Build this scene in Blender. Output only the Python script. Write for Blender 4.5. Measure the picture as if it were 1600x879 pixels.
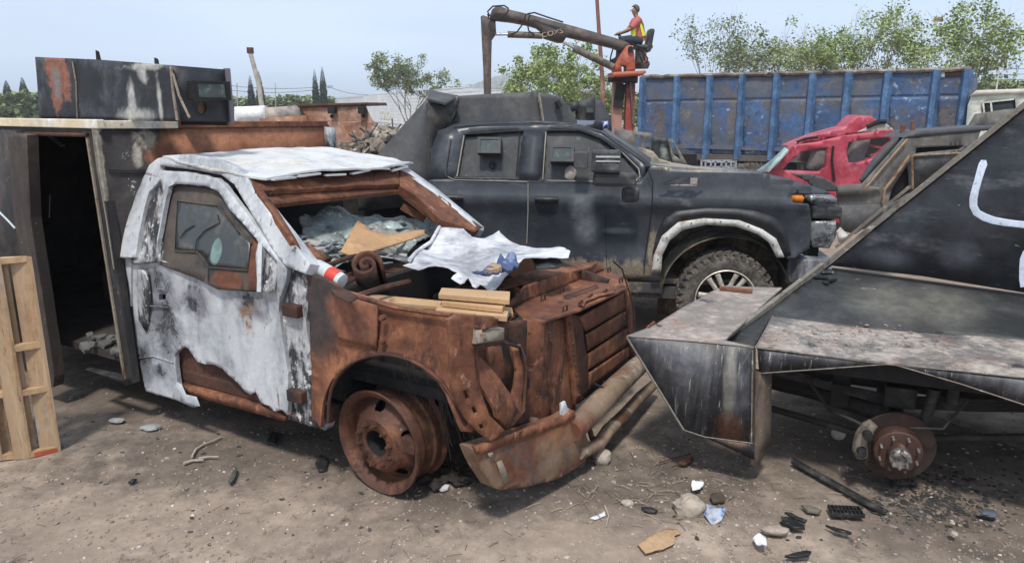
import bpy, bmesh, math, random
from mathutils import Vector, Matrix, noise, geometry
for o in list(bpy.data.objects): bpy.data.objects.remove(o, do_unlink=True)
S = bpy.context.scene
COL = S.collection
R = math.radians
# ------------------------------------------------------------------ camera
FPX, PITCH, CH = 1155.0, R(13.3), 2.1
cd = bpy.data.cameras.new('camera'); cam = bpy.data.objects.new('camera', cd); COL.objects.link(cam)
cam.location = (0, 0, CH); cam.rotation_euler = (R(90) - PITCH, 0, 0)
cd.sensor_width = 36; cd.lens = FPX / 1600 * 36; cd.clip_end = 3000; cd.clip_start = .05
S.camera = cam
# ------------------------------------------------------------------ world + sun
SUN_EL, SUN_AZ = R(60), R(191)      # azimuth clockwise from +Y
w = bpy.data.worlds.new('World'); S.world = w; w.use_nodes = True
nt = w.node_tree; nt.nodes.clear()
bgn = nt.nodes.new('ShaderNodeBackground'); out = nt.nodes.new('ShaderNodeOutputWorld')
sky = nt.nodes.new('ShaderNodeTexSky'); sky.sky_type = 'NISHITA'; sky.sun_disc = False
sky.sun_elevation = SUN_EL; sky.sun_rotation = SUN_AZ; sky.dust_density = 3.5; sky.air_density = 1.0; sky.ozone_density = 2.5; sky.altitude = 0
# thin high veil: whitens the sky a little, uneven
tcw = nt.nodes.new('ShaderNodeTexCoord'); mpw = nt.nodes.new('ShaderNodeMapping'); mpw.inputs['Scale'].default_value = (1.2, 1.2, 6)
nzw = nt.nodes.new('ShaderNodeTexNoise'); nzw.inputs['Scale'].default_value = 1.6; nzw.inputs['Detail'].default_value = 5
mrw = nt.nodes.new('ShaderNodeMapRange'); mrw.inputs['From Min'].default_value = .35; mrw.inputs['From Max'].default_value = .75
mrw.inputs['To Min'].default_value = .74; mrw.inputs['To Max'].default_value = .95
mxw = nt.nodes.new('ShaderNodeMix'); mxw.data_type = 'RGBA'; mxw.inputs[7].default_value = (6.1, 7.3, 9.1, 1)
nt.links.new(tcw.outputs['Generated'], mpw.inputs[0]); nt.links.new(mpw.outputs[0], nzw.inputs['Vector'])
nt.links.new(nzw.outputs['Fac'], mrw.inputs[0]); nt.links.new(mrw.outputs[0], mxw.inputs[0])
nt.links.new(sky.outputs[0], mxw.inputs[6]); nt.links.new(mxw.outputs[2], bgn.inputs[0])
bgn.inputs[1].default_value = 0.095; nt.links.new(bgn.outputs[0], out.inputs[0])
sd = bpy.data.lights.new('sun', 'SUN'); sd.energy = 2.3; sd.angle = R(6.5); sd.color = (1.0, .95, .87)
so = bpy.data.objects.new('sun', sd); COL.objects.link(so)
sdir = Vector((math.sin(SUN_AZ) * math.cos(SUN_EL), math.cos(SUN_AZ) * math.cos(SUN_EL), math.sin(SUN_EL)))
so.rotation_euler = sdir.to_track_quat('Z', 'Y').to_euler()
S.view_settings.view_transform = 'Standard'; S.view_settings.look = 'None'; S.view_settings.exposure = 0.42; S.view_settings.gamma = 1
S.render.engine = 'CYCLES'
# ------------------------------------------------------------------ helpers
rnd = random.Random(7)
def ray(u, v):
    a = (u - 800) / FPX; b = (439.5 - v) / FPX
    return Vector((a, math.cos(PITCH) + b * math.sin(PITCH), -math.sin(PITCH) + b * math.cos(PITCH)))
CAM = Vector((0, 0, CH))
def hit(u, v, p, n):
    d = ray(u, v); n = Vector(n); t = (Vector(p) - CAM).dot(n) / d.dot(n)
    return CAM + d * t
def at(u, v, Y): return hit(u, v, (0, Y, 0), (0, 1, 0))
def gz(u, v, z=0.0): return hit(u, v, (0, 0, z), (0, 0, 1))
class Frame:
    def __init__(s, x, y, deg, z=0):
        s.o = Vector((x, y, z)); s.th = R(deg); s.M = Matrix.Translation(s.o) @ Matrix.Rotation(s.th, 4, 'Z'); s.I = s.M.inverted()
    def w(s, p): return s.M @ Vector(p)
    def plane(s, pl):
        if pl[0] == 'x': return Vector((pl[1], 0, 0)), Vector((1, 0, 0))
        if pl[0] == 'y': return Vector((0, pl[1], 0)), Vector((0, 1, 0))
        if pl[0] == 'z': return Vector((0, 0, pl[1])), Vector((0, 0, 1))
        if pl[0] == '3':
            a, b, c = [Vector(q) for q in pl[1:4]]; return a, (b - a).cross(c - a).normalized()
        return Vector(pl[0]), Vector(pl[1]).normalized()
    def pt(s, u, v, pl):
        p, n = s.plane(pl); R3 = s.M.to_3x3()
        return s.I @ hit(u, v, s.M @ p, R3 @ n)
WORLD = Frame(0, 0, 0)
def tag(o, label=None, cat=None, group=None, kind=None):
    if label: o['label'] = label
    if cat: o['category'] = cat
    if group: o['group'] = group
    if kind: o['kind'] = kind
    return o
def empty(name, fr, label, cat, group=None):
    o = bpy.data.objects.new(name, None); COL.objects.link(o); o.matrix_world = fr.M; o.empty_display_size = .1
    return tag(o, label, cat, group)
def link(name, me, mat, parent=None, smooth=None):
    if mat is not None:
        me.materials.clear()
        for m in (mat if isinstance(mat, (list, tuple)) else [mat]): me.materials.append(m)
    o = bpy.data.objects.new(name, me); COL.objects.link(o)
    if parent is not None: o.parent = parent
    return o
def smooth_angle(me, ang=35):
    me.polygons.foreach_set('use_smooth', [True] * len(me.polygons))
    try: me.set_sharp_from_angle(angle=R(ang))
    except Exception: pass
def basis(n):
    n = n.normalized()
    e1 = Vector((0, 0, 1)).cross(n)
    if e1.length < .3: e1 = Vector((1, 0, 0)) - n * n.x
    e1.normalize(); return e1, n.cross(e1)
def inpoly(x, y, P):
    c = False; j = len(P) - 1
    for i in range(len(P)):
        xi, yi = P[i]; xj, yj = P[j]
        if (yi > y) != (yj > y) and x < (xj - xi) * (y - yi) / (yj - yi) + xi: c = not c
        j = i
    return c
def fractal(p, s, seed=0):
    q = Vector(p) * s + Vector((seed * 13.1, seed * 7.7, seed * 3.3)); return noise.noise(q) + .5 * noise.noise(q * 2.1) + .25 * noise.noise(q * 4.3)
def subdiv(P, g, rag, sd_):
    out = []; n = len(P)
    for i in range(n):
        a = Vector(P[i]); b = Vector(P[(i + 1) % n]); L = (b - a).length; k = max(1, int(L / g))
        for j in range(k):
            q = a.lerp(b, j / k)
            if rag and (j > 0):
                t = (b - a).normalized(); m = Vector((-t.y, t.x))
                q = q + m * rag * fractal((q.x, q.y, 0), 1.5 / g * .25, sd_)
            out.append((q.x, q.y))
    return out
_sid = [0]
def sheet3(name, mat, pts, n, parent=None, t=.004, g=.06, holes=(), dent=0, dscale=3, warp=None, rag=0, maxv=2500, outward=None):
    """plate from a planar 3D outline (local coordinates) with thickness, dents and ragged edges"""
    _sid[0] += 1; sid = _sid[0]
    pts = [Vector(p) for p in pts]; n = Vector(n).normalized(); o = pts[0]; e1, e2 = basis(n)
    to2 = lambda p: ((Vector(p) - o).dot(e1), (Vector(p) - o).dot(e2))
    P = [to2(p) for p in pts]; Hs = [[to2(p) for p in h] for h in holes]
    xs = [p[0] for p in P]; ys = [p[1] for p in P]
    area = (max(xs) - min(xs)) * (max(ys) - min(ys))
    if area / (g * g) > maxv: g = math.sqrt(area / maxv)
    P = subdiv(P, g, rag, sid); Hs = [subdiv(h, g, rag, sid + 50) for h in Hs]
    V = []; E = []
    for loop in [P] + Hs:
        b = len(V); V += [Vector(q) for q in loop]; E += [(b + i, b + (i + 1) % len(loop)) for i in range(len(loop))]
    if dent or warp:
        nx = int((max(xs) - min(xs)) / g) + 1; ny = int((max(ys) - min(ys)) / g) + 1
        for i in range(nx + 1):
            for j in range(ny + 1):
                x = min(xs) + (i + .5 + .3 * (j % 2)) * g; y = min(ys) + (j + .5) * g
                if inpoly(x, y, P) and not any(inpoly(x, y, h) for h in Hs):
                    V.append(Vector((x, y)))
    r = geometry.delaunay_2d_cdt(V, E, [], 0, 1e-5)
    vv, ff = r[0], r[2]
    tri = []
    for f in ff:
        cx = sum(vv[i][0] for i in f) / len(f); cy = sum(vv[i][1] for i in f) / len(f)
        if inpoly(cx, cy, P) and not any(inpoly(cx, cy, h) for h in Hs): tri.append(f)
    W = []
    for q in vv:
        p = o + e1 * q[0] + e2 * q[1]
        d = Vector((0, 0, 0))
        if dent: d += n * dent * fractal(p, dscale, sid)
        if warp: d += warp(p)
        W.append(p + d)
    N = len(W); back = -n * t
    if outward is not None and n.dot(Vector(outward)) < 0: back = n * t
    verts = W + [p + back for p in W]
    flip = back.dot(n) > 0
    faces = []; sm = []
    cnt = {}
    for f in tri:
        f = list(f)
        a, b, c = [Vector(vv[i]) for i in f[:3]]
        if (b - a).cross(c - a) < 0: f.reverse()
        if flip: f.reverse()
        faces.append(f); sm.append(True); faces.append([i + N for i in reversed(f)]); sm.append(True)
        for i in range(len(f)):
            e = (f[i], f[(i + 1) % len(f)]); cnt[e] = 1
    for (a, b) in cnt:
        if (b, a) not in cnt: faces.append([b, a, a + N, b + N]); sm.append(False)
    me = bpy.data.meshes.new(name); me.from_pydata([tuple(p) for p in verts], [], faces)
    me.polygons.foreach_set('use_smooth', sm); me.update()
    return link(name, me, mat, parent)
def sheet(fr, name, mat, px, pl, parent=None, holes=(), face=None, **k):
    """outline given as sight lines onto one real plane of the thing"""
    p, n = fr.plane(pl); cl = fr.I @ CAM
    if (cl - p).dot(n) < 0: n = -n
    return sheet3(name, mat, [fr.pt(u, v, pl) for u, v in px], n, parent, holes=[[fr.pt(u, v, pl) for u, v in h] for h in holes], **k)
class MB:
    def __init__(s): s.v = []; s.f = []
    def add(s, vs, fs):
        b = len(s.v); s.v += [tuple(v) for v in vs]; s.f += [[i + b for i in f] for f in fs]; return s
    def box(s, c, d, rot=None, taper=1):
        c = Vector(c); x, y, z = [q / 2 for q in d]; P = []
        for k in (-1, 1):
            f = taper if k > 0 else 1
            for (i, j) in ((-1, -1), (1, -1), (1, 1), (-1, 1)):
                q = Vector((i * x * f, j * y * f, k * z))
                if rot is not None: q = rot @ q
                P.append(c + q)
        return s.add(P, [[3, 2, 1, 0], [4, 5, 6, 7], [0, 1, 5, 4], [1, 2, 6, 5], [2, 3, 7, 6], [3, 0, 4, 7]])
    def hexa(s, P): return s.add(P, [[3, 2, 1, 0], [4, 5, 6, 7], [0, 1, 5, 4], [1, 2, 6, 5], [2, 3, 7, 6], [3, 0, 4, 7]])
    def bar(s, a, b, w_, h=None, up=(0, 0, 1)):
        a = Vector(a); b = Vector(b); d = (b - a); L = d.length; d.normalize(); h = h or w_
        x = d.cross(Vector(up))
        if x.length < .05: x = d.cross(Vector((1, 0, 0)))
        x.normalize(); z = x.cross(d)
        P = []
        for q in (a, b):
            for (i, j) in ((-1, -1), (1, -1), (1, 1), (-1, 1)): P.append(q + x * i * w_ / 2 + z * j * h / 2)
        return s.add(P, [[0, 1, 2, 3], [7, 6, 5, 4], [4, 5, 1, 0], [5, 6, 2, 1], [6, 7, 3, 2], [7, 4, 0, 3]])
    def tube(s, pts, r, seg=8, cap=True):
        pts = [Vector(p) for p in pts]; rs = r if isinstance(r, (list, tuple)) else [r] * len(pts); V = []; Fc = []; prev = None
        for i, p in enumerate(pts):
            d = (pts[min(i + 1, len(pts) - 1)] - pts[max(i - 1, 0)])
            if d.length < 1e-9: d = Vector((0, 0, 1))
            d.normalize()
            if prev is None:
                a = d.cross(Vector((0, 0, 1)));
                if a.length < .1: a = d.cross(Vector((1, 0, 0)))
            else: a = prev - d * prev.dot(d)
            a.normalize(); prev = a; b = d.cross(a)
            for k in range(seg):
                t = 2 * math.pi * k / seg; V.append(p + (a * math.cos(t) + b * math.sin(t)) * rs[i])
        for i in range(len(pts) - 1):
            for k in range(seg): k2 = (k + 1) % seg; Fc.append([i * seg + k, i * seg + k2, (i + 1) * seg + k2, (i + 1) * seg + k])
        if cap: Fc.append(list(range(seg))[::-1]); Fc.append([(len(pts) - 1) * seg + k for k in range(seg)])
        return s.add(V, Fc)
    def lathe(s, prof, M=None, seg=32, close=False):
        """prof: (radius, axial) pairs, axis = local Y of M"""
        M = M or Matrix.Identity(4); V = []; Fc = []; n = len(prof)
        for (r_, y) in prof:
            for k in range(seg):
                t = 2 * math.pi * k / seg; V.append(M @ Vector((r_ * math.cos(t), y, r_ * math.sin(t))))
        m = n if close else n - 1
        for i in range(m):
            i2 = (i + 1) % n
            for k in range(seg): k2 = (k + 1) % seg; Fc.append([i * seg + k, i * seg + k2, i2 * seg + k2, i2 * seg + k])
        return s.add(V, Fc)
    def build(s, name, mat, parent=None, smooth=None, bevel=0):
        me = bpy.data.meshes.new(name); me.from_pydata(s.v, [], s.f)
        if bevel or smooth:
            bm = bmesh.new(); bm.from_mesh(me)
            bmesh.ops.recalc_face_normals(bm, faces=bm.faces)
            if bevel: bmesh.ops.bevel(bm, geom=[e for e in bm.edges if len(e.link_faces) == 2 and e.calc_face_angle(0) > .5], offset=bevel, segments=2, affect='EDGES', profile=.6)
            bm.to_mesh(me); bm.free()
        me.update()
        if smooth: smooth_angle(me, smooth)
        return link(name, me, mat, parent)
def blob_rock(name, mat, c, r, parent=None, sd_=0, flat=.7, sub=3, amp=.35):
    bm = bmesh.new(); bmesh.ops.create_icosphere(bm, subdivisions=sub, radius=1)
    for v in bm.verts:
        p = v.co.copy(); k = 1 + amp * fractal(p, 1.1, sd_) + .12 * fractal(p, 4, sd_); v.co = Vector((p.x * r[0] * k, p.y * r[1] * k, p.z * r[2] * k))
    me = bpy.data.meshes.new(name); bm.to_mesh(me); bm.free(); o = link(name, me, mat, parent); o.location = c; smooth_angle(me, 40); return o
def dup(root, loc=None, rotz=None, label=None, parent=None):
    c = root.copy(); COL.objects.link(c)
    if parent is not None: c.parent = parent
    if loc is not None: c.location = loc
    if rotz is not None: c.rotation_euler = (0, 0, rotz)
    if label: c['label'] = label
    for ch in root.children: dup(ch, parent=c)
    return c
# ------------------------------------------------------------------ materials
def mat(name, base, rough=.7, metal=0.0, layers=(), bump=.3, bscale=60, var=.25, vscale=3, stretch=(1, 1, 1), spec=.5, alpha=None, trans=0, sheen=0):
    """base colour with broad + fine variation, then stained layers. layer keys: c, s(scale), t(threshold), w(softness), st(stretch), blobs[(x,y,z,rx,ry,rz)], k(noise weight with blobs), r(rough), m(metal), o(opacity)"""
    m = bpy.data.materials.new(name); m.use_nodes = True; T = m.node_tree; N = T.nodes; L = T.links
    b = N['Principled BSDF']; tc = N.new('ShaderNodeTexCoord'); X = tc.outputs['Object']
    def nz(scale, det=6, st=None, ro=.6, off=0, dist=0):
        q = N.new('ShaderNodeTexNoise'); q.inputs['Scale'].default_value = scale; q.inputs['Detail'].default_value = det; q.inputs['Roughness'].default_value = ro; q.inputs['Distortion'].default_value = dist
        mp = N.new('ShaderNodeMapping'); mp.inputs['Scale'].default_value = st or (1, 1, 1); mp.inputs['Location'].default_value = (off, off * .7, off * 1.3)
        L.new(X, mp.inputs[0]); L.new(mp.outputs[0], q.inputs['Vector']); return q.outputs['Fac']
    def mth(op, a, c=None, d=None, clamp=False):
        q = N.new('ShaderNodeMath'); q.operation = op; q.use_clamp = clamp
        for i, z in enumerate((a, c, d)):
            if z is None: continue
            if hasattr(z, 'links'): L.new(z, q.inputs[i])
            else: q.inputs[i].default_value = z
        return q.outputs[0]
    def mr(x, a, c, d=0., e=1.):
        q = N.new('ShaderNodeMapRange'); q.interpolation_type = 'SMOOTHSTEP'
        L.new(x, q.inputs[0]); q.inputs[1].default_value = a; q.inputs[2].default_value = c; q.inputs[3].default_value = d; q.inputs[4].default_value = e; return q.outputs[0]
    def mix(f, a, c):
        q = N.new('ShaderNodeMix'); q.data_type = 'RGBA'
        for s_, z in ((0, f), (6, a), (7, c)):
            if hasattr(z, 'links'): L.new(z, q.inputs[s_])
            elif s_ == 0: q.inputs[0].default_value = z
            else: q.inputs[s_].default_value = (*z, 1)
        return q.outputs[2]
    def mixf(f, a, c):
        q = N.new('ShaderNodeMix'); q.data_type = 'FLOAT'
        for s_, z in ((0, f), (2, a), (3, c)):
            if hasattr(z, 'links'): L.new(z, q.inputs[s_])
            else: q.inputs[s_].default_value = z
        return q.outputs[0]
    hi = tuple(min(1, c * (1 + var) + .006) for c in base); lo = tuple(c * (1 - var) for c in base)
    col = mix(mr(nz(vscale, 8, stretch, .65, 3), .3, .7), lo, hi)
    col = mix(mr(nz(vscale * 11, 5, stretch, .7, 9), .35, .7), col, tuple(c * (1 - var * .6) for c in base))
    rg = rough; mt = metal; hgt = nz(bscale, 8, stretch, .65, 1)
    hsum = hgt
    for i, l in enumerate(layers):
        s_ = l.get('s', 4); f = nz(s_, l.get('d', 8), l.get('st', stretch), l.get('ro', .68), 17 + 5.3 * i + l.get('off', 0), l.get('dist', .3))
        if 'blobs' in l:
            acc = None
            for bl in l['blobs']:
                vm = N.new('ShaderNodeVectorMath'); vm.operation = 'SUBTRACT'; L.new(X, vm.inputs[0]); vm.inputs[1].default_value = bl[:3]
                vd = N.new('ShaderNodeVectorMath'); vd.operation = 'DIVIDE'; L.new(vm.outputs[0], vd.inputs[0]); rr = bl[3:]; rr = rr * 3 if len(rr) == 1 else rr; vd.inputs[1].default_value = rr
                vl = N.new('ShaderNodeVectorMath'); vl.operation = 'LENGTH'; L.new(vd.outputs[0], vl.inputs[0])
                g_ = mth('SUBTRACT', 1.0, vl.outputs['Value'])
                acc = g_ if acc is None else mth('MAXIMUM', acc, g_)
            acc = mth('MAXIMUM', acc, -1.5)
            f = mth('ADD', mth('MULTIPLY', mth('SUBTRACT', f, .5), l.get('k', 2.2)), acc)
            t_ = l.get('t', 0); w_ = l.get('w', .25)
        else: t_ = l.get('t', .55); w_ = l.get('w', .06)
        f = mr(f, t_ - w_, t_ + w_, 0, l.get('o', 1))
        c_ = l['c']
        c2 = mix(mr(nz(s_ * 4 + 5, 4, None, .6, 31 + i), .35, .65), tuple(x * .75 for x in c_), tuple(min(1, x * 1.2) for x in c_))
        col = mix(f, col, c2)
        if 'r' in l: rg = mixf(f, rg, l['r'])
        if 'm' in l: mt = mixf(f, mt, l['m'])
        if l.get('h'): hsum = mth('ADD', hsum, mth('MULTIPLY', f, l['h']))
    for s_, z in (('Base Color', col), ('Roughness', rg), ('Metallic', mt)):
        if hasattr(z, 'links'): L.new(z, b.inputs[s_])
        else: b.inputs[s_].default_value = z
    b.inputs['Specular IOR Level'].default_value = spec
    if trans: b.inputs['Transmission Weight'].default_value = trans
    if alpha is not None: b.inputs['Alpha'].default_value = alpha
    if bump:
        bp = N.new('ShaderNodeBump'); bp.inputs['Strength'].default_value = bump; bp.inputs['Distance'].default_value = .02 if bscale < 30 else .006
        L.new(hsum, bp.inputs['Height']); L.new(bp.outputs[0], b.inputs['Normal'])
    return m
RUST = (.148, .054, .029); RUSTL = (.30, .125, .060); RUSTD = (.040, .019, .014); SOOT = (.018, .018, .020); ASH = (.62, .62, .62); DIRT = (.30, .235, .175); PALE = (.55, .47, .36)
M_rust = mat('rusted_steel', RUST, .8, .15, [dict(c=RUSTL, s=2.6, t=.54, w=.10, ro=.75), dict(c=RUSTD, s=3.6, t=.57, w=.07, st=(1.3, 1.3, .5), ro=.78), dict(c=(.33, .155, .10), s=7, t=.65, w=.05, ro=.8), dict(c=(.30, .17, .12), s=14, t=.64, w=.04), dict(c=(.15, .15, .17), s=2.6, t=.70, w=.05, off=4)], bump=.5, bscale=45, var=.35)
M_rustd = mat('dark_rusted_steel', (.075, .032, .02), .85, .1, [dict(c=RUST, s=5, t=.57, w=.09), dict(c=SOOT, s=4, t=.58, w=.07)], bump=.6, bscale=40, var=.4)
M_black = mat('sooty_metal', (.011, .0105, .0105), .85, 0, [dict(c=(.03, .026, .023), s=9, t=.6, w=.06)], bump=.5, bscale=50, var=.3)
M_wood = mat('weathered_pine', (.50, .315, .165), .75, 0, [dict(c=(.28, .17, .09), s=9, t=.60, w=.07, st=(1, 1, 1)), dict(c=(.36, .30, .24), s=3, t=.60, w=.1)], bump=.3, bscale=60, var=.18)
M_weld = mat('pale_weld_bead', (.27, .23, .175), .8, 0, [dict(c=RUST, s=20, t=.6, w=.1)], bump=.6, bscale=90)
M_chrome = mat('dirty_chrome', (.55, .53, .5), .35, .8, [dict(c=DIRT, s=8, t=.5, w=.15, r=.8, m=0)], bump=.1)
M_rubber = mat('dusty_rubber', (.045, .042, .04), .85, 0, [dict(c=(.17, .145, .12), s=12, t=.5, w=.15)], bump=.4, bscale=60)
M_alloy = mat('brushed_alloy', (.68, .63, .54), .45, .25, [dict(c=(.2, .17, .13), s=15, t=.6, w=.08, r=.8, m=0)], bump=.1)
# ------------------------------------------------------------------ ground
def ground_h(x, y):
    p = Vector((x, y, 0))
    h = .022 * fractal(p, .55, 3) + .010 * fractal(p, 2.3, 4)
    if y < 9: h += .006 * fractal(p, 5.5, 5) + .0025 * fractal(p, 17, 6) - .016 * math.exp(-((y - 2.75 - .12 * x) / .11) ** 2) * (.6 + .4 * math.sin(x * 2)) - .014 * math.exp(-((y - 3.05 - .10 * x) / .10) ** 2)
    return h - .012
def build_ground():
    V = []; F_ = []
    xs = [-3000, -900, -300, -120, -50, -25, -14, -9] + [-6 + i * .055 for i in range(0, int(11.5 / .055))] + [5.6, 7, 9, 13, 25, 50, 120, 300, 900, 3000]
    ys = [-200, -30, -5, 0.5] + [1.6 + i * .055 for i in range(0, int(6.4 / .055))] + [8.2, 9, 10, 12, 15, 20, 30, 60, 140, 400, 1200, 3000]
    for y in ys:
        for x in xs: V.append((x, y, ground_h(x, y) if abs(x) < 60 and -10 < y < 100 else 0))
    nx = len(xs)
    for j in range(len(ys) - 1):
        for i in range(nx - 1): a = j * nx + i; F_.append([a, a + 1, a + nx + 1, a + nx])
    me = bpy.data.meshes.new('ground'); me.from_pydata(V, [], F_); me.polygons.foreach_set('use_smooth', [True] * len(F_))
    g = mat('dry_trampled_dirt', (.285, .223, .175), .95, 0, [
        dict(c=(.35, .28, .22), s=.9, t=.53, w=.12), dict(c=(.22, .172, .138), s=1.4, t=.60, w=.14, off=7), dict(c=(.20, .16, .13), s=9, t=.64, w=.07),
        dict(c=(.42, .36, .30), s=38, t=.66, w=.04, h=.5), dict(c=(.14, .11, .09), s=55, t=.69, w=.05),
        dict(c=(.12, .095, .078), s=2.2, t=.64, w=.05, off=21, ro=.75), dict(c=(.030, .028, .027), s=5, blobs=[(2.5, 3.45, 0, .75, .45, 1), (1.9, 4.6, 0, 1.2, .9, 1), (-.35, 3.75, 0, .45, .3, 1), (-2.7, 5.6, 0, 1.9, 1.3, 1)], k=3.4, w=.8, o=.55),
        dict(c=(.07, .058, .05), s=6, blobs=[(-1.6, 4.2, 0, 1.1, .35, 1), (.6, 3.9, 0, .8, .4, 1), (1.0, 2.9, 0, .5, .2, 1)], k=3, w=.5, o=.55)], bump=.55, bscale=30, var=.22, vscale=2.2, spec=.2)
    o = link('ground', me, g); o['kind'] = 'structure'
build_ground()
def scatter(name, mat_, n, region, rmin, rmax, seed, flat=.6, kind=None):
    rr = random.Random(seed); V = []; F_ = []
    base = []
    for k in range(4):
        bm = bmesh.new(); bmesh.ops.create_icosphere(bm, subdivisions=1, radius=1)
        for v in bm.verts: v.co *= rr.uniform(.65, 1.2)
        base.append(([v.co.copy() for v in bm.verts], [[v.index for v in f.verts] for f in bm.faces])); bm.free()
    cnt = 0
    while cnt < n:
        u, v = region(rr)
        p = gz(u, v)
        if rr.random() > .35 + 1.1 * max(0, noise.noise(Vector((p.x * 1.3, p.y * 1.3, seed)))+.2): continue
        s = rmin + (rmax - rmin) * rr.random() ** 4; vs, fs = rr.choice(base); R_ = Matrix.Rotation(rr.random() * 6.3, 3, 'Z'); sx = rr.uniform(.6, 1.5)
        z0 = ground_h(p.x, p.y) + s * flat * .25; b = len(V)
        for q in vs: c = R_ @ Vector((q.x * s * sx, q.y * s, q.z * s * flat)); V.append((p.x + c.x, p.y + c.y, z0 + c.z))
        F_ += [[i + b for i in f] for f in fs]; cnt += 1
    me = bpy.data.meshes.new(name); me.from_pydata(V, [], F_); o = link(name, me, mat_); o['kind'] = 'stuff'; return o
reg = lambda rr: (rr.uniform(-60, 1660), 560 + 340 * rr.random() ** .8)
M_peb = mat('tan_pebble', (.36, .30, .245), .9, 0, [dict(c=(.22, .165, .14), s=2.5, t=.5, w=.1)], bump=.3, var=.4, vscale=1.5)
M_peb2 = mat('pale_pebble', (.50, .46, .41), .9, 0, [], var=.3, vscale=2, bump=.2)
M_char = mat('charred_bits', (.035, .032, .03), .8, 0, [dict(c=(.1, .09, .08), s=5, t=.55)], bump=.3)
scatter('gravel', M_peb, 7000, reg, .003, .015, 1)
scatter('gravel', M_peb2, 900, reg, .003, .012, 2)
scatter('charred_crumbs', M_char, 700, lambda rr: (rr.choice([rr.uniform(1050, 1640), rr.uniform(80, 760)]), rr.uniform(600, 850)), .003, .016, 3, .4)
# ------------------------------------------------------------------ burnt armoured pickup with box body
T = Frame(-.92, 3.75, -31)
truck = empty('burnt_truck', T, 'burnt out rusty truck with white ash covered cab, armoured box body and no tyres', 'truck')
Y0 = ('y', 0.0); TUM = ((0, 0, 1.28), (0, 1, -.34))     # door glass plane leans inwards
def tb(px, pl=Y0, r=.1, ry=None, rz=None):
    q = T.pt(px[0], px[1], pl); return (q.x, q.y, q.z, r, ry or r, rz or r)
sootb = [tb((240, 440), r=.12, ry=.2, rz=.10), tb((255, 505), r=.17, ry=.3, rz=.25), tb((222, 560), r=.10, ry=.2, rz=.12), tb((385, 475), r=.14, ry=.3, rz=.09), tb((300, 470), r=.12, ry=.3, rz=.10), tb((250, 580), r=.08, ry=.2, rz=.05)]
M_ash = mat('burnt_white_paint', (.54, .555, .57), .75, 0, [
    dict(c=(.27, .285, .31), s=3.5, t=.53, w=.14, st=(1, 1, .6)), dict(c=(.42, .42, .44), s=7, t=.58, w=.10, st=(1.5, 1.5, .14), ro=.75, o=.5), dict(c=(.20, .13, .09), s=11, t=.66, w=.03, st=(1.5, 1.5, .3)),
    dict(c=(.10, .10, .115), s=4, blobs=sootb, k=4.0, w=.85, o=.85, dist=1.2),
    dict(c=(.03, .03, .034), s=11, blobs=sootb, k=6.5, t=.7, w=.28, o=.9, ro=.8),
    dict(c=(.04, .04, .045), s=13, t=.66, w=.03), dict(c=(.26, .16, .10), s=3.5, t=.66, w=.05), dict(c=(.10, .085, .08), s=24, t=.66, w=.03, ro=.8)], bump=.45, bscale=35, var=.10)
M_roof = mat('roof_white_ash', (.60, .60, .585), .7, 0, [dict(c=(.42, .42, .44), s=3.5, t=.56, w=.12), dict(c=(.55, .50, .40), s=2.2, t=.6, w=.08), dict(c=(.12, .10, .09), s=10, t=.69, w=.03), dict(c=(.30, .16, .09), s=4, t=.72, w=.03)], bump=.35, bscale=25, var=.08)
M_ashm = mat('flaking_ash_and_soot', (.42, .42, .43), .8, 0, [dict(c=(.03, .03, .035), s=9, t=.5, w=.07, st=(1, 1, .35)), dict(c=(.62, .63, .60), s=15, t=.6, w=.04), dict(c=(.25, .13, .08), s=6, t=.64, w=.05)], bump=.7, bscale=30)
M_armw = mat('window_armour_plate', (.105, .082, .066), .75, .2, [dict(c=(.045, .045, .048), s=4, t=.55, w=.12), dict(c=RUST, s=3, blobs=[tb((395, 400), TUM, .10, .3, .2), tb((350, 440), TUM, .14, .2, .05)], k=1.5, w=.25), dict(c=(.35, .33, .30), s=34, t=.70, w=.03)], bump=.3)
M_glassg = mat('armoured_glass_sooty', (.05, .055, .055), .35, 0, [dict(c=(.16, .24, .22), s=3, blobs=[tb((330, 395), TUM, .045, .2, .075)], k=.6, w=.12), dict(c=(.2, .19, .17), s=22, t=.68, w=.04), dict(c=(.11, .10, .09), s=5, t=.6, w=.1)], bump=.2)
M_fend = mat('fender_rust', RUST, .78, .15, [dict(c=RUSTL, s=2.4, t=.54, w=.10, ro=.75), dict(c=(.05, .022, .016), s=3, t=.57, w=.07, st=(1.2, 1.2, .5), ro=.78), dict(c=(.38, .18, .10), s=8, t=.64, w=.05, ro=.8), dict(c=(.045, .038, .038), s=3, blobs=[tb((495, 490), r=.13, ry=.3, rz=.26)], k=1.4, w=.3, o=.9), dict(c=(.31, .24, .20), s=30, t=.69, w=.03), dict(c=(.24, .10, .06), s=3, blobs=[tb((560, 490), r=.2, ry=.3, rz=.12)], k=1.5, w=.3)], bump=.45, bscale=40, var=.3)
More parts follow.
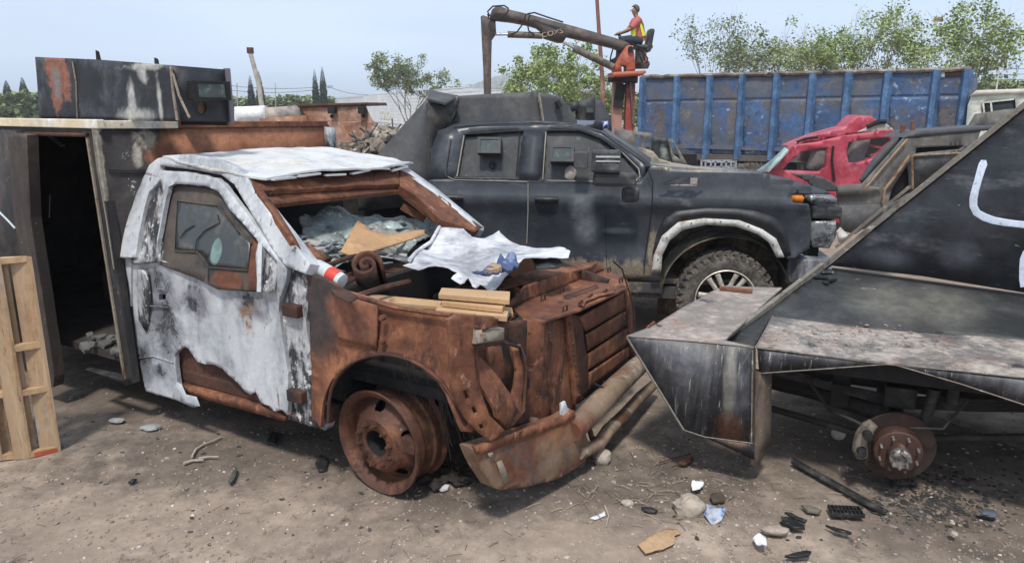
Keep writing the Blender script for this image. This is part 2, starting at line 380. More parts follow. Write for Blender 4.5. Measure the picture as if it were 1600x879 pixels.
# --- cab side ring: rear pillar, roof rail, windscreen pillar (opening cut for the door)
cabx = lambda u, v, pl=Y0: T.pt(u, v, pl)
sheet(T, 'rear_pillar', M_ash, [(185, 402), (198, 347), (212, 303), (226, 272), (250, 262), (250, 280), (232, 300), (222, 340), (211, 402)], TUM, truck, t=.09, g=.03, dent=.006, dscale=7)
sheet(T, 'rear_pillar', M_ash, [(181, 421), (185, 400), (211, 400), (206, 414), (204, 470), (208, 540), (196, 520), (186, 470)], Y0, truck, t=.09, g=.03, dent=.006, dscale=7)
sheet(T, 'roof_rail', M_ash, [(226, 272), (233, 258), (247, 247), (272, 242), (300, 241), (340, 247), (372, 262), (386, 277), (402, 306), (446, 362), (485, 412), (478, 428), (447, 416), (431, 397), (410, 362), (388, 325), (366, 288), (346, 273), (300, 264), (251, 258), (246, 276)], TUM, truck, t=.09, g=.03, dent=.005, dscale=8)
sheet(T, 'door_gap_shade', M_black, [(250, 257), (346, 272), (368, 290), (360, 300), (340, 282), (300, 272), (250, 268)], ((0, .035, 1.28), (0, 1, -.34)), truck, t=.02)  # black strip laid in as the shade of the gap above the door
sheet(T, 'pillar_lining', M_ashm, [(213, 300), (252, 270), (266, 290), (256, 330), (250, 408), (206, 412), (205, 380)], ((0, .025, 1.28), (0, 1, -.34)), truck, t=.03, g=.03, dent=.01, dscale=12)
# --- roof skin: domed, buckled front lip
def roof_warp(p):
    k = (p.y - .2) / 1.5; h = .022 * math.sin(max(0, min(1, k)) * math.pi) ** .7
    f = max(0, p.x + .95); return Vector((0, 0, h + .10 * (-.70 - p.x) - .012 * p.y - .03 * math.sin(p.y * 8) * f))
zr = 1.705
sheet3('roof', M_roof, [(-1.60, .17, zr), (-1.1, .13, zr), (-.78, .15, zr), (-.70, .20, zr), (-.66, .6, zr), (-.64, 1.0, zr), (-.66, 1.4, zr), (-.72, 1.58, zr), (-1.0, 1.68, zr), (-1.60, 1.66, zr)], (0, 0, 1), truck, t=.012, g=.05, dent=.012, dscale=5, warp=roof_warp, rag=.008)
mb = MB()
for k, y in enumerate([.3, .5, .72, .95, 1.15, 1.35]): mb.box((-.665, y, 1.695 + .008 * math.sin(k * 2) - .012 * y), (.03, .17, .012), Matrix.Rotation(.15 * math.sin(k * 3), 3, 'X'))
mb.build('roof_lip', M_roof, truck)
# --- windscreen surround of rusty armour: header, flange, near and far pillars
A1 = T.pt(386, 277, TUM); A2 = T.pt(485, 412, TUM)
hx = -.68
WS = ('3', (A1.x, A1.y, A1.z), (A2.x, A2.y, A2.z), (A1.x, A1.y + 1.4, A1.z))     # windscreen plane
sheet(T, 'windscreen_header', M_rust, [(392, 279), (440, 276), (520, 268), (622, 262), (624, 288), (560, 290), (430, 297), (400, 298)], WS, truck, t=.03, dent=.006, dscale=6)
sheet(T, 'windscreen_flange', M_rust, [(404, 298), (430, 295), (560, 289), (625, 286), (690, 338), (752, 358), (738, 362), (690, 350), (624, 298), (530, 308), (425, 319), (462, 372), (520, 402), (486, 412), (448, 366)],
      ('3', (A1.x - .03, A1.y, A1.z - .03), (A2.x - .03, A2.y, A2.z - .03), (A1.x - .03, A1.y + 1.4, A1.z - .03)), truck, t=.03)
sheet(T, 'far_windscreen_pillar', M_rust, [(623, 266), (640, 272), (700, 315), (754, 356), (740, 362), (688, 343), (650, 306), (625, 292)], WS, truck, t=.05, dent=.006, dscale=6)
sheet(T, 'pillar_trim', M_ash, [(620, 256), (632, 258), (680, 292), (756, 354), (756, 360), (748, 358), (676, 300), (626, 266), (618, 262)], WS, truck, t=-.015 if False else .06, outward=None, g=.03, rag=.004)
sheet(T, 'near_pillar_flange', M_rust, [(400, 297), (412, 298), (430, 322), (462, 372), (470, 388), (455, 376), (424, 330)], WS, truck, t=.03)
# --- cab interior shell (dark)
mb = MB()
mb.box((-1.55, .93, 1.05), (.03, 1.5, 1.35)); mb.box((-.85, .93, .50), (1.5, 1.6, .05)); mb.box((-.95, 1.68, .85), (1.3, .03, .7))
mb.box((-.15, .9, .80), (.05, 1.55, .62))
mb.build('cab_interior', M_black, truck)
mb = MB(); mb.box((-.38, .9, 1.06), (.50, 1.5, .10)); mb.build('dashboard', M_rustd, truck)
mb = MB(); a = cabx(640, 322, ('x', -1.0)); mb.bar(T.pt(628, 322, ('x', -.62)), T.pt(664, 342, ('x', -.50)), .05, .05); mb.build('interior_bar', M_rust, truck)
# --- door with window cut out, jagged skin
DOOR = [(203, 411), (206, 404), (250, 406), (251, 338), (256, 300), (246, 268), (251, 266), (300, 270), (340, 279), (357, 297), (387, 338), (431, 397), (448, 420), (446, 440), (437, 466), (434, 486), (441, 540), (449, 582), (449, 648), (441, 640), (428, 642), (420, 634), (406, 627), (399, 612), (391, 616), (382, 611), (370, 598), (358, 588), (347, 576), (335, 570), (320, 569), (306, 565), (300, 556), (293, 546), (287, 542), (278, 547), (272, 554), (274, 575), (277, 596), (282, 626), (255, 619), (229, 611), (217, 568), (208, 535), (204, 480)]
def tum_warp(p):
    return Vector((0, .34 * max(0, p.z - 1.28) + .010 * math.sin(max(0, min(1, (p.z - .4) / .88)) * math.pi), 0))
def dpt(u, v):
    p = T.pt(u, v, Y0)
    if p.z > 1.28: p = T.pt(u, v, TUM)
    return Vector((p.x, 0, p.z))
d = sheet3('door', M_ash, [dpt(u, v) for u, v in DOOR], (0, -1, 0), truck, t=.03, g=.028, dent=.006, dscale=6, warp=tum_warp, rag=.006,
          holes=[[dpt(u, v) for u, v in h] for h in [[(264, 292), (273, 287), (322, 291), (341, 300), (363, 332), (387, 359), (404, 378), (402, 448), (370, 450), (340, 445), (310, 427), (278, 412), (250, 406.5), (254, 338)],
                 [(411, 384), (433, 408), (425, 452), (412, 452)], [(213, 452), (222, 452), (222, 464), (213, 464)], [(246, 460), (257, 460), (257, 469), (246, 469)]]])
sheet(T, 'handle_recess', M_black, [(208, 446), (262, 455), (262, 475), (208, 470)], ('y', .05), d, t=.004)
sheet(T, 'door_seal', M_black, [(247, 283), (266, 284), (345, 294), (408, 374), (408, 456), (340, 452), (305, 434), (246, 412)], ((0, .05, 1.28), (0, 1, -.34)), d, t=.004)
sheet(T, 'window_armour', M_armw, [(254, 290), (270, 283), (325, 289), (343, 300), (366, 332), (406, 376), (405, 454), (340, 452), (305, 434), (250, 414)], ((0, .042, 1.28), (0, 1, -.34)), d, t=.006, dent=.003, dscale=9)
gl = sheet(T, 'armoured_glass', M_glassg, [(278, 315), (340, 323), (352, 340), (391, 380), (387, 421), (330, 415), (312, 393), (274, 389)], ((0, .034, 1.28), (0, 1, -.34)), d, t=.01, dent=.002)
mb = MB(); q = [T.pt(u, v, ((0, .030, 1.28), (0, 1, -.34))) for u, v in [(276, 313), (341, 321), (353, 340), (393, 380)]]
mb.tube(q, .005, 5); q = [T.pt(u, v, ((0, .030, 1.28), (0, 1, -.34))) for u, v in [(276, 313), (272, 391), (308, 393), (326, 417), (387, 422)]]; mb.tube(q, .005, 5); mb.build('glass_frame', M_armw, d)
mb = MB()
for pth in ([(305, 392), (307, 375), (320, 360), (335, 352), (343, 348), (340, 335)], [(281, 372), (290, 360), (303, 352)], [(318, 398), (326, 412), (325, 440)], [(352, 336), (365, 352), (374, 366)]):
    mb.tube([T.pt(u, v, ((0, .026, 1.28), (0, 1, -.34))) for u, v in pth], .0035, 5)
mb.build('glass_crack', M_black, d)
sheet(T, 'quarter_glass', M_ashm, [(408, 380), (436, 408), (427, 456), (409, 456)], ((0, .03, 1.28), (0, 1, -.34)), d, t=.01, dent=.01, dscale=20)
mb = MB(); mb.bar(T.pt(407, 380, ((0, -.005, 1.28), (0, 1, -.34))), T.pt(405, 456, ((0, -.005, 1.28), (0, 1, -.34))), .022, .02); mb.build('window_divider', M_ash, d)
sheet(T, 'door_inner_panel', M_rustd, [(262, 530), (290, 535), (420, 560), (444, 570), (446, 652), (400, 640), (285, 612), (272, 590)], ('y', .055), d, t=.02, dent=.006, dscale=6)
sheet(T, 'door_bottom_lip', M_rust, [(282, 600), (330, 612), (430, 640), (446, 652), (444, 658), (380, 640), (300, 618), (282, 610)], ('y', .02), d, t=.03)
sheet(T, 'torn_flap', M_ash, [(276, 596), (284, 600), (290, 616), (306, 620), (312, 634), (300, 636), (286, 628), (268, 622)], ('y', -.012), d, t=.003, dent=.012, dscale=16, rag=.006)
# dents/creases of the melted skin near the handle
mb = MB()
for pth in ([(222, 437), (228, 470), (232, 505)], [(246, 432), (244, 450), (258, 452), (262, 440)], [(216, 476), (262, 480)], [(214, 560), (240, 556), (270, 566)]):
    MB().tube([T.pt(u, v, ('y', -.002)) for u, v in pth], .005, 5).build('skin_crease', M_ash, d, smooth=60)
# --- hinge pillar and sill
hp = sheet(T, 'hinge_pillar', M_ashm, [(444, 415), (478, 428), (484, 470), (478, 500), (486, 560), (488, 610), (512, 664), (508, 672), (449, 655), (449, 560), (436, 480)], ('y', .035), truck, t=.06, g=.03, dent=.012, dscale=9)
for (u0, v0, u1, v1) in ((440, 474, 474, 495), (450, 608, 478, 628)):
    q = T.pt((u0 + u1) / 2, (v0 + v1) / 2, ('y', .01)); MB().box(q, (.12, .05, .07)).build('hinge', M_rustd, hp, bevel=.008)
MB().box((-.88, .12, .40), (1.45, .14, .10)).build('sill', M_rustd, truck, bevel=.02)
# --- front fender with wheel arch
def fw(p): return Vector((0, -.05 * math.exp(-((math.hypot(p.x - .38, p.z - .32) - .50) / .06) ** 2) + .03 * max(0, p.z - .9) / .3, 0))
fe = sheet(T, 'fender', M_fend, [(475, 428), (507, 439), (531, 455), (615, 480), (706, 492), (735, 495), (722, 520), (716, 560), (722, 600), (735, 640), (742, 672), (728, 668), (716, 640), (702, 612), (688, 594), (676, 584), (660, 572), (641, 562), (620, 556), (598, 553), (575, 556), (555, 563), (538, 575), (525, 590), (517, 608), (513, 628), (512, 662), (487, 657), (487, 573), (482, 500), (475, 456)], Y0, truck, t=.02, g=.03, dent=.006, dscale=5, warp=fw)
sheet(T, 'fender_patch_plate', M_fend, [(524, 456), (590, 478), (588, 545), (524, 528)], ('y', -.025), fe, t=.008, dent=.003)
mb = MB()
for (u, v) in ((598, 496), (598, 533)):
    q = T.pt(u, v, ('y', -.03)); MB().lathe([(0, -.02), (.012, -.02), (.016, -.012), (.016, .01)], Matrix.Translation(q), 8).build('bolt', M_rust, fe)
pass
# corner piece in front of the arch with slots
cp = sheet(T, 'headlight_corner', M_rust, [(700, 500), (715, 492), (775, 496), (780, 505), (745, 522), (741, 545), (746, 594), (764, 648), (790, 672), (768, 690), (748, 676), (728, 655), (712, 625), (704, 600)], ('3', (.90, 0, .5), (.90, 0, 1), (1.06, .35, .5)), truck, t=.02, g=.03, dent=.012, dscale=8,
           holes=[[(722, 610), (728, 608), (734, 622), (729, 627)], [(736, 636), (741, 633), (746, 644), (741, 648)], [(746, 662), (752, 660), (756, 668), (750, 670)]])
sheet(T, 'headlight_backing', M_rustd, [(738, 505), (822, 500), (826, 660), (793, 672), (760, 655), (740, 600)], ('3', (.80, .12, .5), (.80, .12, 1), (.90, .6, .5)), cp, t=.02, dent=.02, dscale=6)
sheet(T, 'headlight_bowl', M_rust, [(745, 572), (760, 560), (776, 590), (792, 630), (806, 646), (793, 668), (762, 648), (746, 600)], ('3', (.92, .12, .5), (.88, .12, .9), (.98, .6, .5)), cp, t=.02, g=.02, warp=lambda p: Vector((.05 * math.sin((p.z - .5) * 9), 0, 0)), dent=.01, dscale=9)
sheet(T, 'lamp_bracket', M_weld, [(743, 516), (788, 512), (788, 530), (743, 537)], ('3', (.95, .1, .5), (.93, .1, .9), (1.02, .6, .5)), cp, t=.03, dent=.006, dscale=12)
# --- armoured nose: side bevel, front panels, slatted grille, top plate, fin
P0 = T.pt(846, 503, ('x', .86)); NZ = P0.z
def npt(u, v, x=.86): return T.pt(u, v, ('x', x))
no = sheet(T, 'nose_side_panel', M_rust, [(817, 497), (846, 503), (862, 652), (835, 664), (815, 658)], ('3', tuple(P0), (P0.x, P0.y, P0.z - 1), (P0.x - .16, P0.y - .30, P0.z)), truck, t=.012, dent=.004)
sheet(T, 'nose_front_panel', M_rust, [(846, 503), (886, 497), (900, 640), (862, 654)], ('x', .86), truck, t=.012, dent=.003)
sheet(T, 'bolted_strip', M_rust, [(884, 494), (894, 490), (910, 625), (900, 632)], ('x', .885), truck, t=.02)
sheet(T, 'nose_front_backing', M_black, [(890, 492), (986, 452), (992, 560), (905, 630)], ('x', .80), truck, t=.01)
sheet(T, 'grille_side_strip', M_rustd, [(894, 492), (908, 494), (924, 610), (910, 622)], ('x', .865), truck, t=.02, dent=.008, dscale=14)
sl = [(905, 496, 979, 455), (916, 519, 979, 482), (919, 549, 982, 508), (921, 578, 984, 537), (922, 608, 986, 556)]
for k in range(4):
    a, b = sl[k], sl[k + 1]; gp = 4.2
    sheet(T, 'grille_slat', M_rust, [(a[0], a[1] + (gp if k else 0)), (a[2], a[3] + (gp * .8 if k else 0)), (b[2], b[3] - gp * .3), (b[0], b[1] - gp * .3)], ('x', .872), truck, t=.010, dent=.002)
sheet(T, 'grille_edge', M_rust, [(976, 455), (985, 449), (994, 556), (986, 560)], ('x', .876), truck, t=.03)
TOPW = NZ
sheet(T, 'nose_top_plate', M_rust, [(800, 480), (822, 470), (944, 420), (979, 436), (984, 448), (905, 484), (846, 503), (816, 497)], ('z', TOPW), truck, t=.012, dent=.003)
q0 = T.pt(795, 481, ('z', TOPW)); q1 = T.pt(944, 422, ('z', TOPW))
FIN = ('3', tuple(q0), tuple(q1), (q0.x, q0.y, q0.z + 1))
sheet(T, 'nose_fin', M_rust, [(793, 478), (822, 446), (938, 409), (944, 421), (822, 472), (797, 483)], FIN, truck, t=.015, dent=.003)
mb = MB()
for (u, v) in ((846, 471), (876, 459), (928, 438), (950, 426), (880, 488), (920, 470), (944, 462), (968, 443), (905, 480)):
    q = T.pt(u, v, ('z', TOPW)); a = rnd.uniform(-.3, .3)
    MB().tube([q, q + Vector((0, 0, .03)), q + Vector((.02 * a, .045, .035)), q + Vector((0, .05, 0))], .006, 6).build('nose_bracket', M_rustd, truck)
sheet(T, 'top_slot', M_rustd, [(880, 462), (932, 444), (936, 449), (886, 468)], ('z', TOPW + .004), truck, t=.003)
sheet(T, 'bent_strip', M_rust, [(905, 474), (918, 462), (940, 455), (962, 452), (960, 457), (938, 461), (916, 470), (912, 478)], ('z', TOPW + .02), truck, t=.006, dent=.006, dscale=14)
mb = MB(); mb.tube([T.pt(u, v, ('x', .95)) for u, v in ((958, 408), (972, 420), (983, 455), (990, 480), (992, 510))], .006, 6); mb.build('hanging_wire', M_rustd, truck)
# far fender, engine bay floor and cowl so the bay reads as a dark hollow
sheet3('far_fender', M_rustd, [(-.05, 1.72, .5), (.75, 1.72, .5), (.80, 1.72, .98), (.2, 1.72, 1.12), (-.1, 1.72, 1.2)], (0, 1, 0), truck, t=.03, dent=.01)
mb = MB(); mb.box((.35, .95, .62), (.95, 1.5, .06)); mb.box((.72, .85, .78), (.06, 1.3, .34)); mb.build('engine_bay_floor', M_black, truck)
mb = MB(); mb.box((.25, .85, .80), (.42, .5, .26)); mb.box((.2, .9, .94), (.3, .3, .10)); mb.tube([(.05, .5, .95), (.2, .45, 1.0), (.4, .5, .98), (.55, .6, .9)], .03, 8); mb.tube([(-.05, 1.2, .95), (.2, 1.3, 1.02), (.5, 1.25, .95)], .025, 8)
mb.build('engine', M_rustd, truck, bevel=.02)
mb = MB(); mb.tube([T.pt(u, v, ('z', 1.12)) for u, v in ((560, 462), (600, 449), (640, 440))], .018, 6); mb.build('bent_channel', M_rustd, truck)
sheet(T, 'bay_edge_plate', M_rust, [(776, 440), (860, 415), (935, 408), (925, 416), (860, 432), (780, 452)], ('z', TOPW + .08), truck, t=.01, dent=.01, dscale=9)
sheet(T, 'cowl_scrap', M_rustd, [(512, 442), (540, 450), (560, 462), (545, 470), (520, 458)], ('z', 1.2), truck, t=.006, dent=.02, dscale=18, rag=.01)
# --- bumper: big near end, two tubes, hanging
bq = lambda u, v, x: T.pt(u, v, ('x', x))
def bw(p):
    k = (p.y - .4) / .5; return Vector((.015 * (1 - k * k) + .012 * math.sin((p.z) * 9), 0, 0))
BPL = ('3', (.88, -.06, .5), (.88, -.06, 1), (1.03, .80, .5))
bu = sheet(T, 'bumper', mat('bumper_scorched', (.27, .195, .13), .75, .2, [dict(c=RUST, s=3, t=.50, w=.14), dict(c=(.34, .13, .05), s=3, blobs=[(1.1, .62, .45, .16, .3, .2)], k=1.4, w=.3, o=.5), dict(c=(.10, .09, .08), s=5, t=.58, w=.1, st=(1, 1, .5)), dict(c=(.45, .40, .33), s=12, t=.68, w=.03)], bump=.5, bscale=35),
    [(740, 702), (768, 693), (820, 675), (881, 654), (897, 645), (908, 655), (918, 700), (912, 722), (895, 732), (862, 747), (820, 757), (776, 764), (766, 760), (752, 735)], BPL, truck, t=.09, g=.03, warp=bw, dent=.006, dscale=6)
M_tube = mat('scorched_tube', (.26, .185, .125), .75, .1, [dict(c=RUST, s=4, t=.56, w=.12), dict(c=(.40, .35, .28), s=6, t=.6, w=.08), dict(c=SOOT, s=16, t=.7, w=.03)], bump=.35)
mb = MB(); mb.tube([bq(894, 674, 1.03), bq(925, 642, 1.04), bq(960, 606, 1.03), bq(992, 576, 1.0), bq(1010, 560, .97)], [.06, .070, .070, .068, .06], 14); mb.build('bumper_tube', M_tube, bu, smooth=50)
mb = MB(); mb.tube([bq(905, 708, 1.04), bq(935, 694, 1.05), bq(950, 672, 1.05), bq(975, 648, 1.04), bq(1002, 618, 1.01), bq(1022, 600, .98)], [.035, .040, .042, .040, .040, .036], 12); mb.build('bumper_tube', M_tube, bu, smooth=50)
mb = MB(); mb.tube([bq(918, 660, .98), bq(925, 684, 1.0), bq(945, 690, 1.02), bq(950, 680, 1.0)], .018, 8); mb.build('tow_hook', M_rustd, bu, smooth=50)
mb = MB()
for (u, v) in ((944, 598), (949, 612), (957, 594), (962, 603), (975, 582), (990, 582)): MB().lathe([(0, -.067), (.006, -.067), (.006, 0)], Matrix.Translation(bq(u, v + 8, 1.03)) @ Matrix.Rotation(R(-60), 4, 'Z') @ Matrix.Rotation(R(-25), 4, 'X'), 6).build('tube_hole', M_black, bu)
sheet(T, 'bracket_rag', M_ash, [(878, 630), (884, 626), (886, 636), (896, 642), (888, 652), (878, 648)], ('x', 1.01), bu, t=.01, dent=.01, dscale=30)
MB().box(bq(886, 652, .97), (.05, .07, .04)).build('bumper_mount', M_tube, bu, bevel=.01); MB().box(bq(832, 664, .86), (.05, .06, .08)).build('bumper_mount', M_tube, bu, bevel=.01)
# --- chassis rails, springs, axle
mb = MB(); mb.box((-.5, .48, .42), (2.3, .08, .16)); mb.box((-.5, 1.4, .42), (2.3, .08, .16)); mb.bar((.36, .1, .33), (.36, 1.7, .33), .09, .09); mb.box((.36, .42, .38), (.9, .07, .04)); mb.box((.72, .95, .42), (.08, 1.1, .12)); mb.build('chassis', M_rustd, truck, bevel=.01)
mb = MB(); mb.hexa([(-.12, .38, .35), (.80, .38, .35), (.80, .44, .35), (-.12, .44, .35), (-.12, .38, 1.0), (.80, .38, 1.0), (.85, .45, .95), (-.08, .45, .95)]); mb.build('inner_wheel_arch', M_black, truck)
mb = MB(); rr = random.Random(5); M_tanwire = mat('scorched_wire', (.06, .045, .038), .8)
for k in range(60):
    a = Vector((.42 + rr.uniform(-.25, .3), .20 + rr.uniform(0, .12), .72 + rr.uniform(-.1, .08))); b_ = a + Vector((rr.uniform(-.15, .2), rr.uniform(-.04, .1), -rr.uniform(.15, .5)))
    mb.tube([a, a.lerp(b_, .5) + Vector((rr.uniform(-.05, .05), 0, 0)), b_], .0022, 4, False)
mb.build('burnt_wire_strands', M_tanwire, truck)['kind'] = 'stuff'
# charred lump by the wheel
lump = None
for k in range(7):
    q = T.pt(650 + 14 * k, 738 + 6 * (k % 3), ('z', .03)); o_ = blob_rock('charred_lump', M_charl if k else (globals().__setitem__('M_charl', mat('charred_rubber', (.028, .022, .02), .9, 0, [dict(c=(.10, .05, .035), s=14, t=.58, w=.08)], bump=.8)) or M_charl), q, (.07, .05, .035), truck, 60 + k, amp=.9)
# --- bare steel wheel
wc = T.pt(588, 688, ('y', .09)); print('wheel c', wc)
WM = Matrix.Translation((wc.x, .09, .300)) @ Matrix.Rotation(R(-4), 4, 'Z') @ Matrix.Rotation(R(2), 4, 'X')
M_wheel = mat('rusted_wheel', (.105, .046, .030), .68, .3, [dict(c=(.20, .085, .045), s=6, t=.55, w=.1), dict(c=(.05, .024, .018), s=7, t=.57, w=.08), dict(c=(.36, .30, .25), s=26, t=.68, w=.03)], bump=.4, bscale=50)
mb = MB()
mb.lathe([(.300, .0), (.304, .012), (.295, .02), (.272, .03), (.262, .05), (.276, .08), (.272, .10), (.264, .11), (.266, .17), (.280, .18), (.282, .23), (.297, .245), (.300, .25), (.290, .25), (.262, .235), (.250, .19), (.236, .17), (.236, .12), (.25, .10), (.252, .05), (.262, .025), (.288, .008)], WM, 56, close=True)
wh = mb.build('wheel_rim', M_wheel, truck, smooth=40)
# disc with hand holes: built as polar grid with holes cut
def disc():
    V = []; Fc = []; NS = 180
    prof = [(.075, -.002), (.10, -.010), (.145, -.012), (.158, .0), (.175, .022), (.195, .045), (.212, .062), (.228, .078), (.240, .088), (.262, .09)]
    pf_ = []
    for a, b in zip(prof, prof[1:]): pf_ += [(a[0] + (b[0] - a[0]) * k / 3, a[1] + (b[1] - a[1]) * k / 3) for k in range(3)]
    prof = pf_ + [prof[-1]]
    for (r_, y) in prof:
        for k in range(NS): t = 2 * math.pi * k / NS; V.append(WM @ Vector((r_ * math.cos(t), y, r_ * math.sin(t))))
    for i in range(len(prof) - 1):
        for k in range(NS):
            t = (k + .5) / NS * 2 * math.pi; rm = (prof[i][0] + prof[i + 1][0]) / 2
            hole = False
            for h in range(5):
                dt = (t - (.35 + h * 2 * math.pi / 5) + math.pi) % (2 * math.pi) - math.pi
                if (dt * rm / .036) ** 2 + ((rm - .205) / .026) ** 2 < 1: hole = True
            if not hole: k2 = (k + 1) % NS; Fc.append([i * NS + k, i * NS + k2, (i + 1) * NS + k2, (i + 1) * NS + k])
    m = MB(); m.add(V, Fc); o = m.build('wheel_disc', M_wheel, wh, smooth=40); s = o.modifiers.new('thick', 'SOLIDIFY'); s.thickness = .008; s.offset = 1; return o
disc()
mb = MB(); mb.lathe([(.235, .20), (0.0, .20)], WM, 24); mb.lathe([(.078, -.004), (.072, .05), (.07, .16), (0, .16)], WM, 24); mb.build('hub_bore', M_black, wh)
for k in range(10):
    t = 2 * math.pi * (k + .3) / 10; m2 = WM @ Matrix.Translation((.118 * math.cos(t), -.012, .118 * math.sin(t)))
    mb = MB(); mb.lathe([(.0, -.034), (.008, -.034), (.009, -.018), (.016, -.018), (.017, 0)], m2, 6); mb.build('lug_nut', M_wheel, wh)
# scalloped bore edge
mb = MB()
for k in range(0):
    t = 2 * math.pi * k / 12; mb.box(WM @ Vector((.074 * math.cos(t), -.002, .074 * math.sin(t))), (.008, .008, .012), (WM.to_3x3() @ Matrix.Rotation(-t, 3, 'Y')))

# ------------------------------------------------------------------ armoured box body behind the cab
BX = -1.86
cb = T.pt(205, 598, ('x', BX)); ct = T.pt(150, 194, ('x', BX)); ys = (cb.y + ct.y) / 2; print('box corner', cb, ct)
BY = ys; BS = ('y', BY); BT = 1.98
def bb(u, v, pl=None, r=.1, ry=None, rz=None): q = T.pt(u, v, pl or BS); return (q.x, q.y, q.z, r, ry or r, rz or r)
BFp = ('x', BX)
M_box = mat('burnt_black_armour', (.022, .019, .020), .75, .1, [
    dict(c=(.065, .055, .055), s=3, t=.57, w=.14), dict(c=(.20, .075, .038), s=2.5, blobs=[bb(380, 230, BFp, .3, .75, .25), bb(480, 220, BFp, .3, .6, .3), bb(290, 245, BFp, .3, .22, .2)], k=.9, w=.08, h=.3),
    dict(c=(.36, .16, .085), s=5, blobs=[bb(330, 215, BFp, .3, .35, .08), bb(440, 210, BFp, .3, .35, .1)], k=2, w=.4, o=.7),
    dict(c=(.42, .38, .31), s=6, blobs=[bb(232, 215, BFp, .1, .07, .07), bb(214, 240, BFp, .1, .03, .06), bb(160, 270, BFp, .1, .02, .35)], k=4, w=.5, o=.7, dist=1.5),
    dict(c=(.5, .5, .5), s=60, blobs=[bb(195, 243, BFp, .1, .09, .08), bb(205, 290, BFp, .1, .08, .12)], k=5, t=1.25, w=.1)], bump=.3, bscale=40)
M_boxs = mat('scorched_armour_side', (.018, .017, .019), .7, .05, [dict(c=(.075, .065, .06), s=3, t=.55, w=.14, st=(1, 1, .5)), dict(c=(.20, .18, .15), s=16, t=.67, w=.04), dict(c=RUSTD, s=4, t=.62, w=.07)], bump=.3)
M_shelf0 = mat('scorched_brown_leaf', (.050, .038, .033), .7, .1, [dict(c=(.10, .075, .06), s=4, t=.55, w=.12, st=(2, 2, .4)), dict(c=(.2, .18, .16), s=20, t=.68, w=.04)], bump=.3)
# side wall with doorway
bs = sheet3('box_side_wall', M_boxs, [T.pt(u, v, BS) for u, v in [(150, 194), (208, 598), (200, 602)]] + [Vector((BX - 3.2, BY, .40)), Vector((BX - 3.2, BY, BT - .01))], (0, -1, 0), truck, t=.05, holes=[[T.pt(u, v, BS) for u, v in [(30, 209), (133, 213), (192, 590), (84, 566)]]])
sheet(T, 'door_frame_strip', M_weld, [(133, 212), (135.5, 212), (194.5, 592), (192, 592)], ('y', BY - .012), bs, t=.02)
sheet(T, 'door_lintel', M_rustd, [(38, 206), (134, 208), (134, 214), (38, 212)], ('y', BY - .02), bs, t=.03)
# open door leaf, seen edge on
lf = MB(); a = T.pt(22, 212, ('y', BY - .18)); b_ = T.pt(100, 590, ('y', BY - .18))
sheet(T, 'door_leaf', M_shelf0, [(11, 213), (24, 208), (42, 211), (48, 340), (86, 588), (84, 604), (60, 600), (38, 440), (22, 340)], ('y', BY - .10), truck, t=.07, dent=.003)
# front wall
bf = sheet(T, 'box_front_wall', M_box, [(150, 194), (240, 192), (340, 190), (480, 190), (512, 198), (524, 202), (524, 600), (208, 598)], BFp, truck, t=.05)
sheet(T, 'front_corner_strip', M_ashm, [(508, 198), (524, 200), (528, 240), (512, 240)], ('x', BX + .02), bf, t=.03)
mb = MB(); mb.tube([T.pt(u, v, ('x', BX + .006)) for u, v in ((168, 265), (200, 267), (232, 265))], .004, 4); mb.build('panel_seam', M_black, bf)
mb = MB(); mb.tube([T.pt(u, v, ('x', BX + .008)) for u, v in ((144, 200), (152, 260), (166, 340), (178, 420))], .005, 6); mb.build('corner_weld', M_weld, bf)
mb = MB()
for k in range(2): MB().bar(T.pt(534 + 8 * k, 222, ('x', BX)), T.pt(537 + 8 * k, 240, ('x', BX)), .02, .02).build('stub_bar', M_weld, bf)
# interior (dark), shelf, floor with ash
mb = MB(); mb.box((BX - 1.6, BY + 1.95, 1.15), (3.2, .04, 1.6)); mb.box((BX - 3.2, BY + 1, 1.15), (.04, 1.95, 1.6)); mb.box((BX - 1.6, BY + 1.0, .42), (3.15, 1.85, .05)); mb.build('box_interior', mat('smoked_interior', (.075, .060, .052), .9, 0, [dict(c=(.03, .025, .022), s=3, t=.5, w=.15)], bump=.3), truck)
M_shelf = mat('charred_shelf', (.10, .075, .062), .8, 0, [dict(c=(.16, .13, .11), s=8, t=.6, w=.08)], bump=.4)
mb = MB(); mb.box((BX - .55, BY + .75, 1.18), (.9, .5, .03)); mb.box((BX - 1.0, BY + 1.2, .9), (.05, .05, 1.0)); mb.box((BX - .9, BY + 1.0, .62), (1.3, .45, .25)); mb.bar((BX - 1.4, BY + .9, 1.45), (BX - .3, BY + 1.1, 1.5), .04); mb.box((BX - .55, BY + .75, 1.26), (.9, .05, .05)); mb.box((BX - .6, BY + .55, 1.12), (.9, .05, .05)); mb.box((BX - .4, BY + .7, .75), (.5, .5, .03)); mb.build('shelf', M_shelf, truck)
rr = random.Random(3); mb = MB()
for k in range(16): c = T.pt(rr.uniform(108, 182), rr.uniform(530, 556), ('z', .47)); mb.box(c + Vector((0, .1, 0)), (rr.uniform(.03, .1), rr.uniform(.03, .08), rr.uniform(.02, .05)), Matrix.Rotation(rr.random() * 3, 3, 'Z') @ Matrix.Rotation(rr.uniform(-.5, .5), 3, 'X'))
mb.build('ash_rubble', mat('ash_rubble', (.13, .125, .12), .9), truck, bevel=.006)['kind'] = 'stuff'
mb = MB(); mb.tube([T.pt(77, 340, ('y', BY + .4)), T.pt(78, 305, ('y', BY + .4))], .004, 5); mb.bar(T.pt(78, 212, ('y', BY + .3)), T.pt(98, 228, ('y', BY + .3)), .03, .01); mb.build('hanging_strap', M_ash, truck)
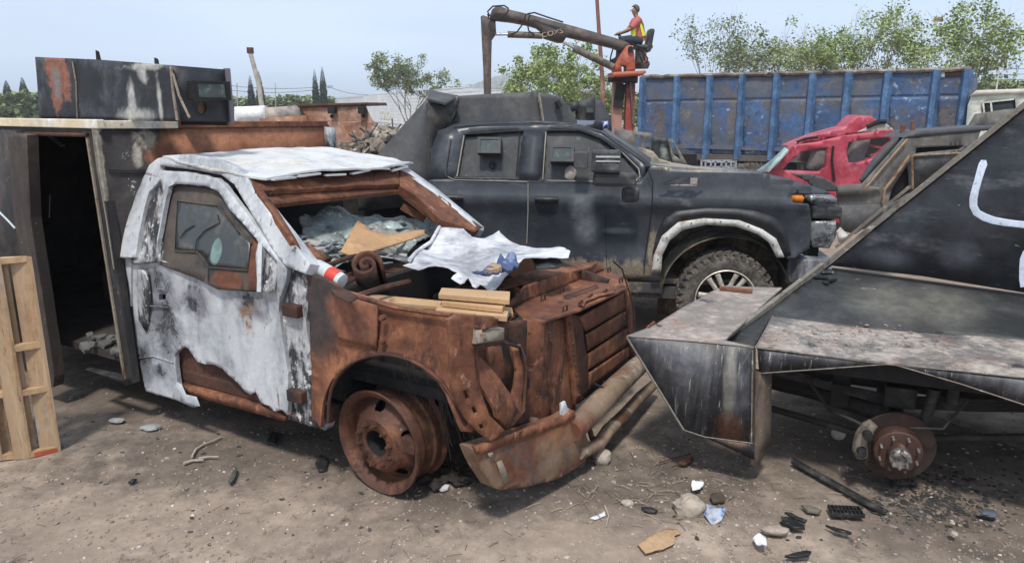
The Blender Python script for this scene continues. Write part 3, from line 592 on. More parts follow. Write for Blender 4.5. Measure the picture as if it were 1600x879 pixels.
# roof of the box with pale rim
rim_top = [(-60, 176), (0, 178), (155, 180), (320, 187), (330, 192), (150, 194), (0, 190), (-60, 188)]
M_rim = mat('heat_bleached_rim', (.72, .60, .40), .7, 0, [dict(c=(.78, .76, .72), s=2, t=.52, w=.12), dict(c=(.45, .22, .08), s=4, t=.63, w=.07), dict(c=(.05, .04, .035), s=12, t=.70, w=.03)], bump=.2)
q = [T.pt(-80, 186, BS), T.pt(158, 190, BS)]
mb = MB(); mb.bar((BX - 3.2, BY + .01, BT + .015), (BX + .02, BY + .01, BT + .015), .05, .055); mb.build('roof_rim_bar', M_rim, truck, bevel=.006)
mb = MB(); mb.bar((BX - .01, BY + .03, BT + .012), (BX - .01, BY + .55, BT + .0), .04, .05); mb.build('roof_rim_bar', M_rim, truck, bevel=.006)
mb = MB(); mb.bar((BX - .01, BY + .55, BT + .0), (BX - .01, BY + 1.95, BT - .02), .04, .045); mb.build('roof_rim_bar', M_rust, truck, bevel=.006)
mb = MB(); mb.box((BX - 1.6, BY + 1.0, BT - .02), (3.15, 1.9, .02)); mb.build('box_roof', M_rustd, truck)
# turret parapet on the box roof
TY = BY + .22; TS = ('y', TY)
M_par = mat('parapet_armour', (.020, .022, .026), .6, .1, [
    dict(c=(.08, .085, .095), s=4, t=.56, w=.12),
    dict(c=(.27, .11, .07), s=5, blobs=[bb(86, 115, TS, .12, .2, .17), bb(88, 145, TS, .07, .2, .16), bb(100, 120, TS, .07, .2, .16)], k=3.2, w=.25, dist=1.5), dict(c=(.20, .18, .17), s=14, blobs=[bb(90, 130, TS, .08, .2, .16)], k=3, t=.3, w=.1),
    dict(c=(.55, .54, .50), s=3.5, blobs=[bb(210, 182, TS, .16, .2, .05), bb(205, 150, TS, .04, .2, .10), bb(220, 112, TS, .05, .2, .05), bb(222, 104, TS, .18, .2, .02), bb(250, 160, TS, .02, .2, .12)], k=3.6, w=.6, t=.1, o=.8, dist=1.5)], bump=.25)
a_, b_ = T.pt(268, 102, TS), T.pt(270, 187, TS)
par = sheet(T, 'parapet_side_plate', M_par, [(55, 89), (150, 93), (268, 102), (278, 190), (62, 186)], TS, truck, t=.02, dent=.003, dscale=2)
mb = MB(); mb.tube([T.pt(u, v, ('y', TY - .006)) for u, v in ((113, 95), (119, 130), (121, 184))], .006, 6); mb.build('weld_seam', M_weld, par)
mb = MB(); mb.tube([T.pt(u, v, ('y', TY - .01)) for u, v in ((267, 103), (270, 140), (277, 188))], .009, 6); mb.build('weld_seam', M_weld, par); mb = MB(); mb.tube([T.pt(u, v, ('y', TY - .01)) for u, v in ((270, 115), (280, 150), (296, 184))], .008, 6); mb.build('weld_seam', M_weld, par)
PX = ('3', tuple(a_), (a_.x, a_.y, a_.z - 1), (a_.x + .10, a_.y + 1.0, a_.z))
pf = sheet(T, 'parapet_front_plate', mat('parapet_front', (.022, .023, .028), .55, .1, [dict(c=(.45, .42, .36), s=8, blobs=[bb(293, 178, TS, .06, .3, .05)], k=2, w=.25)], bump=.2), [(268, 102), (356, 109), (361, 190), (278, 190)], PX, truck, t=.02,
           holes=[[(316 + 7 * math.cos(t), 168 + 10 * math.sin(t)) for t in [k * .63 for k in range(10)]]])
sheet(T, 'peep_hole', mat('rusty_pink', (.45, .25, .18), .8), [(306, 156), (326, 156), (326, 180), (306, 180)], ((a_.x - .05, a_.y, a_.z), (1, -.1, 0)), pf, t=.004)
def port(fr, name, par_, mat_, gm, c, w_, h, d, ax, upv=(0, 0, 1)):
    """gun port box: sloped hood with a recessed glass, sticking out along ax"""
    ax = Vector(ax).normalized(); up = Vector(upv); sx = up.cross(ax).normalized()
    c = Vector(c); P = lambda a, b, e: c + sx * a * w_ / 2 + up * b * h / 2 + ax * e * d
    m = MB()
    m.hexa([P(-1, -1, 0), P(1, -1, 0), P(1, -1, 1), P(-1, -1, 1), P(-1, 1, 0), P(1, 1, 0), P(1, 1, 1), P(-1, 1, 1)]); o = m.build(name, mat_, par_, bevel=.006)
    m = MB(); P2 = lambda a, b, e: c + sx * a * w_ / 2 + up * b * h / 2 + ax * (d + e)
    for (a0, a1, b0, b1) in ((-1, 1, .72, 1), (-1, 1, -1, -.72), (-1, -.75, -.72, .72), (.75, 1, -.72, .72)):
        m.hexa([P2(a0, b0, 0), P2(a1, b0, 0), P2(a1, b0, .012), P2(a0, b0, .012), P2(a0, b1, 0), P2(a1, b1, 0), P2(a1, b1, .012), P2(a0, b1, .012)])
    m.build('port_frame', mat_, o); m = MB(); a0, a1, b0, b1 = -.74, .74, -.7, .7
    m.hexa([P2(a0, b0, .001), P2(a1, b0, .001), P2(a1, b0, .004), P2(a0, b0, .004), P2(a0, b1, .001), P2(a1, b1, .001), P2(a1, b1, .004), P2(a0, b1, .004)]); m.build('port_glass', gm, o)
    return o
M_pg = mat('port_glass', (.07, .085, .08), .25, 0, [dict(c=(.15, .2, .18), s=20, t=.6, w=.1)], bump=.1)
pc = T.pt(322, 142, PX); port(T, 'gun_port', pf, M_black, M_pg, pc, .25, .115, .06, (1, -.1, 0))
MB().box(T.pt(358, 150, PX) , (.03, .03, .34)).build('parapet_edge', mat('lilac_grey_edge', (.17, .15, .18), .6), par)
mb = MB()
for (u, v) in ((152, 86), (244, 98)): q = T.pt(u, v, ('y', TY + .02)); mb = MB(); mb.hexa([q + Vector(k) for k in ((-.02, 0, -.03), (.02, 0, -.03), (.02, .01, -.03), (-.02, .01, -.03), (-.015, 0, .03), (.01, 0, .02), (.01, .01, .02), (-.015, .01, .03))]); mb.build('parapet_lug', M_black, par)
PEY = T.pt(356, 109, PX).y; print('PEY', PEY)
sheet3('parapet_back', M_black, [(a_.x - 1.6, PEY, BT), (a_.x - .0, PEY, BT), (a_.x - .0, PEY, BT + .28), (a_.x - 1.6, PEY, BT + .28)], (0, 1, 0), truck, t=.02)
mb = MB(); q = [T.pt(u, v, ('y', BY - .004)) for u, v in ((-6, 326), (4, 336), (14, 346), (24, 357))]
mb.tube(q, .008, 5); mb.build('painted_arc', mat('white_paint_arc', (.55, .62, .66), .6), bs)

# crisp details on the wing: rolled arch lip, seam, corner ribs, wing-top scraps
mb = MB(); mb.tube([T.pt(u, v, ('y', -.03)) for u, v in ((513, 660), (514, 628), (518, 608), (526, 590), (539, 575), (556, 563), (576, 556), (598, 553), (620, 556), (641, 562), (660, 572), (676, 584), (688, 594), (702, 613), (716, 640), (728, 664))], .010, 6); mb.build('arch_lip', M_rustd, fe, smooth=60)
mb = MB(); mb.tube([T.pt(u, v, ('y', -.012)) for u, v in ((702, 496), (700, 530), (702, 570), (704, 606))], .005, 5); mb.build('wing_seam', M_black, fe)
mb = MB(); mb.tube([T.pt(u, v, ('y', -.014)) for u, v in ((531, 456), (560, 464), (615, 480), (660, 487), (706, 493))], .010, 6); mb.build('wing_top_lip', M_rust, fe, smooth=60)
CPN = ('3', (.885, 0, .5), (.885, 0, 1), (1.045, .35, .5))
for k, pth in enumerate(([(712, 512), (728, 520), (736, 508), (726, 502), (712, 512)], [(714, 530), (722, 545), (716, 580)], [(726, 545), (732, 580), (742, 612)], [(718, 600), (736, 602), (748, 640)], [(745, 500), (760, 497), (778, 499)])):
    m = MB(); m.tube([T.pt(u, v, CPN) for u, v in pth], .007, 5); m.build('pressed_rib', M_rust, cp, smooth=60)
rr = random.Random(44)
for k in range(9):
    q = T.pt(rr.uniform(735, 800), rr.uniform(488, 500), ('z', TOPW + .01)); r_ = rr.uniform(.02, .05); ang = sorted(rr.random() * 6.28 for _ in range(5)); m2 = Matrix.Rotation(rr.uniform(-.7, .7), 3, 'X') @ Matrix.Rotation(rr.uniform(-.7, .7), 3, 'Y')
    sheet3('flaked_scrap', M_rustd if k % 2 else M_rust, [q + m2 @ Vector((r_ * math.cos(a), r_ * math.sin(a), 0)) for a in ang], m2 @ Vector((0, 0, 1)), truck, t=.003)
for k in range(8):
    t = k / 7; q = T.pt(890 + 14 * t, 505 + 112 * t, ('x', .89)); MB().lathe([(0, -.012), (.008, -.010), (.010, 0)], Matrix.Translation(q) @ Matrix.Rotation(R(90), 4, 'Z'), 8).build('rivet', M_rustd, truck)
for (u, v) in ((826, 520), (830, 570), (838, 620), (858, 520), (868, 600)):
    q = T.pt(u, v, ('x', .87)); MB().lathe([(0, -.012), (.008, -.010), (.010, 0)], Matrix.Translation(q) @ Matrix.Rotation(R(90), 4, 'Z'), 8).build('rivet', M_rustd, truck)
# molten drips and slits on the door and side mouldings
sheet(T, 'smeared_moulding', M_ashm, [(214, 420), (232, 424), (236, 470), (228, 520), (216, 500)], ('y', -.006), d, t=.004, dent=.006, dscale=20, rag=.008)

mb = MB(); q = [T.pt(u, v, ('3', (.905, .12, .5), (.89, .12, .9), (.965, .6, .5))) for u, v in ((743, 545), (746, 594), (762, 646), (792, 668), (818, 642), (822, 575), (812, 542), (782, 533), (743, 545))]
mb.tube(q, .009, 6); mb.build('cavity_shade_outline', M_rustd, cp, smooth=60)  # dark outline added to deepen the shade of the headlight cavity

LB = ('3', (.90, .12, .5), (.87, .12, .9), (.965, .6, .5))
sheet(T, 'headlight_side_plate', M_rust, [(799, 541), (813, 538), (823, 560), (820, 640), (806, 654), (800, 620), (808, 580)], LB, cp, t=.015, dent=.008, dscale=9)
sheet(T, 'lamp_bracket_plate', M_fend, [(763, 541), (784, 541), (790, 588), (772, 600), (764, 575)], ('3', (.86, .12, .5), (.84, .12, .9), (.93, .6, .5)), cp, t=.012, dent=.01, dscale=12)
sheet(T, 'bumper_top_lip', M_rust, [(742, 698), (768, 690), (820, 671), (881, 650), (897, 641), (900, 650), (884, 662), (824, 683), (772, 702), (746, 710)], ('3', (.895, -.06, .5), (.895, -.06, 1), (1.045, .80, .5)), bu, t=.02, dent=.004, dscale=12)
for (px_) in ([(776, 722), (784, 718), (798, 752), (788, 756)], [(762, 708), (770, 706), (774, 714), (766, 716)]):
    sheet(T, 'flaked_paint_scar', M_weld, px_, ('3', (.90, -.06, .5), (.90, -.06, 1), (1.05, .80, .5)), bu, t=.003, rag=.004)
# ------------------------------------------------------------------ things lying on the burnt truck
def thing1(o, label, cat, group=None): return tag(o, label, cat, group)
def Twm(o): o.matrix_world = T.M; return o      # built in the truck's own coordinates, standing free
ZT = TOPW + .06
def plank(fr, px4, z, th, name='plank', m=None, parent=None):
    P = [fr.pt(u, v, ('z', z)) for u, v in px4]
    m_ = MB(); m_.hexa([p - Vector((0, 0, th)) for p in P] + P); return m_.build(name, m or M_wood, parent, bevel=.003)
o = plank(T, [(555, 467), (802, 489), (800, 480), (570, 458)], TOPW + .10, .02); o.matrix_world = T.M; thing1(o, 'long thin pine board lying along the rusty fender under the short planks', 'plank')
o = plank(T, [(680, 484), (792, 494), (795, 484), (690, 471)], TOPW + .135, .028); o.matrix_world = T.M; thing1(o, 'lowest of three stacked pine planks on the rusty fender', 'plank', 'short planks stacked on the fender')
o = plank(T, [(690, 471), (785, 481), (790, 470), (696, 460)], TOPW + .165, .026); o.matrix_world = T.M; thing1(o, 'middle of three stacked pine planks on the rusty fender', 'plank', 'short planks stacked on the fender')
o = plank(T, [(685, 459), (796, 468), (797, 455), (690, 449)], TOPW + .20, .027); o.matrix_world = T.M; thing1(o, 'top one of three stacked pine planks on the rusty fender', 'plank', 'short planks stacked on the fender')
# rolled rusty sheet / coil standing in the cowl
cc = T.pt(575, 450, ('y', .42))
mb = MB(); ax0 = T.pt(580, 448, ('y', .45)); ax1 = T.pt(571, 412, ('y', .30)); dirc = (ax1 - ax0).normalized()
spir = []
e1, e2 = basis(dirc)
V = []; Fc = []; n = 60
for j, k in enumerate((0, 1)):
    for i in range(n + 1):
        t = i / n * 2 * math.pi * 2.1; r_ = .098 - .013 * t / 2
        V.append((ax0 if k == 0 else ax1) + (e1 * math.cos(t) + e2 * math.sin(t)) * r_)
mb.add(V, [[i, i + 1, n + 2 + i, n + 1 + i] for i in range(n)])
o = mb.build('rolled_sheet', M_rustd, smooth=60); s = o.modifiers.new('th', 'SOLIDIFY'); s.thickness = .020; o.matrix_world = T.M
thing1(o, 'tight rusty roll of sheet steel standing in the cowl below the windscreen', 'metal roll')
# plastic bottle, white with red band
mb = MB(); b0 = T.pt(482, 408, ('y', .10)); b1 = T.pt(536, 440, ('y', .10)); axd = (b1 - b0).normalized(); Lb = (b1 - b0).length
mb.tube([b0 + axd * Lb * k for k in (0, .04, .12, .3, .62)], [.012, .016, .030, .042, .044], 16); bo = mb.build('plastic_bottle', mat('milky_plastic', (.55, .58, .58), .35, 0, [dict(c=(.3, .3, .3), s=14, t=.6)], bump=.1), smooth=50); bo.matrix_world = T.M
mb = MB(); mb.tube([b0 + axd * Lb * k for k in (.62, .64, .86, .88)], [.044, .0455, .0455, .044], 16); mb.build('red_band', mat('red_label', (.62, .05, .03), .5, 0, [dict(c=(.6, .5, .1), s=30, t=.68)], bump=.05), bo, smooth=50)
mb = MB(); mb.tube([b0 + axd * Lb * k for k in (.88, .98, 1.0)], [.043, .041, .02], 16); mb.build('bottle_base', mat('clear_plastic', (.62, .65, .66), .2), bo, smooth=50)
thing1(bo, 'white plastic bottle with red band lying between rusty fender and cowl', 'bottle')
# crumpled laminated windscreen
M_lam = mat('shattered_laminated_glass', (.30, .35, .34), .35, 0, [dict(c=(.14, .15, .15), s=9, t=.54, w=.08), dict(c=(.60, .68, .66), s=42, t=.60, w=.03), dict(c=(.36, .31, .26), s=4, t=.58, w=.1)], bump=.8, bscale=70)
GZ = ('3', (-.35, .2, 1.14), (-.35, 1.4, 1.16), (-.75, .6, 1.34))
o = sheet(T, 'crumpled_windscreen', M_lam, [(467, 341), (476, 331), (500, 332), (527, 325), (555, 330), (578, 336), (620, 338), (664, 341), (688, 348), (684, 362), (660, 376), (640, 388), (620, 400), (585, 398), (560, 408), (520, 412), (482, 408), (468, 390), (462, 372), (474, 360)], GZ, None, t=.008, g=.03, dent=.055, dscale=5, rag=.02); o.matrix_world = T.M
thing1(o, 'crumpled crazed windscreen glass lying inside the white cab opening', 'windscreen')
rr = random.Random(8)
M_shard = [mat('grey_shard', (.16, .17, .19), .4), mat('green_shard', (.34, .42, .40), .3, 0, [dict(c=(.6, .66, .63), s=30, t=.6)]), mat('ash_shard', (.40, .38, .36), .7)]
for k in range(46):
    u = rr.uniform(462, 640); v = rr.uniform(356, 418) - (u - 560) * .12
    c = T.pt(u, v, ('3', (-.30, .2, 1.20), (-.30, 1.4, 1.20), (-.70, .6, 1.33))); r_ = rr.uniform(.03, .085); m2 = Matrix.Rotation(rr.uniform(-.6, .6), 3, 'X') @ Matrix.Rotation(rr.uniform(-.5, .5), 3, 'Y') @ Matrix.Rotation(rr.random() * 6, 3, 'Z')
    ang = sorted(rr.random() * 6.28 for _ in range(5)); P = [c + m2 @ Vector((r_ * math.cos(a) * 1.3, r_ * math.sin(a), 0)) for a in ang]
    o = sheet3('glass_shard', M_shard[k % 3], P, m2 @ Vector((0, 0, 1)), None, t=.006); o.matrix_world = T.M
    thing1(o, ('dark grey shard', 'pale green glass shard', 'ash coloured shard')[k % 3] + ' in the pile below the windscreen opening', 'shard', ('dark grey shards', 'green glass shards', 'ash coloured shards')[k % 3] + ' heaped under the windscreen')
o = sheet(T, 'board_piece', mat('brown_hardboard', (.46, .27, .13), .7, 0, [dict(c=(.36, .20, .10), s=4, t=.56, w=.1), dict(c=(.08, .05, .03), s=14, t=.71, w=.02)], bump=.1), [(559, 343), (568, 349), (578, 358), (588, 362), (604, 366), (620, 366), (645, 361), (664, 358), (663, 367), (640, 375), (604, 386), (575, 394), (548, 398), (532, 392), (545, 368)], ('3', (-.30, .2, 1.27), (-.30, 1.4, 1.29), (-.60, .6, 1.42)), None, t=.008, dent=.006, dscale=3); o.matrix_world = T.M
thing1(o, 'brown curved board offcut with holes lying on the broken glass', 'board')
mb = MB(); mb.tube([T.pt(u, v, ('z', 1.26)) for u, v in ((505, 414), (525, 410), (545, 402), (556, 398))], [.008, .014, .014, .008], 7); o = mb.build('rusty_strap', M_rustd, smooth=50); o.matrix_world = T.M; thing1(o, 'short bent rusty strap beside the metal roll', 'strap')
# burnt white bonnet sheet, draped, jagged edge
M_bon = mat('bonnet_ash_white', (.66, .665, .68), .65, 0, [dict(c=(.30, .30, .32), s=3, t=.50, w=.14, off=2), dict(c=(.20, .20, .22), s=4.5, t=.62, w=.08), dict(c=(.80, .80, .80), s=2, t=.58, w=.1)], bump=.3, bscale=30, var=.08)
HZ = ('3', (.75, .30, 1.10), (.45, 1.75, 1.24), (-.12, .8, 1.26))
def hw(p): return Vector((0, 0, .07 * math.sin(p.y * 3.2 + 1.0) * math.cos(p.x * 3.5) + .02 * math.sin(p.y * 11 + p.x * 6)))
o = sheet(T, 'crumpled_bonnet', M_bon, [(704, 337), (720, 347), (737, 360), (755, 363), (770, 356), (780, 352), (790, 362), (812, 374), (840, 382), (867, 389), (882, 396), (891, 405), (888, 413), (860, 408), (832, 411), (817, 416), (805, 424), (792, 431), (778, 442), (765, 450), (757, 444), (750, 442), (744, 449), (738, 448), (732, 437), (726, 446), (720, 449), (705, 443), (715, 433), (700, 428), (670, 425), (655, 428), (630, 419), (640, 414), (647, 408), (655, 393), (662, 378), (670, 367), (684, 352), (695, 343)], HZ, None, t=.004, g=.03, dent=.018, dscale=4, warp=hw, rag=.012); o.matrix_world = T.M
thing1(o, 'crumpled burnt white bonnet sheet with torn edge lying over the engine bay', 'bonnet')
mb = MB(); q = [T.pt(u, v, HZ) + hw(T.pt(u, v, HZ)) + Vector((0, 0, .008)) for u, v in ((640, 416), (650, 402), (660, 380), (673, 363), (690, 346), (703, 338))]; mb.tube(q, .012, 8); mb.build('rolled_edge', M_bon, o, smooth=60)
HZ2 = ('3', (.75, .30, 1.20), (.45, 1.75, 1.30), (-.12, .8, 1.36))
o2 = sheet(T, 'blue_rag', mat('blue_cloth', (.07, .10, .20), .9, 0, [dict(c=(.18, .22, .36), s=12, t=.55, w=.08)], bump=.6), [(738, 427), (748, 421), (768, 418), (785, 404), (795, 396), (806, 398), (812, 408), (800, 418), (780, 424), (755, 429)], HZ2, None, t=.012, g=.02, dent=.045, dscale=13, rag=.01); o2.matrix_world = T.M; thing1(o2, 'dark blue rag crumpled on the white bonnet sheet', 'rag')
o2 = sheet(T, 'tan_wood_scrap', mat('tan_scrap', (.45, .30, .17), .8), [(757, 418), (768, 410), (782, 411), (784, 418), (765, 422)], ((0, 0, 1.245), (0, 0, 1)), None, t=.02, dent=.004); o2.matrix_world = T.M; thing1(o2, 'small tan scrap resting on the blue rag on the bonnet', 'scrap')
o2 = sheet(T, 'dark_trim_piece', mat('black_melted_trim', (.03, .035, .035), .5, 0, [dict(c=(.3, .32, .3), s=25, t=.65)]), [(832, 404), (845, 400), (866, 402), (880, 412), (862, 418), (838, 418)], ((0, 0, 1.16), (0, 0, 1)), None, t=.01, dent=.03, dscale=14, rag=.01); o2.matrix_world = T.M; thing1(o2, 'melted black trim piece at the right end of the bonnet sheet', 'trim')
# ------------------------------------------------------------------ black armoured pickup
K = Frame(1.95, 6.40, -8)
pick = empty('armoured_pickup', K, 'matt black crew cab pickup with gun port windows, chunky tyres and armoured bed', 'pickup truck')
KS = ('y', 0.0); KT = ((0, 0, 1.33), (0, 1, -.32))
def kb(u, v, r=.1, rz=None, ry=2): q = K.pt(u, v, KS); return (q.x, q.y, q.z, r, ry, rz or r)
M_pk = mat('faded_matt_black_paint', (.028, .031, .039), .36, .0, [
    dict(c=(.070, .075, .088), s=1.6, t=.52, w=.18), dict(c=(.017, .019, .024), s=1.1, blobs=[kb(900, 370, .5, .22), kb(1100, 318, .5, .06)], k=1.6, w=.5, o=.7),
    dict(c=(.26, .27, .30), s=3, blobs=[kb(908, 325, .10, .12), kb(918, 355, .12, .14), kb(965, 360, .15, .03)], k=.3, w=.55, t=.15, o=.42),
    dict(c=(.27, .225, .165), s=10, blobs=[kb(950, 428, 1.1, .12), kb(1000, 430, .3, .14), kb(1020, 400, .05, .2), kb(1100, 262, .4, .03)], k=2.6, w=.35, o=.85, st=(1, 1, .5)),
    dict(c=(.45, .44, .42), s=55, t=.71, w=.02), dict(c=(.16, .165, .175), s=38, t=.64, w=.04, st=(.4, 1, 1.2), ro=.8), dict(c=(.11, .11, .12), s=7, t=.64, w=.06, st=(.3, 1, 1.5))], bump=.06, bscale=90, var=.12)
M_pk2 = mat('armour_plate_grey_black', (.062, .064, .070), .7, .0, [dict(c=(.11, .105, .10), s=2.2, t=.55, w=.14), dict(c=(.25, .22, .18), s=9, t=.69, w=.05)], bump=.25, bscale=60, var=.15)
M_tanp = mat('dusty_brown_plate', (.10, .085, .065), .8, 0, [dict(c=(.045, .045, .048), s=3, t=.5, w=.1), dict(c=(.22, .18, .13), s=6, t=.62, w=.06)], bump=.3)
M_plas = mat('black_plastic', (.030, .031, .034), .6, 0, [dict(c=(.13, .125, .12), s=5, t=.58, w=.12)], bump=.15)
M_line = mat('dusty_sealant', (.33, .30, .25), .8)
def kw(p):
    y = -.035 * math.exp(-((p.z - 1.27) / .07) ** 2) - .03 * math.exp(-((p.z - .72) / .12) ** 2)
    if p.x > -.55: y += -.06 * math.exp(-((math.hypot(p.x - 0.0, p.z - .44) - .58) / .09) ** 2)
    y += .12 * max(0, p.z - 1.33); y += .22 * max(0, p.x - .62) ** 1.6
    return Vector((0, y, 0))
side = sheet(K, 'body_side', M_pk, [(669, 281), (704, 280), (825, 283), (998, 286), (1008, 275), (1018, 259), (1071, 265), (1120, 266), (1176, 267), (1235, 280), (1290, 297), (1300, 304), (1258, 303), (1236, 303), (1238, 316), (1262, 318), (1268, 345), (1265, 388), (1240, 402), (1226, 402), (1213, 373), (1191, 358), (1155, 344), (1100, 341), (1060, 347), (1035, 369), (1022, 398), (1018, 432), (980, 434), (820, 470), (669, 470)], KS, pick, t=.03, g=.05, warp=kw, dent=.002, dscale=2)
sheet(K, 'upper_side', M_pk, [(669, 281), (673, 236), (684, 204), (708, 197), (742, 192), (790, 190), (843, 189), (880, 191), (909, 195), (940, 204), (970, 221), (998, 241), (1017, 256), (1008, 275), (999, 287), (825, 284), (704, 281)], KT, pick, t=.04, g=.06,
      holes=[[(727, 210), (818, 205), (808, 277), (714, 277)], [(853, 205), (905, 205), (938, 218), (972, 241), (997, 268), (997, 283), (849, 280)]])
KT2 = ((0, .03, 1.33), (0, 1, -.32))
M_win = mat('smoked_window_plate', (.030, .032, .035), .4, 0, [dict(c=(.075, .07, .065), s=3, t=.55, w=.15), dict(c=(.16, .15, .13), s=12, t=.66, w=.06)], bump=.08)
sheet(K, 'rear_window_plate', M_win, [(724, 208), (822, 202), (812, 280), (708, 280)], KT2, pick, t=.01, dent=.002)
sheet(K, 'front_window_plate', M_win, [(850, 202), (909, 202), (942, 216), (976, 240), (1001, 268), (1000, 286), (846, 283)], KT2, pick, t=.01, dent=.002)
KT3 = ((0, -.006, 1.33), (0, 1, -.32))
def kline(name, px, pl, r=.006, m=None, parent=None):
    mb = MB(); mb.tube([K.pt(u, v, pl) for u, v in px], r, 5); return mb.build(name, m or M_line, parent or pick)
kline('window_sealant', [(725, 212), (714, 276)], KT3, .008)
kline('window_sealant', [(713, 278), (808, 279)], KT3, .005, M_plas)
kline('window_sealant', [(853, 206), (848, 280)], KT3, .006)
kline('window_sealant', [(940, 217), (974, 240), (998, 264), (1000, 276), (992, 284)], KT3, .006)
kline('window_sealant', [(726, 210), (818, 204)], KT3, .010, M_black)
kline('window_sealant', [(856, 204), (906, 204), (938, 216), (972, 240)], KT3, .010, M_black)
kline('belt_moulding', [(704, 217), (697, 262), (697, 274), (704, 280), (760, 281), (825, 284), (995, 287)], ((0, -.02, 1.33), (0, 1, -.32)), .008, M_plas)
kline('belt_dust_line', [(700, 276), (710, 281), (824, 284)], ((0, -.028, 1.33), (0, 1, -.32)), .004)
kline('door_gap', [(825, 286), (825, 330), (823, 380)], ('y', -.032), .004, M_line)
kline('door_gap', [(1012, 262), (1020, 285), (1019, 320), (1014, 358), (1008, 400), (1006, 428)], ('y', -.034), .005, M_black)
kline('door_gap', [(946, 330), (948, 420)], ('y', -.032), .0025, M_black)
kline('pillar_gap', [(812, 206), (806, 278)], KT3, .004, M_black)
# hood, roof, far side, rear
def hwarp(p): k = max(0, min(1, p.y / 1.8)); return Vector((0, 0, .035 * math.sin(k * math.pi) ** .6 + .012 * math.exp(-((p.y - .35) / .12) ** 2) - .10 * p.y))
h0 = K.pt(1018, 258, KS); h1 = K.pt(1180, 269, KS); h2 = K.pt(1300, 302, KS)
hood = sheet3('hood', M_pk, [(h0.x - .05, .03, h0.z), (h1.x, .06, h1.z - .01), (h1.x, 1.8, h1.z - .01), (h0.x - .05, 1.85, h0.z)], Vector((h0.z - h1.z + .01, 0, h1.x - h0.x)), pick, t=.02, g=.05, warp=hwarp, dent=.003)
sheet3('hood', M_pk, [(h1.x, .06, h1.z - .01), (h1.x + .32, .10, h1.z - .06), (h2.x + .0, .28, h2.z - .01), (h2.x, 1.6, h2.z - .01), (h1.x + .32, 1.75, h1.z - .06), (h1.x, 1.8, h1.z - .01)], Vector((.35, 0, 1)), pick, t=.03, g=.05, warp=hwarp, dent=.003)
sheet(K, 'hood_lip', mat('dusty_hood_edge', (.06, .06, .062), .6, 0, [dict(c=(.20, .17, .13), s=6, t=.6, w=.15)]), [(1235, 271), (1265, 272), (1289, 278), (1307, 289), (1309, 299), (1275, 298), (1262, 284)], ('y', .12), pick, t=.03, g=.03, dent=.004)
r0 = K.pt(700, 199, KT); r1 = K.pt(905, 195, KT)
sheet3('cab_roof', M_pk, [(r0.x, r0.y, r0.z), (r1.x, r1.y, r1.z), (r1.x + .12, r1.y + .2, r1.z - .01), (r1.x + .12, 1.4, r1.z - .01), (r1.x, 1.6, r1.z), (r0.x, 1.6, r0.z)], (0, 0, 1), pick, t=.02, g=.06, warp=lambda p: Vector((0, 0, .05 * math.sin(max(0, min(1, (p.y - .2) / 1.5)) * math.pi) ** .6 + .025 * math.sin(max(0, min(1, (p.x - r0.x) / (r1.x - r0.x))) * math.pi))))
a0 = K.pt(940, 205, KT); a1 = K.pt(1017, 257, KT)
sheet3('windscreen_plate', M_pk2, [tuple(a0), tuple(a1), (a1.x + .1, 1.65, a1.z), (a0.x + .02, 1.5, a0.z + .02)], (a1 - a0).cross(Vector((0, 1, 0))), pick, t=.02)
mb = MB(); mb.box((-.55, 1.80, .80), (3.1, .03, .6)); mb.box((-1.35, .95, .55), (3.0, 1.7, .05)); mb.box((-2.7, .95, 1.1), (.04, 1.8, .6)); mb.build('far_side_shell', M_pk, pick)
sheet(K, 'beacon', mat('blue_beacon', (.04, .08, .35), .3, 0, [dict(c=(.8, .8, .85), s=14, t=.55)]), [(940, 190), (950, 189), (951, 201), (942, 201)], ('y', .5), pick, t=.08)
kline('roof_rail_gap', [(708, 199), (760, 194), (843, 192), (905, 197), (940, 207), (1010, 256)], ((0, -.01, 1.33), (0, 1, -.32)), .0035, M_black)
# gun ports, mirror, handles
nK = Vector((0, -1, .32)).normalized()
for (u0, v0, u1, v1) in ((750, 219, 784, 244), (862, 231, 897, 258)):
    c = K.pt((u0 + u1) / 2, (v0 + v1) / 2, KT3); port(K, 'gun_port', pick, M_pk2, M_pg, c, .21, .145, .10, nK, Vector((0, .30, .95)).normalized())
mb = MB(); q = K.pt(769, 257, KT3); mb.lathe([(0, -.004), (.03, -.004), (.034, .01), (.0, .012)], Matrix.Translation(q) @ Matrix.Rotation(R(-18), 4, 'X'), 12); mb.build('shot_hole', M_black, pick)
q = K.pt(891, 271, KT3); blob_rock('foam_lump', mat('pale_foam', (.42, .37, .32), .9), q, (.055, .03, .06), pick, 3, sub=2)
q = K.pt(905, 243, KT3); kline('slot', [(862, 243), (912, 243)], ((0, -.0, 1.33), (0, 1, -.32)), .006, M_black)
mp = K.pt(947, 252, ('y', -.30)); mi = MB(); mi.box(mp, (.24, .10, .19)); mir = mi.build('mirror_housing', M_plas, pick, bevel=.025)
MB().box(K.pt(950, 245, ('y', -.355)), (.20, .006, .014)).build('mirror_stripe', mat('pale_stripe', (.5, .5, .5), .6), mir)
MB().box(K.pt(950, 252, ('y', -.355)), (.20, .006, .010)).build('mirror_stripe', bpy.data.materials['pale_stripe'], mir)
MB().box(K.pt(960, 280, ('y', -.26)), (.36, .12, .115)).build('mirror_arm', M_plas, pick, bevel=.03)
MB().box(K.pt(908, 250, ('y', -.10)), (.12, .10, .14)).build('mirror_mount', M_pk2, pick, bevel=.01)
mb = MB(); q = K.pt(985, 304, ('y', -.20)); mb.box(q, (.15, .11, .13)); mb.build('spot_mirror', M_plas, pick, bevel=.04)
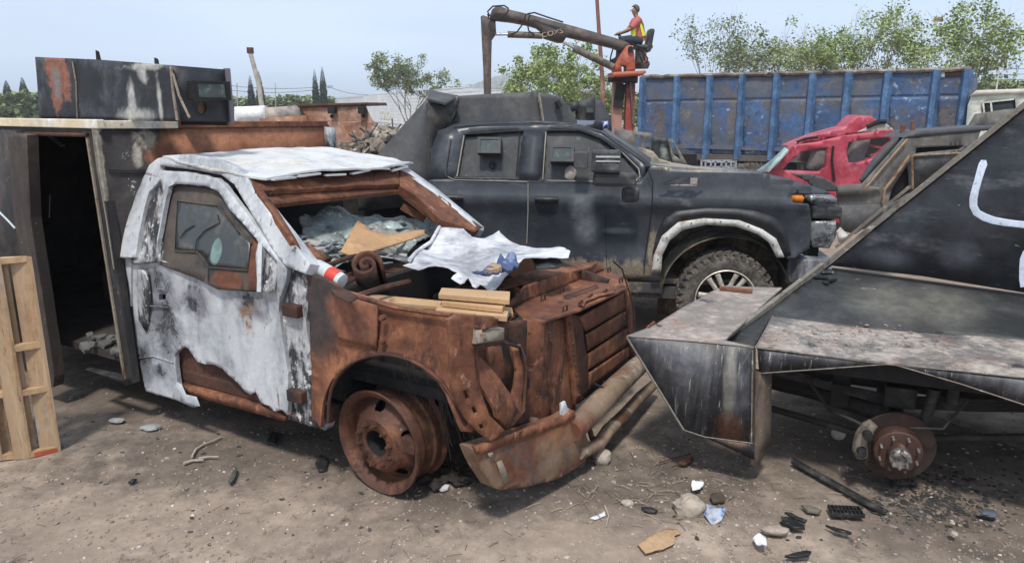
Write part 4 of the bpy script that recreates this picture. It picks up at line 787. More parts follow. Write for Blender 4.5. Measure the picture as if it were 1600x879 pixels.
for (u, v) in ((854, 311), (706, 308)):
    q = K.pt(u, v, ('y', -.045)); hcup = MB().box(q + Vector((0, .02, -.01)), (.20, .03, .06)).build('handle_cup', M_black, pick, bevel=.008)
    m2 = MB(); m2.tube([q + Vector((-.10, .0, 0)), q + Vector((-.07, -.03, .004)), q + Vector((.07, -.03, .004)), q + Vector((.10, 0, 0))], .016, 8); m2.build('door_handle', M_plas, pick, smooth=60)
# flare and white arch trim
M_trim = mat('chipped_white_trim', (.60, .59, .56), .7, 0, [dict(c=DIRT, s=9, t=.56, w=.1), dict(c=(.12, .1, .09), s=16, t=.66, w=.03)], bump=.2)
arch_o = [(1018, 426), (1022, 398), (1034, 369), (1060, 347), (1100, 341), (1155, 344), (1191, 358), (1213, 373), (1226, 402)]
arch_i = [(1033, 426), (1035, 398), (1046, 376), (1067, 359), (1104, 351), (1151, 354), (1184, 366), (1202, 379), (1214, 402)]
sheet(K, 'arch_trim', M_trim, arch_o + arch_i[::-1], ('y', -.085), pick, t=.05, g=.04)
sheet(K, 'wheel_arch_flare', mat('dark_flare_plastic', (.016, .017, .020), .5, 0, [dict(c=(.06, .06, .065), s=6, t=.6, w=.1)], bump=.1), [(1020, 396), (1026, 368), (1038, 343), (1056, 330), (1105, 325), (1150, 326), (1182, 330), (1214, 341), (1230, 362), (1236, 398), (1226, 402), (1213, 373), (1191, 358), (1155, 344), (1100, 341), (1060, 347), (1034, 369), (1022, 398)], ('y', -.072), pick, t=.05, g=.05)
mb = MB()
for i, (u, v) in enumerate(((1028, 405), (1042, 371), (1080, 348), (1126, 346), (1170, 353), (1208, 382))):
    mb = MB(); mb.lathe([(0, -.008), (.005, -.008), (.006, 0)], Matrix.Translation(K.pt(u, v, ('y', -.086))), 8); mb.build('trim_screw', M_rustd, pick)
def ring(u, v, R_): pass
# wheel well
WCx = K.pt(1134, 459, ('y', -.02)); print('pickup wheel', WCx)
WX, WZ, WR = WCx.x, .425, .425
mb = MB(); seg = 20; V = []; Fc = []
for y in (-.03, .55):
    for k in range(seg + 1): t = math.pi * k / seg; V.append((WX + .56 * math.cos(t), y, .46 + .53 * math.sin(t)))
Fc = [[k, k + 1, seg + 2 + k, seg + 1 + k] for k in range(seg)]; mb.add(V, Fc); b = len(mb.v); mb.add([(WX - .56, .55, .1), (WX + .56, .55, .1), (WX + .56, .55, 1.0), (WX - .56, .55, 1.0)], [[0, 1, 2, 3]])
mb.build('wheel_well', mat('muddy_liner', (.11, .085, .065), .9, 0, [dict(c=(.34, .27, .18), s=4, t=.52, w=.1), dict(c=(.02, .02, .02), s=3, t=.56, w=.1)], bump=.4), pick)
def make_tyre(parent, M0, Rw, w_, rim, lugs=36, mt=None):
    mt = mt or M_rubber
    m = MB(); m.lathe([(rim, .0), (rim + .02, -.012), (Rw * .78, -.022), (Rw * .90, -.010), (Rw * .965, .015), (Rw * .98, .04), (Rw * .98, w_ - .04), (Rw * .965, w_ - .015), (Rw * .78, w_ + .02), (rim, w_)], M0, 72)
    ty = m.build('tyre', mt, parent, smooth=50); m = MB()
    for k in range(lugs):
        for side_ in range(3):
            t = 2 * math.pi * (k + .5 * (side_ % 2)) / lugs; c = M0 @ Vector((Rw * .985 * math.cos(t), (.03, w_ / 2, w_ - .03)[side_], Rw * .985 * math.sin(t)))
            m.box(c, (.022, (.085, .09, .085)[side_], Rw * .115), M0.to_3x3() @ Matrix.Rotation(-t, 3, 'Y') @ Matrix.Rotation(.35 * (side_ - 1), 3, 'X'))
        t = 2 * math.pi * k / lugs; c = M0 @ Vector((Rw * .925 * math.cos(t), -.008, Rw * .925 * math.sin(t))); m.box(c, (Rw * .10, .022, Rw * .075), M0.to_3x3() @ Matrix.Rotation(-t, 3, 'Y'))
    m.build('tread_blocks', mt, ty)['kind'] = 'stuff'; return ty
WM2 = Matrix.Translation((WX, -.02, WZ)) @ Matrix.Rotation(R(3), 4, 'Z')
ty = make_tyre(pick, WM2, WR, .27, .262)
mb = MB(); mb.lathe([(.262, -.012), (.270, -.006), (.268, .0), (.255, .02), (.245, .06), (.24, .22), (.262, .26)], WM2, 60); al = mb.build('alloy_rim', M_alloy, pick, smooth=50)
mb = MB(); mb.lathe([(.24, .14), (0, .14)], WM2, 30); mb.lathe([(0, -.0), (.045, -.0), (.055, .015), (.07, .03), (.07, .1)], WM2, 24); mb.build('brake_drum', M_black, al)
for k in range(6):
    t0 = 2 * math.pi * (k + .5 - .0) / 6 + math.pi / 6
    pts = []
    for (rr_, da, y) in ((.06, .35, .025), (.10, .26, .02), (.20, .19, .008), (.245, .17, .004)): pts.append((rr_, da, y))
    for sgn in (-1, 1):
        m = MB(); m.tube([WM2 @ Vector((r_ * math.cos(t0 + sgn * da), y, r_ * math.sin(t0 + sgn * da))) for (r_, da, y) in pts], [.022, .022, .022, .026], 6)
        m.build('spoke', M_alloy, al, smooth=60)
for k in range(8):
    t = 2 * math.pi * k / 8; m = MB(); m.lathe([(0, -.01), (.009, -.01), (.010, .03)], WM2 @ Matrix.Translation((.055 * math.cos(t), .02, .055 * math.sin(t))), 6); m.build('lug_nut', M_rustd, al)
# front end: lamps, grille corner, bumper
sheet(K, 'marker_lamp', mat('amber_lens', (.75, .22, .03), .3), [(1236, 303), (1252, 302), (1257, 309), (1254, 317), (1238, 316)], ('y', .01), pick, t=.02)
M_lens = mat('dusty_clear_lens', (.28, .29, .30), .25, .2, [dict(c=(.05, .05, .055), s=9, t=.52, w=.1), dict(c=(.55, .55, .55), s=16, t=.62, w=.05)], bump=.3)
sheet(K, 'headlamp', M_lens, [(1257, 305), (1300, 305), (1308, 310), (1307, 319), (1262, 318)], ('y', .14), pick, t=.10)
q0, q1 = K.pt(1270, 322, ('y', .10)), K.pt(1316, 343, ('y', .10))
MB().box(((q0.x + q1.x) / 2, .95, (q0.z + q1.z) / 2), (abs(q1.x - q0.x), 1.7, abs(q0.z - q1.z))).build('grille_bar', M_plas, pick, bevel=.03)
sheet(K, 'lower_lamp', M_lens, [(1268, 346), (1306, 345), (1307, 368), (1296, 388), (1270, 386), (1265, 366)], ('y', .10), pick, t=.25, dent=.004)
MB().box((q0.x + .05, .95, .78), (.12, 1.5, .75)).build('radiator_support', M_black, pick)
q2, q3 = K.pt(1232, 404, ('y', .03)), K.pt(1300, 445, ('y', .03))
MB().box(((q2.x + q3.x) / 2, .95, (q2.z + q3.z) / 2), (abs(q3.x - q2.x), 1.82, abs(q2.z - q3.z))).build('front_bumper', mat('scuffed_black_bumper', (.05, .053, .06), .5, 0, [dict(c=(.34, .35, .37), s=4, t=.55, w=.1, st=(1, 1, .3))], bump=.1), pick, bevel=.02)
for k in range(1): pass
def text(s, name, size, M0, mat_, parent=None, depth=.004, shear=0):
    c = bpy.data.curves.new(name, 'FONT'); c.body = s; c.size = size; c.extrude = depth; c.shear = shear; c.align_x = 'CENTER'; c.align_y = 'CENTER'
    o = bpy.data.objects.new(name, c); me = bpy.data.meshes.new_from_object(o); bpy.data.objects.remove(o); bpy.data.curves.remove(c)
    for v in me.vertices: v.co = M0 @ v.co
    return link(name, me, mat_, parent)
q = K.pt(1062, 283, ('y', -.075)); text('Z71', 'badge', .14, Matrix.Translation(q) @ Matrix.Rotation(R(90), 4, 'X') @ Matrix.Diagonal((1.5, .75, 1, 1)), M_plas, pick, .008, .5)
MB().box(K.pt(1084, 283, ('y', -.08)), (.06, .012, .055)).build('badge_end', M_chrome, pick, bevel=.004)
MB().box(K.pt(1068, 289, ('y', -.078)), (.22, .010, .012)).build('badge_bar', M_chrome, pick)
mb = MB(); mb.bar((-.9, .35, .42), (1.0, .35, .42), .10, .14); mb.bar((-3, .35, .42), (-.9, .35, .42), .10, .14); mb.tube([(WX, .1, .42), (WX, 1.8, .42)], .06, 8); mb.box((-.6, .2, .45), (.5, .3, .1)); mb.build('chassis', M_tanp, pick)
mb = MB(); mb.box((-2.2, .06, .50), (3.2, .10, .10)); mb.build('running_board', M_tanp, pick, bevel=.01)
# armoured bed
bed = sheet(K, 'bed_side_plate', M_pk2, [(560, 276), (591, 240), (667, 154), (672, 240), (670, 320), (560, 330)], ('y', .12), pick, t=.02)
q = K.pt(668, 154, ('y', .12))
BRN = ('3', tuple(q), (q.x, q.y, q.z - 1), (q.x + .30, q.y + .30, q.z))
sheet(K, 'bed_corner_plate', M_tanp, [(667, 154), (697, 160), (712, 152), (716, 166), (704, 196), (690, 206), (680, 222), (676, 262), (670, 282)], BRN, pick, t=.02)
sheet(K, 'bed_top_corner', M_pk2, [(667, 154), (673, 141), (698, 146), (716, 149), (712, 153), (697, 161)], ('3', tuple(q), (q.x + .30, q.y + .30, q.z), (q.x + .1, q.y + .5, q.z + .1)), pick, t=.02)
tu = sheet(K, 'turret_plate', M_pk2, [(714, 150), (760, 147), (839, 143), (844, 190), (838, 210), (700, 210), (703, 196)], ('y', .42), pick, t=.02, dent=.004, dscale=1.5)
sheet(K, 'turret_plate', M_pk2, [(841, 143), (855, 146), (878, 153), (890, 168), (904, 194), (900, 210), (846, 210)], ('3', tuple(K.pt(840, 143, ('y', .42))), tuple(K.pt(840, 200, ('y', .42))), tuple(K.pt(840, 143, ('y', .42)) + Vector((1, .25, 0)))), pick, t=.02, dent=.004, dscale=1.5)
kline('turret_weld', [(842, 145), (849, 190)], ('y', .40), .012, M_weld, tu)
kline('turret_weld', [(714, 151), (700, 195)], ('y', .40), .022, M_weld, tu)
kline('turret_slot', [(870, 158), (875, 168)], ('y', .42), .03, M_black, tu)
t0 = K.pt(714, 150, ('y', .42)); t1 = K.pt(878, 153, ('y', .42)); t2 = K.pt(839, 143, ('y', .42))
sheet3('turret_top', M_pk2, [(t0.x, .43, t0.z - .01), (t2.x, .43, t2.z - .01), (t2.x, 1.5, t2.z - .01), (t0.x, 1.5, t0.z - .01)], (0, 0, 1), pick, t=.02)
mb = MB(); mb.box((-3.4, 1.0, 1.0), (1.2, 1.5, .8)); mb.box(((t0.x + t2.x) / 2, 1.0, 1.98), (t2.x - t0.x, 1.05, .3)); mb.build('bed_inner', M_black, pick)
# ------------------------------------------------------------------ black armoured hull, right foreground
B = Frame(1.385, 3.87, 156)
hull = empty('armoured_hull', B, 'black slab sided armoured vehicle with pointed nose and bare brake disc, wheels gone', 'armoured vehicle')
def bw_(u, v, z): return B.I @ gz(u, v, z)
ZN = .83
c0 = bw_(1180, 541, ZN); cL = bw_(980, 525, ZN)
NF = ('3', tuple(c0), tuple(cL), (c0.x, c0.y, c0.z - 1))
def hb(u, v, pl, r=.1, ry=None, rz=None): q = B.pt(u, v, pl); return (q.x, q.y, q.z, r, ry or r, rz or r)
BKB = (.018, .019, .022)
M_nf = mat('scratched_black_steel', BKB, .5, .1, [dict(c=(.10, .10, .11), s=3, t=.54, w=.12, st=(2, 2, .35)), dict(c=(.26, .25, .23), s=16, t=.64, w=.05, st=(3, 3, .35)), dict(c=(.34, .34, .34), s=16, t=.64, w=.03, st=(2.4, 2.4, .25)), dict(c=(.22, .21, .20), s=70, t=.64, w=.03, ro=.8),
    dict(c=(.13, .060, .032), s=9, blobs=[hb(1137, 672, NF, .10, .10, .085)], k=3.2, w=.45), dict(c=(.30, .27, .23), s=30, t=.63, w=.04, ro=.8, st=(1.5, 1.5, .6)), dict(c=(.28, .26, .22), s=4, blobs=[hb(1140, 600, NF, .03, .05, .25)], k=1.5, w=.4, o=.5)], bump=.2)
M_dustp = mat('dusty_plate_top', (.11, .105, .102), .75, 0, [dict(c=(.21, .13, .09), s=2.2, t=.57, w=.1, ro=.8, off=3), dict(c=(.36, .31, .27), s=3.5, t=.50, w=.10, ro=.78), dict(c=(.34, .23, .18), s=4, t=.63, w=.07, ro=.8), dict(c=(.03, .03, .033), s=5, t=.60, w=.06, ro=.8, off=8), dict(c=(.5, .47, .42), s=22, t=.66, w=.04)], bump=.35, bscale=40)
M_edge = mat('worn_plate_edge', (.20, .175, .145), .75, .1, [dict(c=(.08, .06, .05), s=12, t=.58, w=.08), dict(c=(.42, .39, .34), s=20, t=.62, w=.05)], bump=.3)
def edge(pts, pl=None, r=.005, name='worn_edge', parent=None, m=None, fr=B):
    q = [fr.pt(u, v, pl) if pl else Vector((u, v)) for u, v in pts]; mb = MB()
    mb.tube(q, r, 5); return mb.build(name, m or M_edge, parent or hull)
nf = sheet(B, 'nose_panel', M_nf, [(979, 525), (1179, 542), (1176, 692), (1101, 681), (1068, 671)], NF, hull, t=.012)
edge([(979, 526), (1068, 671)], NF, .007, parent=nf); edge([(1068, 671), (1101, 682), (1176, 692)], NF, .004, parent=nf); edge([(980, 525), (1085, 533), (1178, 542)], NF, .004, parent=nf); edge([(1176, 546), (1174, 690)], NF, .005, parent=nf)
edge([(1174, 546), (1148, 590)], NF, .0025, parent=nf)
sheet(B, 'nose_underplate', M_nf, [(1100, 682), (1177, 692), (1180, 719)], NF, hull, t=.01)
fp = B.pt(1181, 541, NF)
FN = ('3', tuple(fp), (fp.x, fp.y, fp.z - 1), (fp.x - .20, fp.y - .30, fp.z))
sheet(B, 'vertical_fin', mat('brown_scraped_fin', (.17, .13, .10), .75, .1, [dict(c=(.07, .05, .04), s=5, t=.55, w=.1, st=(2, 2, .4)), dict(c=(.3, .25, .2), s=18, t=.64, w=.05)], bump=.3), [(1181, 543), (1181, 580), (1206, 584), (1205, 687), (1184, 731), (1179, 728)], FN, hull, t=.03)
M_ntop = mat('dust_caked_nose_top', (.21, .185, .165), .8, 0, [dict(c=(.38, .32, .28), s=3, t=.52, w=.10, ro=.78), dict(c=(.30, .17, .12), s=4, t=.60, w=.07, ro=.8), dict(c=(.05, .048, .05), s=3.5, t=.62, w=.06, ro=.8, off=8)], bump=.35, bscale=40)
top = sheet(B, 'nose_top_plate', M_ntop, [(979, 524), (1021, 508), (1070, 478), (1110, 456), (1136, 445), (1160, 447), (1222, 449), (1132, 531), (1178, 541)], ('z', ZN), hull, t=.012, g=.04, dent=.003)
mb = MB(); mb.tube([B.pt(u, v, ('z', ZN)) for u, v in ((1012, 512), (1022, 504), (1032, 510))], .012, 6); mb.build('torn_lip', M_rust, top)
mb = MB(); mb.box(B.pt(1150, 452, ('z', ZN + .015)), (.22, .05, .02)); mb.build('rusty_bar', M_rust, top)
# shelf and its skirts
za = B.pt(1182, 541, ('y', 0)).z; zb_ = B.pt(1600, 590, ('y', 0)).z; print('shelf z', za, zb_)
sa = B.pt(1182, 541, ('y', 0)); sb = B.pt(1640, 595, ('y', 0)); sc = bw_(1206, 494, sa.z + .02)
SH = ('3', tuple(sa), tuple(sb), tuple(sc))
shelf = sheet(B, 'side_shelf', M_dustp, [(1182, 541), (1206, 494), (1343, 511), (1600, 530), (2100, 576), (2100, 646), (1600, 589), (1391, 567)], SH, hull, t=.012, g=.05, dent=.004)
sheet(B, 'skirt_plate', M_nf, [(1183, 543), (1391, 568), (1300, 574), (1186, 582)], ('y', .004), hull, t=.012)
sheet(B, 'skirt_plate', M_nf, [(1394, 568), (1600, 590), (2100, 647), (2100, 760), (1800, 704), (1600, 632), (1500, 598)], ('y', .004), hull, t=.012)
edge([(1186, 583), (1300, 575), (1393, 568), (1500, 599), (1640, 645)], ('y', .008), .004); edge([(1183, 543), (1391, 568), (1640, 594)], ('y', .008), .004)
edge([(1208, 493), (1182, 540)], SH, .004)
rr = random.Random(12); mbc = MB()
for k in range(150):
    p_ = B.pt(rr.gauss(1320, 75), rr.uniform(508, 540), SH); 
    if p_.x > -.05: continue
    r_ = .003 + .014 * rr.random() ** 3; mbc.box(p_ + Vector((0, 0, r_ * .4)), (r_ * 1.6, r_, r_ * .8), Matrix.Rotation(rr.random() * 3, 3, 'Z') @ Matrix.Rotation(rr.random(), 3, 'X'), taper=.6)
mbc.build('stone_chips', M_peb, shelf)['kind'] = 'stuff'
# lower slanted plate
s0 = B.pt(1206, 494, SH); s1 = B.pt(1600, 530, SH); ck = bw_(1400, 432, s0.z + .17)
S2 = ('3', tuple(s0), tuple(s1), tuple(ck))
M_s2 = mat('scuffed_black_slope', (.016, .017, .018), .65, .0, [dict(c=(.05, .05, .047), s=3, t=.53, w=.13, st=(1, 1, 1)),
    dict(c=(.40, .38, .31), s=2, blobs=[hb(1400, 475, S2, .28, .3, .2), hb(1470, 480, S2, .22, .3, .2)], k=.4, w=.6, t=.2, o=.22), dict(c=(.33, .36, .36), s=14, t=.68, w=.04, st=(.4, 1, 2))], bump=.15)
slope = sheet(B, 'lower_slope_plate', M_s2, [(1131, 532), (1178, 541), (1206, 494), (1343, 511), (1600, 530), (2100, 576), (2100, 534), (1600, 463), (1440, 437), (1290, 419)], S2, hull, t=.012, dent=.002, dscale=2)
k0 = B.pt(1290, 419, S2); k1 = B.pt(1600, 461, S2)
S3 = ('3', (k0.x, k0.y + .02, k0.z), (k1.x, k1.y + .02, k1.z), (k0.x, k0.y - .04, k0.z + 1))
lpath = [(1537, 250), (1536, 256), (1532, 268), (1528, 282), (1524, 296), (1521, 310), (1521, 322), (1526, 332), (1538, 339), (1552, 344), (1568, 347), (1584, 349), (1602, 351)]
M_s3 = mat('satin_black_plate', (.013, .014, .018), .45, .1, [dict(c=(.055, .058, .066), s=1.3, t=.5, w=.2), dict(c=(.11, .11, .12), s=5, t=.60, w=.1, st=(.4, 1, 1.4)),
    dict(c=(.30, .30, .33), s=2, blobs=[hb(1390, 405, S3, .14, .3, .07), hb(1500, 400, S3, .12, .3, .09)], k=.3, w=.6, t=.2, o=.45), dict(c=(.38, .39, .40), s=34, t=.69, w=.03, st=(.35, 1, 1.3)), dict(c=(.20, .21, .22), s=60, t=.66, w=.03, st=(.5, 1, .9), ro=.8), dict(c=(.42, .43, .42), s=11, t=.70, w=.012, st=(.22, 1, 1.2), dist=1.5),
    ], bump=.08)
slab = sheet(B, 'side_slab', M_s3, [(1276, 430), (1600, 166), (1720, 68), (2100, 20), (2100, 530), (1600, 457), (1440, 431), (1300, 415)], S3, hull, t=.014)
def ribbon(path, w_, nm):
    q = [B.pt(u, v, S3) for u, v in path]; n_ = B.plane(S3)[1]; n_ = n_ if n_.y > 0 else -n_; V = []; Fc = []
    for i, p_ in enumerate(q):
        d_ = (q[min(i + 1, len(q) - 1)] - q[max(0, i - 1)]).normalized(); s_ = d_.cross(n_).normalized(); ww = w_ * (1 + .15 * fractal(p_, 9, 2)) * (.6 if i in (0, ) else 1)
        for e, o_ in ((-1, .0006), (-.6, .0022), (.6, .0022), (1, .0006)): V.append(p_ + n_ * o_ + s_ * ww * e)
    for i in range(len(q) - 1):
        for k in range(3): a = i * 4 + k; Fc.append([a, a + 1, a + 5, a + 4])
    return MB().add(V, Fc).build(nm, mat('white_spray_paint', (.60, .67, .78), .6, 0, [dict(c=(.35, .42, .52), s=30, t=.62, w=.06)], bump=.05), slab)
ribbon(lpath, .022, 'painted_stroke'); ribbon([(1602, 392), (1599, 405), (1598, 420), (1598, 436), (1600, 448)], .018, 'painted_stroke')
# bright cut edge: flat bar on the slab border, standing proud
e0 = B.pt(1131, 534, S2); e1_ = B.pt(1284, 424, S3); e2_ = B.pt(1720, 68, S3)
mb = MB(); mb.bar(B.pt(1129, 533, S2), B.pt(1286, 413, S3), .03, .03); mb.build('edge_flange', M_edge, hull)
mb = MB(); mb.bar(B.pt(1283, 418, S3) , B.pt(1722, 66, S3), .030, .03); mb.build('edge_flange', M_edge, hull)
mb = MB(); mb.bar(B.pt(1305, 390, S3) + Vector((0, -.09, 0)), B.pt(1425, 292, S3) + Vector((0, -.09, 0)), .014, .02); mb.build('rear_edge_strip', M_edge, hull)
# black bar drawn as gap shade under the slab, torn bits at its corner
mb = MB(); mb.bar(B.pt(1300, 420, S3) + Vector((0, -.01, -.012)), B.pt(1690, 474, S3) + Vector((0, -.01, -.01)), .03, .035); mb.build('gap_shadow_bar', M_black, hull)
M_bits = mat('torn_grey_bits', (.20, .23, .28), .5, .3, [dict(c=(.04, .04, .045), s=15, t=.52, w=.05)], bump=.5)
for k, (u, v) in enumerate(((1283, 436), (1292, 428), (1300, 440), (1272, 432), (1290, 444))):
    q = B.pt(u, v, S2) + Vector((0, 0, .012)); m = MB(); m.box(q, (.09 - .01 * k, .03, .014), Matrix.Rotation(.5 * k, 3, 'Z') @ Matrix.Rotation(.3, 3, 'X')); m.build('torn_bit', M_bits if k % 2 else M_black, slope)
# top and the far side of the hull, dark belly
st = B.pt(1600, 166, S3); 
mb = MB(); mb.box((-1.75, -1.25, .66), (3.1, 1.5, .30)); mb.box((-1.7, -.62, .60), (3.0, .08, .18)); mb.box((-1.5, -1.65, .40), (3.0, .05, .6)); mb.box((-1.2, -.42, .72), (2.2, .6, .10)); mb.build('belly', M_black, hull)
nb = B.pt(1178, 541, NF)
M_und = mat('greasy_running_gear', (.020, .017, .015), .75, .2, [dict(c=(.06, .05, .042), s=7, t=.56, w=.1)], bump=.4)
hubp = B.pt(1400, 697, ('y', -.20)); print('hub', hubp)
HX, HZh = hubp.x, max(.235, hubp.z)
mb = MB(); mb.tube([(HX + 1.1, -.85, .36), (HX + .45, -.62, .38), (HX + .05, -.45, .36)], .055, 12); mb.build('drive_shaft', M_und, hull, smooth=50)
mb = MB(); mb.tube([(HX, -.28, HZh), (HX, -1.5, HZh)], .07, 12); mb.build('axle', M_und, hull, smooth=50)
for k in range(4):
    m = MB(); m.tube([(HX + .75, -.36, .56 + .018 * k), (HX + .35, -.36, .50 - .012 * k + .02 * k), (HX, -.36, .47 + .018 * k - .02), (HX - .4, -.36, .50 + .018 * k), (HX - .9, -.36, .58 + .018 * k)], .012, 6); m.build('leaf_spring', M_und, hull)
for (c_, d_) in (((HX, -.36, .52), (.16, .12, .12)), ((HX - .25, -.36, .60), (.06, .1, .16)), ((HX + .3, -.5, .46), (.1, .1, .2))): MB().box(c_, d_).build('spring_clamp', M_und, hull, bevel=.01)
DM = Matrix.Translation((HX, -.20, HZh)) @ Matrix.Rotation(R(180 + 6), 4, 'Z') @ Matrix.Rotation(R(2), 4, 'X')
M_disc = mat('rusted_brake_disc', (.038, .022, .018), .6, .3, [dict(c=(.085, .042, .03), s=6, t=.58, w=.1), dict(c=(.05, .035, .03), s=4, t=.55, w=.1)], bump=.25)
mb = MB(); mb.lathe([(.0, .03), (.195, .03), (.20, .025), (.20, .005), (.195, .0), (.12, .0), (.0, .0)], DM, 56); disc_ = mb.build('brake_disc', M_disc, hull, smooth=40)
mb = MB(); mb.lathe([(.122, 0), (.122, -.07), (.115, -.078), (.06, -.08), (.055, -.12), (0, -.12)], DM, 40); mb.build('hub', mat('hub_rust', (.075, .036, .026), .7, .2, [dict(c=(.2, .14, .11), s=18, t=.62, w=.05)], bump=.3), disc_, smooth=40)
for k in range(8):
    t = 2 * math.pi * (k + .5) / 8; m = MB(); m.lathe([(0, -.115), (.007, -.113), (.007, -.07)], DM @ Matrix.Translation((.098 * math.cos(t), 0, .098 * math.sin(t))), 8); m.build('wheel_stud', M_edge, disc_)
M_gear = mat('bare_hub_steel', (.34, .32, .30), .45, .6, [dict(c=(.1, .08, .07), s=20, t=.55, w=.08)], bump=.2)
mb = MB(); mb.lathe([(.052, -.115), (.055, -.155), (.045, -.165), (.03, -.166), (.028, -.14), (0, -.14)], DM, 24); mb.build('hub_cap_body', M_gear, disc_, smooth=40)
for k in range(8):
    t = 2 * math.pi * k / 8; m = MB(); m.lathe([(0, -.175), (.010, -.173), (.012, -.15)], DM @ Matrix.Translation((.045 * math.cos(t), 0, .045 * math.sin(t))), 8); m.build('hub_bolt', M_gear, disc_)
mb = MB()
for k in range(7):
    t = R(150 + k * 12) ; c = DM @ Vector((-.185 * math.cos(t) * 1.0, .0, .185 * math.sin(t) * 1.0))
# caliper: two pot casting clasping the rear edge of the disc
def onD(t, r_, y): return DM @ Vector((r_ * math.cos(t), y, r_ * math.sin(t)))
cal = MB(); sg = 1
angs = [R(180 - 45 + 14 * k) for k in range(6)]
cal.tube([onD(t, .185, -.02) for t in angs], [.03, .042, .038, .038, .042, .03], 10); cpo = cal.build('brake_caliper', mat('cast_caliper', (.26, .22, .17), .7, .2, [dict(c=(.08, .06, .05), s=10, t=.56, w=.08)], bump=.4), disc_, smooth=50)
for t in (R(180 - 27), R(180 + 7)):
    m = MB(); p0 = onD(t, .18, -.075); m.lathe([(0, -.035), (.022, -.033), (.026, .03)], Matrix.Translation(p0) @ Matrix.Rotation(R(186), 4, 'Z'), 14); m.build('piston_cover', M_black, cpo, smooth=50)
for k, (pth, r_) in enumerate((([(HX + .5, -.30, .58), (HX + .35, -.22, .42), (HX + .2, -.15, .40), (HX + .12, -.16, .34)], .010), ([(HX + .9, -.5, .30), (HX + .1, -.35, .24)], .022), ([(HX - .1, -.3, .30), (HX - .9, -.45, .40)], .022), ([(HX - .15, -.25, .62), (HX - .12, -.25, .35)], .03), ([(HX - .3, -.2, .6), (HX - .2, -.12, .45), (HX - .05, -.14, .42)], .008))):
    m = MB(); m.tube(pth, r_, 8); m.build(('brake_hose', 'tie_rod', 'track_bar', 'shock_absorber', 'brake_hose')[k], M_und, hull, smooth=50)
gp = B.pt(1310, 677, ('y', -.75)); m = MB(); m.lathe([(0, .02), (.035, .015), (.045, 0), (.04, -.02), (0, -.03)], Matrix.Translation(gp) , 18); m.build('pale_cap', mat('pale_cap', (.5, .47, .42), .7), hull, smooth=60)
# ------------------------------------------------------------------ second armoured wreck behind, right
G = Frame(4.6, 8.7, 8)
wr = empty('armoured_wreck', G, 'grey armoured wreck with angled window frame plates standing behind the black hull', 'armoured vehicle')
GP = ('y', 0.)
M_gr = mat('bleached_grey_armour', (.115, .108, .098), .75, .05, [dict(c=(.20, .185, .165), s=2.5, t=.53, w=.14), dict(c=(.055, .05, .047), s=3, t=.60, w=.1), dict(c=(.22, .11, .06), s=7, t=.69, w=.04)], bump=.25)
M_gr2 = mat('dark_green_black_plate', (.035, .038, .038), .6, 0, [dict(c=(.10, .10, .095), s=5, t=.6, w=.1)], bump=.2)
sheet(G, 'window_frame_plate', M_gr, [(1308, 290), (1349, 287), (1414, 215), (1432, 213), (1533, 203), (1526, 222), (1500, 238), (1426, 300), (1400, 322), (1360, 360), (1314, 352), (1309, 310)], GP, wr, t=.03, dent=.004, dscale=2,
      holes=[[(1388, 316), (1394, 294), (1420, 254), (1424, 300), (1396, 318)], [(1432, 231), (1507, 227), (1500, 233), (1430, 240)]])
sheet(G, 'frame_side_return', M_pk2, [(1349, 287), (1414, 215), (1402, 213), (1366, 250), (1346, 281)], ('y', .10), wr, t=.05)
sheet(G, 'hull_shoulder', M_gr, [(1308, 292), (1349, 288), (1379, 294), (1350, 304), (1309, 306)], ('y', -.05), wr, t=.03)
sheet(G, 'lower_plate', M_pk2, [(1311, 321), (1379, 319), (1379, 334), (1336, 366), (1316, 360)], ('y', -.03), wr, t=.03)
sheet(G, 'side_panel', M_gr2, [(1426, 242), (1500, 238), (1520, 226), (1426, 300)], ('y', -.03), wr, t=.02)
def ge(px, r, m, y=-.05, nm='weld_line'):
    mb = MB(); mb.tube([G.pt(u, v, ('y', y)) for u, v in px], r, 5); mb.build(nm, m, wr)
M_tanw = mat('rusty_weld', (.34, .22, .13), .8, 0, [dict(c=(.16, .08, .04), s=16, t=.55)])
ge([(1349, 298), (1372, 270), (1395, 243), (1418, 217)], .012, M_tanw); ge([(1379, 318), (1382, 296), (1398, 276), (1421, 243)], .016, M_tanw); ge([(1425, 243), (1426, 296)], .014, M_tanw); ge([(1426, 243), (1500, 239)], .010, M_tanw)
sheet(G, 'inner_dark', M_black, [(1384, 322), (1390, 288), (1420, 240), (1436, 226), (1515, 220), (1500, 240), (1430, 310)], ('y', .12), wr, t=.02)
sheet(G, 'upper_box_plate', M_gr, [(1512, 204), (1527, 178), (1576, 171), (1620, 168), (1620, 205)], ('y', .3), wr, t=.04)
sheet(G, 'roof_plate', M_pk2, [(1414, 215), (1432, 205), (1545, 197), (1620, 196), (1533, 205)], ('y', -.01), wr, t=.4)
for (u, v) in ((1410, 205), (1426, 199)): MB().box(G.pt(u, v, ('y', .2)), (.05, .03, .16)).build('lifting_lug', M_rust, wr, bevel=.01)
mb = MB(); mb.box((1.5, 1.0, .75), (1.5, 1.2, 1.0)); mb.build('hull_core', M_black, wr)
sheet(G, 'white_wedge', M_trim, [(1308, 362), (1314, 355), (1329, 372), (1312, 380)], ('y', -.2), wr, t=.02)
